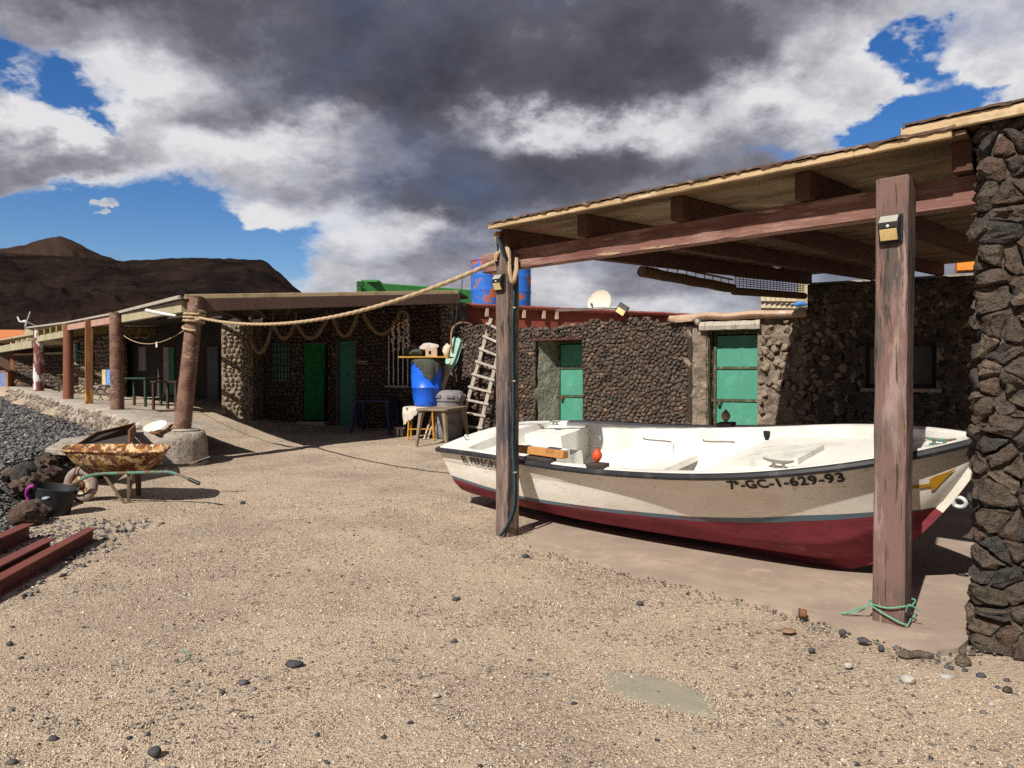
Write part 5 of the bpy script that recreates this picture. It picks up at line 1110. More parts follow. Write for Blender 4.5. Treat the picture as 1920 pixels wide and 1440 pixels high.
# furniture deep in the porch
def simple_table(name, c, w, d, h, m_, label, leg=.05, rz=0, cat='table'):
    t_ = empty(name, c, label, cat); ca, sa = math.cos(rz), math.sin(rz); A = Vector((ca, sa, 0)); B = Vector((-sa, ca, 0)); c = Vector(c)
    obj('table_top', MB().box(c + UP * (h - .02), A, B, UP, w, d, .04), m_, t_, bevel=.008)
    for i in (-1, 1):
        for j in (-1, 1): obj('leg', MB().bar(c + A * i * (w / 2 - leg) + B * j * (d / 2 - leg), c + A * i * (w / 2 - leg) + B * j * (d / 2 - leg) + UP * (h - .041), leg, leg, up=A), m_, t_)
    return t_
def ongr(x, y, Y): p = PY(x, y, Y); return Vector((p.x, p.y, gz(p.x, p.y)))
simple_table('wooden_table', ongr(262, 745, 18.0), .95, .6, .72, plain('dark green table', (.02, .05, .035)), 'dark green wooden table in the shade between the rope-wound posts', rz=-.3)
simple_table('wooden_table', ongr(322, 760, 17.0), .7, .6, .70, plain('dark brown table', (.045, .03, .02)), 'dark brown table behind the nearest rope-wound post', rz=-.2)
simple_table('wooden_table', ongr(132, 735, 25), .75, .5, .70, CREAM, 'pale table behind the round brown post on the terrace', rz=-.5)
q = ongr(188, 735, 20.5); t = empty('folding_chair', q, 'folding chair with yellow and blue back behind the yellow stained post', 'chair'); A = Vector((.9, -.42, 0)); B = Vector((.42, .9, 0))
obj('seat', MB().box(q + UP * .42, A, B, UP, .42, .38, .03), plain('grey chair seat', (.3, .3, .28)), t)
for s_, m_ in ((-1, plain('cream slat', (.55, .42, .24))), (1, plain('blue slat', (.12, .3, .7)))): obj('backrest', MB().box(q + A * .1 * s_ + B * .2 + UP * .68, A, B, UP, .17, .03, .44), m_, t)
for i in (-1, 1):
    for j in (-1, 1): obj('leg', MB().tube([q + A * .19 * i + B * .22 * j, q + A * .19 * i - B * .12 * j + UP * .42], .014, 6), STEEL, t)

# ---- terrace kerb
kb = empty('terrace_kerb', POST[1][0], 'concrete kerb with a rough stone face under the porch posts, along the gravel', 'kerb')
kp = [POST[0][0] + Vector((-.1, .35, 0)), POST[0][0].lerp(POST[1][0], .5), POST[1][0], POST[2][0], POST[3][0], POST[4][0], POST[5][0], POST[5][0] + Vector((-12, 10, .3))]
rows = []; face = []
fine = []
for a, b in zip(kp[:-1], kp[1:]):
    n_ = max(2, int((b - a).length / .5))
    for k in range(n_): fine.append(a.lerp(b, k / n_))
fine.append(kp[-1])
for i, p in enumerate(fine):
    d = (fine[min(i + 1, len(fine) - 1)] - fine[max(i - 1, 0)]); d.z = 0; d.normalize(); l_ = Vector((-d.y, d.x, 0)); j = .06 * noise.noise(Vector((i * .7, 0, 0)))
    rows.append([p - l_ * .8 - UP * .06, p - l_ * .3 + UP * .004, p + l_ * (.30 + j) + UP * .0, p + l_ * (.36 + j) - UP * .05, p + l_ * (.50 + j) - UP * .25, p + l_ * (.62 + j) - UP * .7])
obj('kerb_body', MB().grid(rows), CONC, kb, smooth=True, sharp=50)
pts = []; sz = []
for i, p in enumerate(fine[:-1]):
    d = (fine[i + 1] - p); d2 = d.copy(); d2.z = 0; d2.normalize(); l_ = Vector((-d2.y, d2.x, 0))
    for k in range(26 if i < 26 else 10):
        f_ = random.random(); q = p + d * random.random() + l_ * (.36 + .20 * f_) - UP * (.06 + .36 * f_); pts.append(q); sz.append(random.uniform(.03, .085))
scatter('face_stone', pts, sz, PALEL, parent=kb, ico=True, flat=.8)
# floor of the terrace: the pale band where the posts stand is the kerb top; plinth under the first post
pb = POST[0][0]; t = empty('concrete_plinth', Vector((pb.x, pb.y, 0)), 'rounded rough concrete plinth under the nearest rope-wound post', 'plinth')
cx_, cy_ = pb.x - .22, pb.y - .12; rows = []
for k in range(37):
    a = 2 * PI * k / 36; rx = .62 if math.cos(a) > 0 else .95; ry = .50 if math.sin(a) < 0 else .7
    rr = 1 + .03 * noise.noise(Vector((math.cos(a) * 2, math.sin(a) * 2, 0)))
    rows.append([Vector((cx_ + rx * rr * m1 * math.cos(a), cy_ + ry * rr * m1 * math.sin(a), z + .01 * noise.noise(Vector((a * 3, z * 6, 1))))) for m1, z in ((1.03, -.05), (1.02, .2), (1.0, .40), (.95, pb.z - .035), (.85, pb.z - .02), (.4, pb.z - .012), (.02, pb.z - .01))])
obj('plinth_body', MB().grid(rows), CONC, t, smooth=True, sharp=70)
obj('base_stone', MB().lathe([(.20, 0), (.22, .02), (.19, .04)], Vector((pb.x + .06, pb.y, pb.z - .02)), 12), CONC, t)

# ---- gravel bank with its rough stones
def bank_z(x, y):
    d = bank_edge(y) - x; return gz(0, 0) + .46 * ss((y - 6.9) / 1.1) * ss((d + .1) / .35) + .03 + .12 * ss((y - 14) / 12) + .03 * fbm(x, y, 1.1) - .20 * ss((y - 11.5) / 2.5) * ss((1.7 - d) / 1.2)
b = sheet('gravel_bank', [-60, -45, -36, -30] + spaced(-26, -4, .22), spaced(4.6, 16, .22) + spaced(16.5, 44, 1.1), lambda x, y: bank_z(x, y) - .02, plain('dark gravel bed', (.085, .08, .078), .95), keep=lambda x, y: x < bank_edge(y) + .05); tag(b, kind='structure')
pts = []; sz = []
while len(pts) < 44000:
    y = 5.2 + 30 * random.random() ** 1.5; x = bank_edge(y) + .1 - (9.5 + (y - 6) * .5) * random.random() ** 1.35
    if x / y < -1.25: continue
    pts.append((x, y, bank_z(x, y) - .005)); sz.append(random.choice((.014, .018, .022, .028, .04)) * (1 + max(0, y - 11) * .07))
scatter('gravel', pts, sz, BEACH, label='grey black beach gravel heaped along the left edge', cat='gravel')
pts = []; sz = []
for _ in range(2600):                         # gravel spilling onto the sand near the steel beams
    y = random.uniform(4.6, 7.2); x = -3.2 - random.random() ** .7 * 2.4 - .12 * (y - 5) ; pts.append((x, y, .008)); sz.append(random.uniform(.008, .026))
scatter('gravel', pts, sz, BEACH, label='loose dark gravel spilling on the sand round the steel beams', cat='gravel')
def rock_mesh(r, seed, sub=2, sq=(1, 1, .8), rough=.35):
    bm = bmesh.new(); bmesh.ops.create_icosphere(bm, subdivisions=sub, radius=1); mb = MB()
    for v_ in bm.verts:
        c = v_.co; k = 1 + rough * noise.fractal(c * 1.1 + Vector((seed, 0, 0)), 1, 2, 3) + .10 * noise.noise(c * 4 + Vector((0, seed, 0)))
        mb.v.append((c.x * k * r * sq[0], c.y * k * r * sq[1], c.z * k * r * sq[2]))
    mb.f = [tuple(v_.index for v_ in f_.verts) for f_ in bm.faces]; bm.free(); return mb
def put(mb, p, rz=0, ry=0):
    M_ = Matrix.Translation(p) @ Matrix.Rotation(rz, 4, 'Z') @ Matrix.Rotation(ry, 4, 'Y'); mb.v = [tuple(M_ @ Vector(q)) for q in mb.v]; return mb
rb = empty('rubble_wall', (-5.7, 8.5, 0), 'tumbled dark lava boulders holding the gravel bank behind the wheelbarrow', 'rubble wall')
k = 0
for y in np.arange(6.9, 12.0, .155):
    for row, zr in enumerate((.08, .26, .40)):
        r_ = random.uniform(.09, .17) * (1 if row < 2 else .7); x = bank_edge(y) + .16 - .12 * row + random.uniform(-.07, .07)
        if zr > bank_z(x - .5, y) + .12: continue
        obj('boulder', put(rock_mesh(r_, k * 3.3 + .7, sub=3, rough=.55, sq=(random.uniform(.8, 1.2), random.uniform(.8, 1.2), random.uniform(.7, .95))), Vector((x, y + random.uniform(-.06, .06), zr + random.uniform(-.04, .04))), random.uniform(0, 6)), LAVA, rb, fix=False, own=True, smooth=True, sharp=45); k += 1
t = empty('metal_trough', PY(190, 835, 10.6), 'old dark sheet metal trough lying open on the gravel bank behind the wheelbarrow', 'trough')
def hull_box(mb, c8): return mb.hexa(c8)
zt_ = .47
tl, tr2, tb_ = PT(135, 843, .50), PT(253, 813, .52), PT(240, 834, .50); tu = Vector((0, 0, .24))
ta = PT(180, 813, .62); tc_ = PY(251, 796, tr2.y)
obj('side_plate', MB().prism([tl, ta, tc_, tr2], (-.02, .03, 0)), TROUGH, t)
obj('end_plate', MB().prism([tr2 + Vector((.004, -.01, 0)), tc_ + Vector((.004, -.01, 0)), tb_ + UP * .20 + Vector((.0, -.0, 0)), tb_], (.03, -.0, 0)), RUSTM, t)
obj('bottom_plate', MB().prism([tl + Vector((.03, -.02, .0)), tr2 + Vector((-.02, -.03, 0)), tb_ + Vector((-.01, 0, 0)), tl + Vector((.30, -.16, 0))], (0, 0, .02)), TROUGH, t)
obj('rim', MB().tube([tl + UP * .02, ta + UP * .01, tc_ + UP * .01], .014, 6), RUSTM, t)
thing('concrete_slab_piece', MB().prism([PT(84, 840, .52), PT(132, 843, .52), PT(178, 815, .56), PT(118, 822, .54)], (0, 0, -.09)), CONC, 'broken pale concrete slab lying on the gravel beside the trough', 'slab', bevel=.015)
q = PY(292, 802, 11.5); t = empty('enamel_dish', Vector((q.x, q.y, pb.z - .02)), 'white oval dish leaning on the plinth beside the rope-wound post', 'dish')
obj('dish_bowl', MB().lathe([(.02, .0), (.12, .008), (.17, .03), (.178, .028), (.12, .0), (.02, -.008)], Vector((q.x, q.y, pb.z + .045)), 22, axis=(-.1, -.45, .9)), DISHW, t, smooth=True)
a = PT(322, 800, pb.z + .10); thing('rusty_pipe', MB().tube(smooth_path([PT(283, 811, pb.z - .0), PT(298, 812, pb.z + .0), PT(312, 806, pb.z + .02), PT(322, 797, pb.z + .05)]), .024, 8), RUSTM, 'short curved rusty pipe lying on the plinth', 'pipe', smooth=True)

# ================================================================== WHEELBARROW AND FOREGROUND THINGS
wb = empty('wheelbarrow', PT(210, 943), 'rusty wheelbarrow with cream tray and chipped green tube frame', 'wheelbarrow')
YN, YF = 7.86, 8.46
def tray_ring(pts_near, pts_far, n=7):      # closed ring from near edge points and far edge points
    return pts_near + pts_far[::-1]
rim_n = [PY(116, 845, YN + .28), PY(130, 846, YN + .05), PY(210, 848, YN - .06), PY(290, 849, YN), PY(308, 845, YN + .12)]
rim_f = [PY(122, 838, YF + .0), PY(140, 835, YF + .1), PY(215, 834, YF + .16), PY(296, 835, YF + .1), PY(318, 838, YF - .05)]
bot_n = [PY(170, 884, YN + .30), PY(176, 886, YN + .2), PY(215, 888, YN + .16), PY(262, 887, YN + .2), PY(268, 884, YN + .3)]
bot_f = [p + Vector((0, .26, .0)) for p in bot_n]
mid_n = [a.lerp(b, .55) + Vector((0, -.05, -.01)) for a, b in zip(rim_n, bot_n)]; mid_f = [a.lerp(b, .55) + Vector((0, .04, -.01)) for a, b in zip(rim_f, bot_f)]
def dens(r_):
    out = []
    for i in range(len(r_)):
        p0, p1, p2, p3 = r_[i - 1], r_[i], r_[(i + 1) % len(r_)], r_[(i + 2) % len(r_)]
        for k in range(3):
            t_ = k / 3; out.append(.5 * ((2 * p1) + (p2 - p0) * t_ + (2 * p0 - 5 * p1 + 4 * p2 - p3) * t_ ** 2 + (3 * p1 - p0 - 3 * p2 + p3) * t_ ** 3))
    return out
rim = dens(tray_ring(rim_n, rim_f)); md = dens(tray_ring(mid_n, mid_f)); bt_ = dens(tray_ring(bot_n, bot_f)); cen = [sum(bt_, Vector()) / len(bt_)] * len(bt_)
inn = lambda r_, z: [p.lerp(sum(r_, Vector()) / len(r_), .03) + UP * z for p in r_]
obj('tray', MB().grid([cen, bt_, md, rim, [p + UP * .012 for p in rim], inn(rim, .004), inn(md, .012), inn(bt_, .012), [c + UP * .012 for c in cen]], close=True), TRAYM, wb, smooth=True, sharp=35)
obj('tray_rim', MB().tube(rim, .013, 6, closed=True), TRAYM, wb, smooth=True)
near = smooth_path([PY(126, 914, 8.02), PY(150, 901, 7.98), PY(175, 890, 7.93), PY(230, 887, 7.88), PY(300, 885, 7.82), PY(322, 886, 7.8), PY(345, 894, 7.76), PY(356, 899, 7.75)], 4)
far_ = smooth_path([PY(126, 911, 8.28), PY(160, 896, 8.3), PY(190, 881, 8.36), PY(250, 876, 8.45), PY(318, 873, 8.5), PY(348, 872, 8.52), PY(372, 865, 8.53)], 4)
obj('frame_tube', MB().tube(near, .017, 8), TUBEG, wb, smooth=True); obj('frame_tube', MB().tube(far_, .017, 8), TUBEG, wb, smooth=True)
obj('grip', MB().tube([PY(354, 898, 7.75), PY(374, 907, 7.73)], .021, 10), BLACKP, wb, smooth=True); obj('grip', MB().tube([PY(370, 865.5, 8.53), PY(395, 857, 8.55)], .021, 10), BLACKP, wb, smooth=True)
for (x0, y0, Y0), (x1, y1, Y1) in (((195, 890, 7.92), (234, 945, 7.98)), ((241, 888, 7.88), (241, 945, 8.02)), ((247, 888, 7.95), (243, 930, 8.1)), ((255, 878, 8.42), (258, 931, 8.5)), ((262, 878, 8.44), (262, 930, 8.52))):
    b = PY(x1, y1, Y1); b = Vector((b.x, b.y, max(b.z, .012))); obj('leg', MB().bar(PY(x0, y0, Y0), b, .03, .012, up=(0, 1, 0)), LEGR, wb)
obj('front_guard', MB().tube([PY(128, 914, 8.02), PY(102, 908, 8.06), PY(103, 905, 8.26), PY(128, 911, 8.28)], .016, 8), LEGR, wb, smooth=True); obj('strut', MB().tube([PY(147, 866, 8.1), PY(132, 905, 8.06)], .008, 6), RUSTM, wb)
wc = PY(152, 908, 8.15); wc.z = .205; ax = Vector((.10, .99, 0)).normalized()
wl = obj('wheel', MB().lathe([(.06, -.02), (.06, .02), (.05, .03), (.03, .04), (.03, -.04), (.05, -.03)], wc, 20, axis=ax), RUSTM, wb, smooth=True)
prof = [(.155 + .05 * math.cos(a) * 1.0, .042 * math.sin(a)) for a in np.linspace(0, 2 * PI, 15)]
obj('tyre', MB().lathe(prof, wc, 36, axis=ax, cap=False), TYRE, wl, smooth=True, sharp=80); obj('rim', MB().lathe([(.128, -.03), (.118, -.022), (.10, -.008), (.05, -.012), (.05, .012), (.10, .008), (.118, .022), (.128, .03)], wc, 28, axis=ax, cap=False), RIM, wl, smooth=True)
obj('axle', MB().tube([wc - ax * .16, wc + ax * .16], .012, 8), RUSTM, wl)
# bucket
bc = PT(104, 967); t = empty('rubber_bucket', bc, 'black rubber bucket with a magenta handle by the boulders', 'bucket')
rows = []
for z, r_ in ((0, .125), (.006, .13), (.15, .165), (.285, .20), (.30, .205), (.305, .195), (.15, .158), (.02, .12), (.018, .01)):
    rows.append([bc + Vector((r_ * (1 + .05 * math.cos(2 * a + .6) * z / .3) * math.cos(a), r_ * math.sin(a) * .95, z - .05 * (z / .3) * math.cos(a) * .6 + (.006 * math.sin(3 * a) if z > .2 else 0))) for a in np.linspace(0, 2 * PI, 33)[:-1]])
mb = MB().grid(rows, close=True); mb.f.append(tuple(range(31, -1, -1))); obj('bucket_body', mb, BUCKET, t, smooth=True, sharp=50)
obj('handle', MB().tube(smooth_path([bc + Vector((-.198, -.10, .17)), bc + Vector((-.212, -.12, .23)), bc + Vector((-.19, -.15, .29)), bc + Vector((-.14, -.18, .33)), bc + Vector((-.09, -.19, .345))]), .018, 8), PINK, t, smooth=True)
obj('handle', MB().tube(smooth_path([bc + Vector((.20, .02, .22)), bc + Vector((.225, .03, .27)), bc + Vector((.21, .08, .30))]), .012, 8), BUCKET, t, smooth=True)
pts = []
for a, z in ((-1.72, .20), (-1.45, .205), (-1.25, .225), (-1.4, .235), (-1.65, .225)):
    r_ = .133 + .07 * z / .3 + .004; pts.append(bc + Vector((r_ * math.cos(a), r_ * math.sin(a) * .955, z)))
obj('sticker', MB().prism(pts, (0, -.002, 0)), STICKER, t)
# steel beams
def ibeam(p0, p1, h, w, label):
    d = (p1 - p0); d.z = 0; d.normalize(); sd = Vector((d.y, -d.x, 0)); tf = .012
    pr = [(-w / 2, 0), (w / 2, 0), (w / 2, tf), (.006, tf), (.006, h - tf), (w / 2, h - tf), (w / 2, h), (-w / 2, h), (-w / 2, h - tf), (-.006, h - tf), (-.006, tf), (-w / 2, tf)]
    return thing('steel_beam', MB().prism([p0 + sd * a + UP * z for a, z in pr], p1 - p0), IBEAM, label, 'steel beam', 'red steel beams on the sand')
b0 = PT(173, 1013); b1 = PT(0, 1113); d_ = (b1 - b0).normalized(); ibeam(b0, b0 + d_ * 3.2, .115, .09, 'foremost red oxide steel beam on the sand, its end nearest the bucket')
s2 = Vector((-d_.y, d_.x, 0)); s2 = s2 if s2.x < 0 else -s2
c0 = PT(93, 1042); ibeam(c0, c0 + d_ * 3.0, .145, .10, 'middle red oxide steel beam, patched with grey, between the other two'); c1 = PT(72, 1010) + s2 * .08; ibeam(c1, c1 + d_ * 3.0, .14, .10, 'rearmost red oxide steel beam against the gravel')

# ---- rope from the left post to the porch post, and the winding
r0 = sl(LPa + .03, LB - .015, 2.50); r1 = POST[0][0].lerp(POST[0][1], .0); ctr = lambda z: POST[0][0].lerp(POST[0][1], (z - POST[0][0].z) / (POST[0][1].z - POST[0][0].z))
zt1 = HCAM + (697 - 597) / F * POST[0][1].y
rp = empty('hemp_rope', ctr(zt1), 'long pale hemp rope slung from the shelter post to the porch post', 'rope')
knot = ctr(zt1) + Vector((.13, -.12, 0)); pts = []
for k in range(41):
    t_ = k / 40; p = r0.lerp(knot, t_); p.z -= 4 * .30 * t_ * (1 - t_) * (1 - .12 * (t_ - .5)); pts.append(p)
def twisted(mb, pts, r_, n=10, tw=34.0):
    pts = [Vector(p) for p in pts]; rows = []; L_ = 0
    fine_ = []
    for a, b in zip(pts[:-1], pts[1:]):
        m_ = max(1, int((b - a).length / (r_ * .9))); fine_ += [a.lerp(b, k / m_) for k in range(m_)]
    fine_.append(pts[-1]); ref = Vector((0, 0, 1))
    for i, p in enumerate(fine_):
        t_ = (fine_[min(i + 1, len(fine_) - 1)] - fine_[max(i - 1, 0)]).normalized(); sd = t_.cross(ref)
        if sd.length < .05: sd = t_.cross(Vector((1, 0, 0)))
        sd.normalize(); u_ = sd.cross(t_)
        if i: L_ += (p - fine_[i - 1]).length
        rows.append([p + (sd * math.cos(a) + u_ * math.sin(a)) * r_ * (1 + .16 * math.cos(3 * (a - L_ / (r_ * 3.2)))) for a in [2 * PI * k / n for k in range(n)]])
    return mb.grid(rows, close=True)
obj('rope_span', twisted(MB(), pts, .021), ROPEM, rp, smooth=True, sharp=80)
hang = [sl(LPa + .03, LB - .02, 2.50), sl(LPa + .04, LB - .02, 2.56), sl(LPa + .08, LB + .05, 2.625), sl(LPa + .13, LB + .02, 2.62), sl(LPa + .175, LB + .0, 2.52), sl(LPa + .185, LB - .0, 2.38), sl(LPa + .20, LB + .02, 2.30), sl(LPa + .215, LB + .05, 2.40), sl(LPa + .19, LB + .08, 2.52)]
obj('rope_loop', twisted(MB(), smooth_path(hang), .02), ROPEM, rp, smooth=True, sharp=80)
coil = []
for k in range(97):
    a = -.9 + 2 * PI * k / 24; z = zt1 + .11 - .055 * k / 24 - (.10 * ss((k - 80) / 16)); c = ctr(z); coil.append(c + Vector((.155 * math.cos(a), .155 * math.sin(a), 0)))
obj('rope_winding', twisted(MB(), coil, .02), ROPEM, rp, smooth=True, sharp=80)
kn = [knot + Vector((.045 * math.cos(a) * math.cos(2 * a), .04 * math.sin(3 * a), .06 * math.sin(a))) for a in np.linspace(0, 2 * PI, 25)]
obj('rope_knot', twisted(MB(), kn, .022), ROPEM, rp, smooth=True, sharp=80)
q = PY(275, 582, POST[0][1].y + .3); thing('white_pipe', MB().tube([q, PY(302, 588, POST[0][1].y), PY(330, 592, POST[0][1].y - .05)], [.03, .03, .02], 10), WHITEP, 'short white pipe sticking out from the roof beside the rope winding', 'pipe', smooth=True)
p0, p1 = ctr(zt1 - .2) + Vector((-.15, 0, 0)), POST[1][0].lerp(POST[1][1], .78) + Vector((.16, 0, 0)); pts = []
for k in range(17): t_ = k / 16; p = p0.lerp(p1, t_); p.z -= 4 * .20 * t_ * (1 - t_); pts.append(p)
t = empty('washing_line', p0, 'thin sagging washing line with a white peg between the two rope-wound posts', 'washing line'); obj('line', MB().tube(pts, .008, 5), ROPEM, t); obj('peg', MB().box(pts[6] - UP * .03, (1, 0, 0), (0, 1, 0), UP, .03, .02, .10), WHITEP, t)

# ---- swags of old hawser under the porch
sw = [((472, 640), (494, 657), (511, 607)), ((513, 606), (533, 634), (553, 606)), ((556, 605), (584, 634), (613, 597)), ((623, 590), (643, 629), (672, 584)), ((680, 584), (716, 626), (746, 596))]
names = ['first', 'second', 'third', 'fourth', 'fifth']
for k, (a, m_, b) in enumerate(sw):
    Y_ = 15.9 - .12 * k; A_, M_, B_ = PY(a[0], a[1], Y_), PY(m_[0], m_[1], Y_), PY(b[0], b[1], Y_); pts = []
    for i in range(13):
        t_ = i / 12; s_ = (M_.x - A_.x) / (B_.x - A_.x); p = A_ * ((1 - t_) ** 2) + B_ * t_ ** 2; c_ = (M_ - A_ * ((1 - s_) ** 2) - B_ * s_ ** 2) / (2 * s_ * (1 - s_)); p += c_ * 2 * t_ * (1 - t_); pts.append(p)
    t = empty('rope_swag', M_, '%s swag of thick old rope from the left, hung under the porch roof' % names[k], 'rope', 'swags of old rope under the porch')
    obj('hawser', twisted(MB(), pts, .045, 10), OLDROPE, t, smooth=True, sharp=80)
    obj('hanging_cord', MB().tube([pts[-1], Vector((pts[-1].x, pts[-1].y, 2.86))], .012, 5), OLDROPE, t); obj('hanging_cord', MB().tube([pts[0], Vector((pts[0].x, pts[0].y, 2.84))], .012, 5), OLDROPE, t)
pts = [PY(x, y, 15.3) for x, y in ((744, 600), (750, 586), (757, 583), (763, 590), (765, 604), (766, 640), (772, 648), (782, 652))]
t = empty('rope_swag', pts[3], 'loop of old rope hooked above the barred window, trailing behind the blue drum', 'rope'); obj('hawser', twisted(MB(), smooth_path(pts), .04), OLDROPE, t, smooth=True, sharp=80); obj('hanging_cord', MB().tube([pts[2], Vector((pts[2].x, pts[2].y, 2.95))], .012, 5), OLDROPE, t)
for k, (x, y0, y1) in enumerate(((737, 612, 660), (748, 606, 658), (757, 602, 664), (765, 600, 665))):
    a = PY(x, y0, 15.15); b = PY(x + 1, y1, 15.15); t = empty('shell_string', a, '%s string of bleached shells hanging before the barred window' % ['leftmost', 'second', 'third', 'rightmost'][k], 'shell string', 'strings of shells at the barred window')
    obj('cord', MB().tube([a + UP * .12, b], .006, 5), ROPEM, t); n_ = 18; mb = MB()
    for i in range(n_):
        p = a.lerp(b, i / n_); m2 = put(rock_mesh(random.uniform(.022, .036), i + k * 31, 1, (1, 1, .8), .3), p + Vector((random.uniform(-.03, .03), random.uniform(-.02, .02), 0))); mb.add(m2.v, m2.f)
    obj('shells', mb, SHELL, t, smooth=True)['kind'] = 'stuff'
sp = PY(680, 681, 15.95); t = empty('wall_shelf', sp, 'tiny wooden wall shelf with pale shells beside the teal door', 'shelf'); obj('shelf_board', MB().box(sp, FC.d, FC.n, UP, .30, .12, .03), plain('shelf wood', (.22, .10, .04)), t); obj('side_panel', MB().box(sp - FC.d * .14 + UP * .05, FC.d, FC.n, UP, .02, .12, .1), plain('shelf wood2', (.22, .10, .04)), t)
for k in range(4): obj('shell', put(rock_mesh(.03, k, 1), sp + FC.d * (-.1 + .07 * k) + UP * .04), SHELL, t, smooth=True)

# ---- plastic tables
def plastic_table(c, A, B, w, d, h, m_, label):
    t_ = empty('plastic_table', c, label, 'table'); c = Vector(c); ring = []
    for sx, sy in ((1, 1), (-1, 1), (-1, -1), (1, -1)):
        a0 = math.atan2(sy, sx)
        for k in range(-2, 3):
            a = a0 + k * R(18); ring.append((sx * (w / 2 - .09) + .09 * math.cos(a), sy * (d / 2 - .09) + .09 * math.sin(a)))
    up_ = lambda z, k=1.0: [c + A * (x * k) + B * (y * k) + UP * z for x, y in ring]
    mb = MB().grid([up_(h - .045, .985), up_(h - .035), up_(h - .008), up_(h, .985), up_(h - .004, .93), up_(h - .004, .4)], close=True); n_ = len(ring); mb.f.append(tuple(len(mb.v) - n_ + k for k in range(n_))); mb.f.append(tuple(range(n_ - 1, -1, -1)))
    obj('table_top', mb, m_, t_, smooth=True, sharp=40)
    for sx in (-1, 1):
        for sy in (-1, 1):
            tp = c + A * sx * (w / 2 - .10) + B * sy * (d / 2 - .10) + UP * (h - .04); bt = c + A * sx * (w / 2 - .02) + B * sy * (d / 2 - .03)
            rows = []
            for k in range(5):
                p = tp.lerp(bt, k / 4); r_ = .065 - .03 * (k / 4) ** .6; rows.append([p + A * r_ + B * r_ * .3, p + B * r_, p - A * r_ * .9 + B * r_ * .2, p - A * r_ * .6 - B * r_ * .7, p + A * r_ * .5 - B * r_ * .8])
            mb = MB().grid(rows, close=True); mb.f += [(4, 3, 2, 1, 0), (20, 21, 22, 23, 24)]; obj('leg', mb, m_, t_, smooth=True, sharp=60)
    return t_
tA = Vector((.96, -.28, 0)).normalized(); tB = Vector((.28, .96, 0)).normalized(); c = Vector((-1.36, 14.0, 0)); c.z = gz(c.x, c.y)
plastic_table(c, tA, tB, .66, 1.25, .71, TABLEB, 'taupe plastic garden table in front of the drums')
c = Vector((-3.02, 15.75, 0)); c.z = gz(c.x, c.y); plastic_table(c, Vector((.97, -.2, 0)).normalized(), Vector((.2, .97, 0)).normalized(), .94, .7, .72, TABLEN, 'navy blue plastic table in the porch shade by the teal door')
q = plastic = simple_table('stone_block', ongr(750, 815, 15.0), .22, .2, .2, CONC, 'small dark block beside the navy table', leg=.08, cat='block')

# ---- the drums, oars, stool and ladder
def rib(r_, h, ribs, lip=.012):
    prof = [(.02, 0), (r_ * .9, 0), (r_ * .97, .02), (r_ * .985, .05)]
    for z in np.linspace(.06, h - .06, 30):
        b_ = sum(math.exp(-((z - q_ * h) / .018) ** 2) for q_ in ribs); bulge = math.sin(PI * z / h) * .015; prof.append((r_ * .985 + bulge + lip * b_, z))
    return prof + [(r_ * .97, h - .03), (r_ * .9, h), (r_ * .86, h + .004), (r_ * .84, h - .02), (.02, h - .02)]
sb = PG(781, 828); sb = Vector((-1.86, 14.60, gz(-1.9, 14.6))); st = empty('yellow_stool', sb, 'orange yellow tube stool under the blue drum', 'stool')
sh_ = .66
for i, (dx, dy) in enumerate(((-.22, -.2), (.24, -.2), (.24, .2), (-.22, .2))): obj('leg', MB().tube([sb + Vector((dx * 1.15, dy * 1.15, 0)), sb + Vector((dx, dy, sh_ - .03))], .018, 8), YELL, st, smooth=True)
for z in (.22,):
    for a, b in (((-.23, -.22), (.25, -.22)), ((.25, -.22), (.25, .22)), ((-.23, .22), (-.23, -.22))): obj('rung', MB().tube([sb + Vector((a[0], a[1], z)), sb + Vector((b[0], b[1], z))], .013, 6), YELL, st, smooth=True)
obj('seat', MB().box(sb + UP * (sh_ - .015), (1, 0, 0), (0, 1, 0), UP, .58, .5, .03), plain('stool seat', (.25, .2, .14)), st)
bd = sb + Vector((.10, .02, sh_ + .02)); t = empty('blue_drum', bd, 'bright blue plastic drum standing on the yellow stool', 'drum')
prof = [(.02, 0), (.225, 0), (.25, .03), (.272, .12), (.302, .37), (.313, .38), (.303, .39), (.315, .60), (.313, .80), (.303, .92), (.29, .945), (.276, .95), (.02, .95)]
obj('drum_body', MB().lathe(prof, bd, 32), BLUEDRUM, t, smooth=True, sharp=50); obj('drum_ring', MB().lathe([(.316, .70), (.322, .71), (.316, .72)], bd, 32, cap=False), BLUEDRUM, t, smooth=True)
# drape under the drum
def drape(c, rx, ry, z, hang, seed, m_, name, label, cat, a0=0, a1=2 * PI):
    rows = []
    for k in range(49):
        a = a0 + (a1 - a0) * k / 48; am = a0 + (a1 - a0) * .45; f_ = max(0, 1 - abs(a - am) / ((a1 - a0) * .34)); hh = hang * (.22 + .9 * f_ + .28 * noise.noise(Vector((a * 5, seed, 0))) + .16 * noise.noise(Vector((a * 17, seed, 3)))); hh = max(.02, hh); rr = 1 + .07 * abs(math.sin(4.5 * a + seed)) + .05 * noise.noise(Vector((a * 9, seed, 7)))
        rows.append([c + Vector((rx * .2 * math.cos(a), ry * .2 * math.sin(a), z)), c + Vector((rx * .9 * math.cos(a), ry * .9 * math.sin(a), z)), c + Vector((rx * rr * math.cos(a), ry * rr * math.sin(a), z - .015)), c + Vector((rx * (rr + .05) * math.cos(a), ry * (rr + .05) * math.sin(a), z - hh * .5)), c + Vector((rx * (rr + .02) * math.cos(a), ry * (rr + .02) * math.sin(a), z - hh))])
    return thing(name, MB().grid(rows), m_, label, cat, smooth=True, sharp=80)
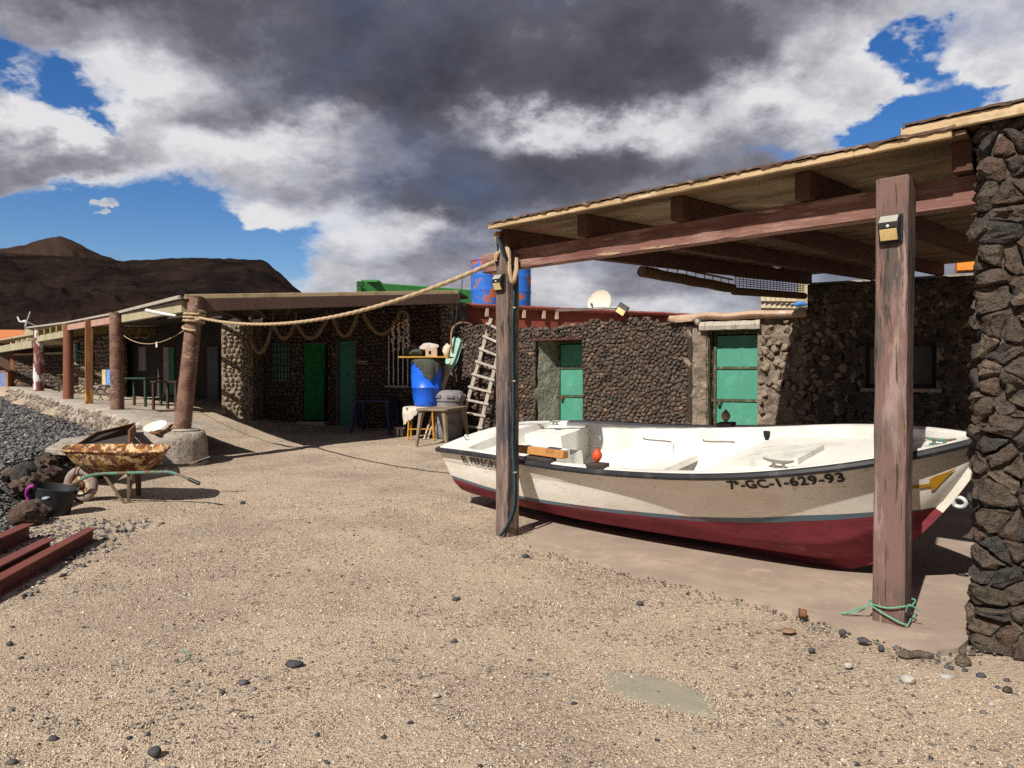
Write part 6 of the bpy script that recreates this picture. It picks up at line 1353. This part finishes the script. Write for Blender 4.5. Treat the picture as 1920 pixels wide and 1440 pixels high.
drape(Vector((sb.x, sb.y, sb.z)), .36, .31, sh_ + .012, .30, 4.2, CLOTHW, 'pale_cloth', 'pale ragged cloth hanging over the yellow stool', 'cloth', a0=PI * .75, a1=PI * 1.75)
tb = bd + UP * .955
drape(Vector((bd.x, bd.y, tb.z)), .325, .325, .012, .40, 1.1, CLOTHG, 'grey_cloth', 'dark grey cloth hanging over the rim of the blue drum', 'cloth', a0=PI * 1.2, a1=PI * 2.1)
mb = MB().box(tb + UP * .045, (1, -.1, 0), (.1, 1, 0), (0, -.06, 1), 1.02, .62, .03); thing('yellow_board', mb, YELW, 'thin yellow board laid on top of the blue drum', 'board', bevel=.004)
t2 = tb + UP * .062
def blob_thing(name, p, r_, sq, seed, m_, label, cat, rough=.35, rz=0): return thing(name, put(rock_mesh(r_, seed, 2, sq, rough), p, rz), m_, label, cat, smooth=True, fix=False)
blob_thing('folded_sacking', t2 + Vector((-.28, .1, .09)), .20, (1.0, .7, .45), 3, CLOTHG, 'dark heap of sacking on the yellow board', 'sacking')
blob_thing('driftwood_piece', t2 + Vector((.04, .06, .20)), .20, (1.1, .5, .42), 9, plain('pale bleached bone', (.46, .40, .35), .8), 'large pale bleached fragment on top of the yellow board', 'driftwood', rz=-.3)
blob_thing('driftwood_piece', t2 + Vector((.42, .0, .12)), .15, (.55, .6, 1.0), 14, SHELL, 'knobbly pale root at the right end of the yellow board', 'driftwood')
p = t2 + Vector((.12, -.14, .075)); t = empty('hollow_brick', p - UP * .075, 'small pale hollow brick on the yellow board', 'brick'); mb = MB()
for z0, z1, a0, a1 in ((-.075, -.035, -.115, .115), (.035, .075, -.115, .115), (-.0345, .0345, -.115, -.05), (-.0345, .0345, .0, .115)): mb.hexa([p + Vector((a0, -.06, z0)), p + Vector((a1, -.06, z0)), p + Vector((a1, .06, z0)), p + Vector((a0, .06, z0)), p + Vector((a0, -.06, z1)), p + Vector((a1, -.06, z1)), p + Vector((a1, .06, z1)), p + Vector((a0, .06, z1))])
obj('brick_body', mb, BRICKM, t); obj('brick_hole_shade', MB().box(p + Vector((-.025, .03, 0)), (1, 0, 0), (0, 1, 0), UP, .05, .02, .069), DARKIN, t)  # the dark plug paints the shade inside the brick's opening
gd = Vector((-1.28, 14.86, gz(-1.3, 14.9))); gd = Vector((-1.32, 14.72, gz(-1.3, 14.8))); t = empty('grey_drum', gd, 'grey ribbed plastic drum with lugged lid behind the taupe table', 'drum')
prof = [(.02, 0), (.26, 0), (.285, .03), (.30, .18), (.305, .30), (.318, .32), (.305, .34), (.31, .50), (.323, .52), (.31, .54), (.315, .70), (.31, .78)]; obj('drum_body', MB().lathe(prof, gd, 30), GREYDRUM, t, smooth=True, sharp=45)
obj('lid', MB().lathe([(.335, .0), (.338, .06), (.33, .13), (.29, .19), (.22, .215), (.02, .22)], gd + UP * .775, 30), GREYDRUM, t, smooth=True, sharp=45)
for k in range(8): a = 2 * PI * k / 8 + .2; q = Vector((math.cos(a), math.sin(a), 0)); obj('lug', MB().box(gd + UP * .87 + q * .335, q, (-q.y, q.x, 0), UP, .05, .14, .07), GREYDRUM, t, bevel=.01)
drape(gd, .16, .14, .995, .05, 8.8, CLOTHW, 'pale_rag', 'small pale rag lying on the grey drum lid', 'cloth', a0=PI * .8, a1=PI * 1.6)
def oar(grip, tip, blade0, wid, label, fl):
    t_ = empty('oar', grip, label, 'oar', 'oars leaning by the drums'); d = (tip - grip).normalized(); L_ = (tip - grip).length; sd = d.cross(Vector((0, -1, .1))).normalized(); n_ = sd.cross(d)
    obj('shaft', MB().tube([grip, grip + d * L_ * .5, grip + d * L_ * (blade0 + .18)], [.020, .024, .014], 10), OARW, t_, smooth=True)
    rows = []
    for k in range(15):
        f_ = k / 14; p = grip + d * L_ * (blade0 + (1 - blade0) * f_); w_ = wid * (.35 + .65 * ss(f_ * 2.2)) * (1 if f_ < .93 else 1 - .35 * ((f_ - .93) / .07) ** 2); th = .010 * (1 - .5 * f_)
        rows.append([p - sd * w_ / 2 - n_ * .003, p - sd * w_ * .2 - n_ * th, p + sd * w_ * .2 - n_ * th, p + sd * w_ / 2 - n_ * .003, p + sd * w_ / 2 + n_ * .003, p + sd * w_ * .2 + n_ * th, p - sd * w_ * .2 + n_ * th, p - sd * w_ / 2 + n_ * .003])
    mb = MB().grid(rows, close=True); mb.f += [tuple(range(8)), tuple(112 + k for k in range(8))]; obj('blade', mb, OARP, t_, smooth=True, sharp=35); return t_
g0 = PY(795, 822, 14.45); g0.z = gz(g0.x, g0.y) + .01; g1 = PY(802, 824, 14.5); g1.z = gz(g1.x, g1.y) + .01
oar(g0, PY(857, 633, 15.25), .63, .19, 'front oar with pale turquoise blade leaning by the drums', 0); oar(g1, PY(862, 636, 15.32), .64, .19, 'rear oar with turquoise blade half hidden behind the other', 1)
thing('bamboo_cane', MB().tube([PY(826, 742, 14.6), PY(838, 700, 14.9), PY(848, 655, 15.2)], .016, 8), OARW, 'bent yellowish stick between the oars and the grey drum', 'stick', smooth=True)
la = empty('ladder', ongr(880, 820, 14.75), 'bleached grey wooden ladder leaning on the lava wall', 'ladder')
lb0, lt0 = PY(857, 823, 14.75), PY(921, 597, 14.95); lb1, lt1 = PY(894, 823, 14.55), PY(948, 610, 14.75)
lb0.z = gz(lb0.x, lb0.y); lb1.z = gz(lb1.x, lb1.y)
obj('stile', MB().bar(lb0, lt0, .075, .05, up=(0, -1, 0)), GREYWOOD, la, bevel=.008); obj('stile', MB().bar(lb1, lt1, .075, .05, up=(0, -1, 0)), GREYWOOD, la, bevel=.008)
for k in range(9):
    f_ = .10 + .105 * k; a, b = lb0.lerp(lt0, f_), lb1.lerp(lt1, f_ ); v_ = (b - a).normalized() * .07; obj('rung', MB().bar(a - v_ + Vector((0, -.045, .02)), b + v_ + Vector((0, -.045, .0)), .05, .045), GREYWOOD, la, bevel=.005)
hp = [PY(848, 660, 15.1), PY(846, 640, 15.1), PY(848, 618, 15.15), PY(858, 607, 15.2), PY(872, 605, 15.25), PY(884, 609, 15.3)]; thing('brown_hose', MB().tube(smooth_path(hp), .02, 8), plain('brown hose', (.26, .14, .07)), 'bent brown hose hooked over the wall top beside the ladder', 'hose', smooth=True)
thing('blue_string', MB().tube([PY(858, 560, 15.0), PY(855, 600, 15.05), PY(850, 632, 15.2)], .010, 6), CABLE, 'thin blue grey cord hanging from the roof corner to the oar blades', 'cord')

# ================================================================== ROOFTOP THINGS
rr = empty('red_roof', PY(1000, 600, 17.5), 'brick red painted roof parapet behind the lava wall', 'roof parapet'); RA, RB_ = PY(858, 570, 16.4), PY(1318, 601, 19.4); RB_.z = RA.z - .02
obj('parapet_wall', MB().hexa([Vector((RA.x, RA.y, 1.8)), Vector((RB_.x, RB_.y, 1.8)), Vector((RB_.x, RB_.y + 5, 1.8)), Vector((RA.x, RA.y + 5, 1.8)), RA - UP * .06, RB_ - UP * .06, RB_ - UP * .06 + Vector((0, 5, 0)), RA - UP * .06 + Vector((0, 5, 0))]), REDROOF, rr)
rows = []
for k in range(46):
    p = RA.lerp(RB_, k / 45) + Vector((.01, -.02, 0)); j = .02 * noise.noise(Vector((k * .6, 0, 0))); rows.append([p + Vector((.05, -.10, -.075 + j)), p + Vector((.04, -.13, -.02 + j)), p + Vector((0, -.06, .025 + j)), p + Vector((-.05, .4, .02)), p + Vector((-.05, .4, -.05))])
obj('roof_edge', MB().grid(rows, close=True), REDROOF, rr)
for k in (.10, .235, .31, .36): p = RA.lerp(RB_, k); obj('bracket', MB().box(p + Vector((.02, -.10, -.17)), (1, .5, 0), (-.5, 1, 0), UP, .07, .06, .20), BRICKM, rr)
def drum2(x, y, Y_, label, seed):
    p = PY(x, y, Y_); p.z = RA.z + .0; t_ = empty('rusty_blue_drum', p, label, 'drum', 'rusting blue drums on the red roof'); prof = [(.02, 0), (.345, 0), (.36, .02)] + [(.362 + .014 * math.sin(PI * z / 1.15) + (.012 if abs(z - .4) < .02 or abs(z - .76) < .02 else 0), z) for z in np.linspace(.04, 1.11, 28)] + [(.36, 1.13), (.36, 1.16), (.33, 1.16), (.02, 1.14)]
    obj('drum_body', MB().lathe(prof, p, 30), RUSTBLUE, t_, smooth=True, sharp=45); obj('drum_hoop', MB().lathe([(.372, 1.10), (.38, 1.12), (.372, 1.14)], p, 30, cap=False), RUSTBLUE, t_, smooth=True)
drum2(912, 570, 17.3, 'rusting blue drum on the red roof, left of the shelter post', 1); drum2(967, 575, 17.6, 'rusting blue drum on the red roof, right of the shelter post', 2)
gb = empty('green_container', PY(770, 560, 26), 'long green painted rooftop container with a raised lid end', 'container'); a, b = PY(668, 575, 25), PY(886, 575, 27.6); zt0 = PY(668, 527, 25).z
obj('container_body', MB().hexa([Vector((a.x, a.y, 3)), Vector((b.x, b.y, 3)), Vector((b.x, b.y + 3, 3)), Vector((a.x, a.y + 3, 3)), Vector((a.x, a.y, zt0)), Vector((b.x, b.y, zt0)), Vector((b.x, b.y + 3, zt0)), Vector((a.x, a.y + 3, zt0))]), GREENB, gb, bevel=.03)
q = PY(693, 525, 25.2); obj('lid', MB().box(Vector((q.x, q.y + .5, zt0 + .03)), (1, 0, 0), (0, 1, 0), UP, .62, 1.0, .10), GREENB, gb, bevel=.02); q = PY(676, 532, 24.9); obj('hatch', MB().box(q, (1, 0, 0), (0, 1, 0), UP, .22, .15, .16), GREENB2, gb)
obj('lower_body', MB().hexa([Vector((a.x + .3, a.y + .3, 2.2)), Vector((b.x, b.y, 2.2)), Vector((b.x, b.y + 2.6, 2.2)), Vector((a.x + .3, a.y + 2.9, 2.2)), Vector((a.x + .3, a.y + .3, 2.99)), Vector((b.x, b.y, 2.99)), Vector((b.x, b.y + 2.6, 2.99)), Vector((a.x + .3, a.y + 2.9, 2.99))]), GREENB2, gb)
thing('antenna_wire', MB().tube([PY(865, 550, 20), PY(867, 524, 20)], .012, 5), BLACKP, 'thin dark aerial wire standing on the roof beside the drums', 'aerial')
dc = PY(1125, 568, 18.2); t = empty('satellite_dish', PY(1125, 590, 18.2), 'cream satellite dish with rusty edge on the roof', 'satellite dish'); axd = Vector((-.55, -.75, .25)).normalized()
dpro = [(.01, .0), (.10, .008), (.20, .03), (.30, .075), (.335, .10), (.338, .092), (.30, .06), (.20, .015), (.10, -.006), (.01, -.014)]
obj('reflector', MB().lathe(dpro, dc - axd * .05, 30, axis=axd), DISHM, t, smooth=True, sharp=50); obj('feed_arm', MB().tube([dc - UP * .33, dc - UP * .22 + axd * .42], .014, 6), STEEL, t); obj('receiver', MB().tube([dc - UP * .22 + axd * .40, dc - UP * .16 + axd * .47], .03, 8), GREYP, t); obj('mast', MB().tube([dc - axd * .08, dc - axd * .08 - UP * .75], .03, 8), RUSTM, t)
t = empty('flood_light', PY(1170, 592, 13.1), 'small black flood light on the lava wall top', 'flood light'); c = PY(1168, 578, 13.0)
obj('lamp_head', MB().box(c, (.7, -.3, -.5), (.3, .9, 0), (.5, 0, .8), .20, .09, .15), BLACKP, t, bevel=.01); obj('lamp_glass', MB().box(c + Vector((-.05, -.045, -.06)), (.7, -.3, -.5), (.3, .9, 0), (.5, 0, .8), .16, .02, .10), LAMPC, t); obj('bracket', MB().tube([c + Vector((.02, .02, -.03)), PY(1180, 590, 13.0), PY(1185, 593, 13.0)], .012, 6), BLACKP, t); obj('bracket', MB().tube([PY(1155, 579, 13.3), PY(1155, 592, 13.3)], .012, 6), BLACKP, t)
thing('white_awning', MB().hexa([PY(1044, 582, 15.5), PY(1158, 577, 13.4), PY(1158, 577, 13.4) + Vector((.1, .25, .0)), PY(1044, 582, 15.5) + Vector((.1, .25, .0)), PY(1040, 580, 15.5), PY(1158, 574.5, 13.4), PY(1158, 574.5, 13.4) + Vector((.1, .25, .02)), PY(1040, 580, 15.5) + Vector((.1, .25, .02))]), WHITEP, 'thin white strip of sheet on the wall top in front of the dish', 'sheet')
cb = empty('slatted_crate', PY(1470, 585, 12.6), 'cream slatted timber crate behind the rough hut roof', 'crate')
for k in range(9): q = PY(1431 + 9.5 * k, 572, 12.6); obj('slat', MB().box(q, (1, -.5, 0), (.5, 1, 0), UP, .075, .02, .30 + .02 * (k % 3)), CREAM, cb)
for y in (566, 579): obj('rail', MB().bar(PY(1427, y, 12.58), PY(1512, y + 1, 12.54), .02, .03), DKWOOD, cb)
t = thing('cream_boards', MB().hexa([PY(1497, 575, 12.2), PY(1516, 575, 12.2), PY(1516, 575, 12.2) + Vector((.1, .3, 0)), PY(1497, 575, 12.2) + Vector((.1, .3, 0)), PY(1499, 527, 12.2), PY(1518, 523, 12.2), PY(1518, 523, 12.2) + Vector((.1, .3, 0)), PY(1499, 527, 12.2) + Vector((.1, .3, 0))]), CREAM, 'upright cream boards at the corner of the shaded house', 'boards')
blob_thing('blue_tarp', PY(1500, 570, 12.0), .10, (1.2, .6, .45), 5, TARP, 'crumpled scrap of blue tarp beside the slatted crate', 'tarp')
oc_ = empty('orange_crate', PY(1812, 505, 10.6), 'orange plastic crate on the shaded house roof by the stone wall', 'crate'); q = PY(1814, 497, 10.7); ob_ = obj('crate_body', MB().box(q, (1, -.5, 0), (.5, 1, 0), UP, .30, .3, .20), ORANGE, oc_, bevel=.01)
for k in range(4): obj('crate_rib', MB().box(q + Vector((-.12 + .08 * k, -.15 - .04 * k + .06, 0)), (1, -.5, 0), (.5, 1, 0), UP, .015, .02, .20), ORANGE, oc_)
thing('wall_bulb', MB().lathe([(.02, -.06), (.045, -.03), (.05, .0), (.04, .04), (.02, .05)], PY(1308, 603, 12.25), 14), GREYP, 'small grey bulkhead bulb at the corner above the second green door', 'lamp', smooth=True)

# ================================================================== LOOSE STONES AND GRAINS
def pebble(x, y, wpx, hpx, m_, label, sd=1, z=None):
    p = PT(x, y + hpx * .3); Y_ = p.y; w_ = wpx / F * Y_ / 2; flat = min(.9, max(.3, hpx / wpx * 1.0)); s_ = SLABZ if z is None else z
    return thing('stone', put(rock_mesh(w_, x * .37 + y, 2, (1, .8, flat), .22), p + UP * (s_ + w_ * flat * .55), random.uniform(-.4, .4)), m_, label, 'stone', smooth=True, sharp=50, fix=False)
for a in ((552, 1246, 34, 13, DPEB, 'flat oval dark grey pebble alone on the open sand'), (457, 1282, 19, 13, DPEB, 'round dark pebble left of the flat oval pebble'), (417, 1299, 11, 8, DPEB, 'small black pebble furthest left beside the round dark pebble'),
          (290, 1411, 27, 20, DPEB, 'angular dark stone near the bottom left of the sand'), (100, 1386, 17, 12, DPEB, 'dark stone at the lower left, left of the angular stone'), (22, 1430, 20, 10, DPEB, 'dark flat stone in the bottom left corner'), (18, 1208, 12, 10, DPEB, 'small black stone below the steel beams'),
          (985, 1043, 15, 8, DPEB, 'small grey pebble at the corner of the concrete floor below the left post'), (1200, 1132, 14, 9, DPEB, 'dark pebble below the long edge of the concrete floor'), (852, 1203, 12, 8, DPEB, 'small dark stone in the middle of the sand'), (855, 1124, 16, 8, DPEB, 'dark clump of grit in the upper middle of the sand'),
          (1522, 1220, 14, 10, DPEB, 'black chip below the brown flake by the concrete edge'), (1580, 1192, 15, 12, DPEB, 'dark lump on the concrete edge left of the right post'), (1618, 1206, 22, 9, DPEB, 'pair of dark flat chips on the concrete edge near the right post'), (1652, 1217, 12, 11, DPEB, 'black chip just left of the broken concrete corner'),
          (1805, 1240, 31, 25, LAVA, 'largest round lava stone lying at the foot of the stone wall'), (1806, 1223, 16, 13, LAVA, 'smaller lava stone behind the largest one at the wall foot'), (1823, 1225, 13, 11, LAVA, 'lava stone touching the foot of the right stone wall'), (1783, 1254, 13, 9, DPEB, 'dark pebble left of the largest lava stone'), (1809, 1258, 11, 9, DPEB, 'dark pebble below the largest lava stone'),
          (1839, 1268, 17, 10, DPEB, 'dark flat stone right of the largest lava stone'), (1889, 1295, 17, 15, LAVA, 'black rough stone near the right edge'), (1888, 1277, 13, 9, DPEB, 'dark pebble above the black rough stone at right'), (1871, 1290, 10, 7, DPEB, 'tiny black stone left of the black rough stone at right'),
          (1702, 1275, 31, 20, GPEB, 'pale grey flat stone on the sand before the right post'), (1591, 1249, 17, 12, GPEB, 'small pale pebble left of the pale flat stone'), (1775, 1270, 26, 10, GPEB, 'long pale grey sliver right of the pale flat stone'), (818, 1305, 15, 7, GPEB, 'pale beige pebble low in the middle of the sand'), (1859, 1322, 12, 10, GPEB, 'pale pebble near the right edge below the dark stones'),
          (1478, 1184, 30, 8, BPEB, 'flat brown flake lying on the sand at the concrete edge'), (455, 943, 10, 9, DPEB, 'small dark stone on the sand right of the wheelbarrow')):
    pebble(*a, z=(.02 if a[1] < 1215 and a[0] > 1500 else .004))
for k, (x, y, w_) in enumerate(((1700, 1227, 34), (1722, 1226, 30), (1738, 1229, 22))): pebble(x, y, w_, 15, LAVA, ['dark rubble lump under the broken concrete edge, left one', 'dark rubble lump under the broken concrete edge, middle one', 'dark rubble lump under the broken concrete edge, right one'][k], z=.0)
q = PT(1505, 1158, SLABZ); t = empty('rusty_can', q, 'small rusty can end lying on the concrete floor', 'can'); axc = Vector((.9, -.4, 0)).normalized(); obj('can_body', MB().lathe([(.024, -.022), (.026, -.02), (.026, .015), (.022, .017), (.022, .022), (.018, .024)], q + UP * .025, 16, axis=axc), RUSTM, t, smooth=True)
obj('can_rim', MB().lathe([(.027, -.024), (.029, -.02), (.027, -.014)], q + UP * .025, 16, axis=axc, cap=False), TROUGH, t)
t_ = PT(343, 1235); thing('green_string', MB().tube(smooth_path([PT(340, 1222) + UP * .008, PT(352, 1228) + UP * .012, PT(354, 1236) + UP * .012, PT(340, 1246) + UP * .008]), .003, 5), TWINE, 'scrap of greenish string on the sand in the left foreground', 'string')

# grains of coarse sand near the camera, and scattered pebbles further out
def slab_in(x, y): return (Vector((x, y, 0)) - slab_pts[0]).dot(Vector((e1.y, -e1.x, 0))) > 0
ed = [(p.x, p.y) for p in slab_pts]
def off_slab(x, y): return x < ed[0][0] + .05 or y < np.interp(x, [q[0] for q in ed], [q[1] for q in ed]) - .02
pts = []; sz = []
N_G = 150000
yy = 2.3 + 6.2 * RNG.random(N_G) ** 1.7; xx = (RNG.random(N_G) * 1.66 - .80) * yy
for x, y in zip(xx, yy):
    if x > 2.1 and y > 3.4: continue
    if x < bank_edge(y) or not off_slab(x, y): continue
    d = noise.noise(Vector((x * .8, y * .8, 4))) + .35 * noise.noise(Vector((x * 3, y * 3, 9))) + .35 * max(0, min(1, (-x + .4) / 2.2))
    if random.random() > .50 + .8 * d: continue
    z = ground_z(x, y); r_ = random.uniform(.0026, .0056) * (1 + .10 * (y - 2.5)) * (1.9 if random.random() < .03 else 1)
    pts.append((x, y, z + r_ * .15)); sz.append(r_)
scatter('sand_grains', pts, sz, GRAIN, label='coarse loose beach sand grains over the yard', cat='sand grains')
pts = []; sz = []
for _ in range(1500):
    y = 2.4 + 9.5 * random.random() ** 1.5; x = random.uniform(-.80, .75) * y
    if (x > 2.1 and y > 3.4) or x < bank_edge(y) or not off_slab(x, y): continue
    if random.random() > (.30 + .7 * max(0, min(1, (-x + .3) / 2.5))): continue
    r_ = random.choice((.005, .006, .008, .008, .011, .014)); pts.append((x, y, ground_z(x, y) + r_ * .2)); sz.append(r_)
for _ in range(420):                         # grit washed against the concrete edge
    a = random.random(); i = int(a * (len(slab_pts) - 1.001)); f_ = a * (len(slab_pts) - 1.001) - i; p = slab_pts[i].lerp(slab_pts[i + 1], f_) + Vector((random.gauss(0, .06), random.gauss(-.06, .07), 0)); r_ = random.uniform(.004, .010); pts.append((p.x, p.y, .012)); sz.append(r_)
scatter('pebbles', pts, sz, BEACH, label='small dark pebbles strewn over the sand', cat='pebbles', ico=True)
# thin wash of cement on the sand
def patch(name, cx, cy, rx, ry, rz, m_, seed):
    n_ = 90; ring = []
    for k in range(n_):
        a = 2 * PI * k / n_; rr_ = 1 + .22 * noise.noise(Vector((math.cos(a) * 1.6 + seed, math.sin(a) * 1.6, 0))) + .12 * noise.noise(Vector((math.cos(a) * 5, math.sin(a) * 5, seed))); x = rx * rr_ * math.cos(a); y = ry * rr_ * math.sin(a)
        ring.append((cx + x * math.cos(rz) - y * math.sin(rz), cy + x * math.sin(rz) + y * math.cos(rz)))
    rows = [[Vector((cx + (x - cx) * k_, cy + (y - cy) * k_, ground_z(cx + (x - cx) * k_, cy + (y - cy) * k_) + dz)) for x, y in ring] for k_, dz in ((1, -.012), (.90, -.003), (.7, .003), (.35, .0045), (.02, .005))]
    o = obj(name, MB().grid(rows, close=True), m_, None, smooth=True, sharp=80); tag(o, kind='structure'); return o
WASH = mat('dried cement wash', (.255, .232, .175), [((.31, .27, .20), dict(s=3, d=6, lo=.45, hi=.7)), ((.44, .36, .27), dict(s=70, d=3, lo=.6, hi=.72, a=.7)), ((.2, .17, .13), dict(s=12, d=5, lo=.58, hi=.75, a=.5))], rough=.95, spec=.1, bump=[dict(s=80, d=4, str=.3, dist_=.006)])
pc = PT(1235, 1300); patch('cement_patch', pc.x, pc.y, .36, .20, R(-42), WASH, 2.0)
pts = []; sz = []
for _ in range(1500):                         # sand drifted over its rim
    a = random.uniform(0, 2 * PI); k_ = random.gauss(.93, .16); x = .36 * k_ * math.cos(a); y = .20 * k_ * math.sin(a); c_, s_ = math.cos(R(-42)), math.sin(R(-42))
    px_, py_ = pc.x + x * c_ - y * s_, pc.y + x * s_ + y * c_; r_ = random.uniform(.0025, .0055); pts.append((px_, py_, ground_z(px_, py_) + .004)); sz.append(r_)
scatter('sand_grains', pts, sz, GRAIN, label='coarse sand drifted over the rim of the grey cement patch', cat='sand grains')
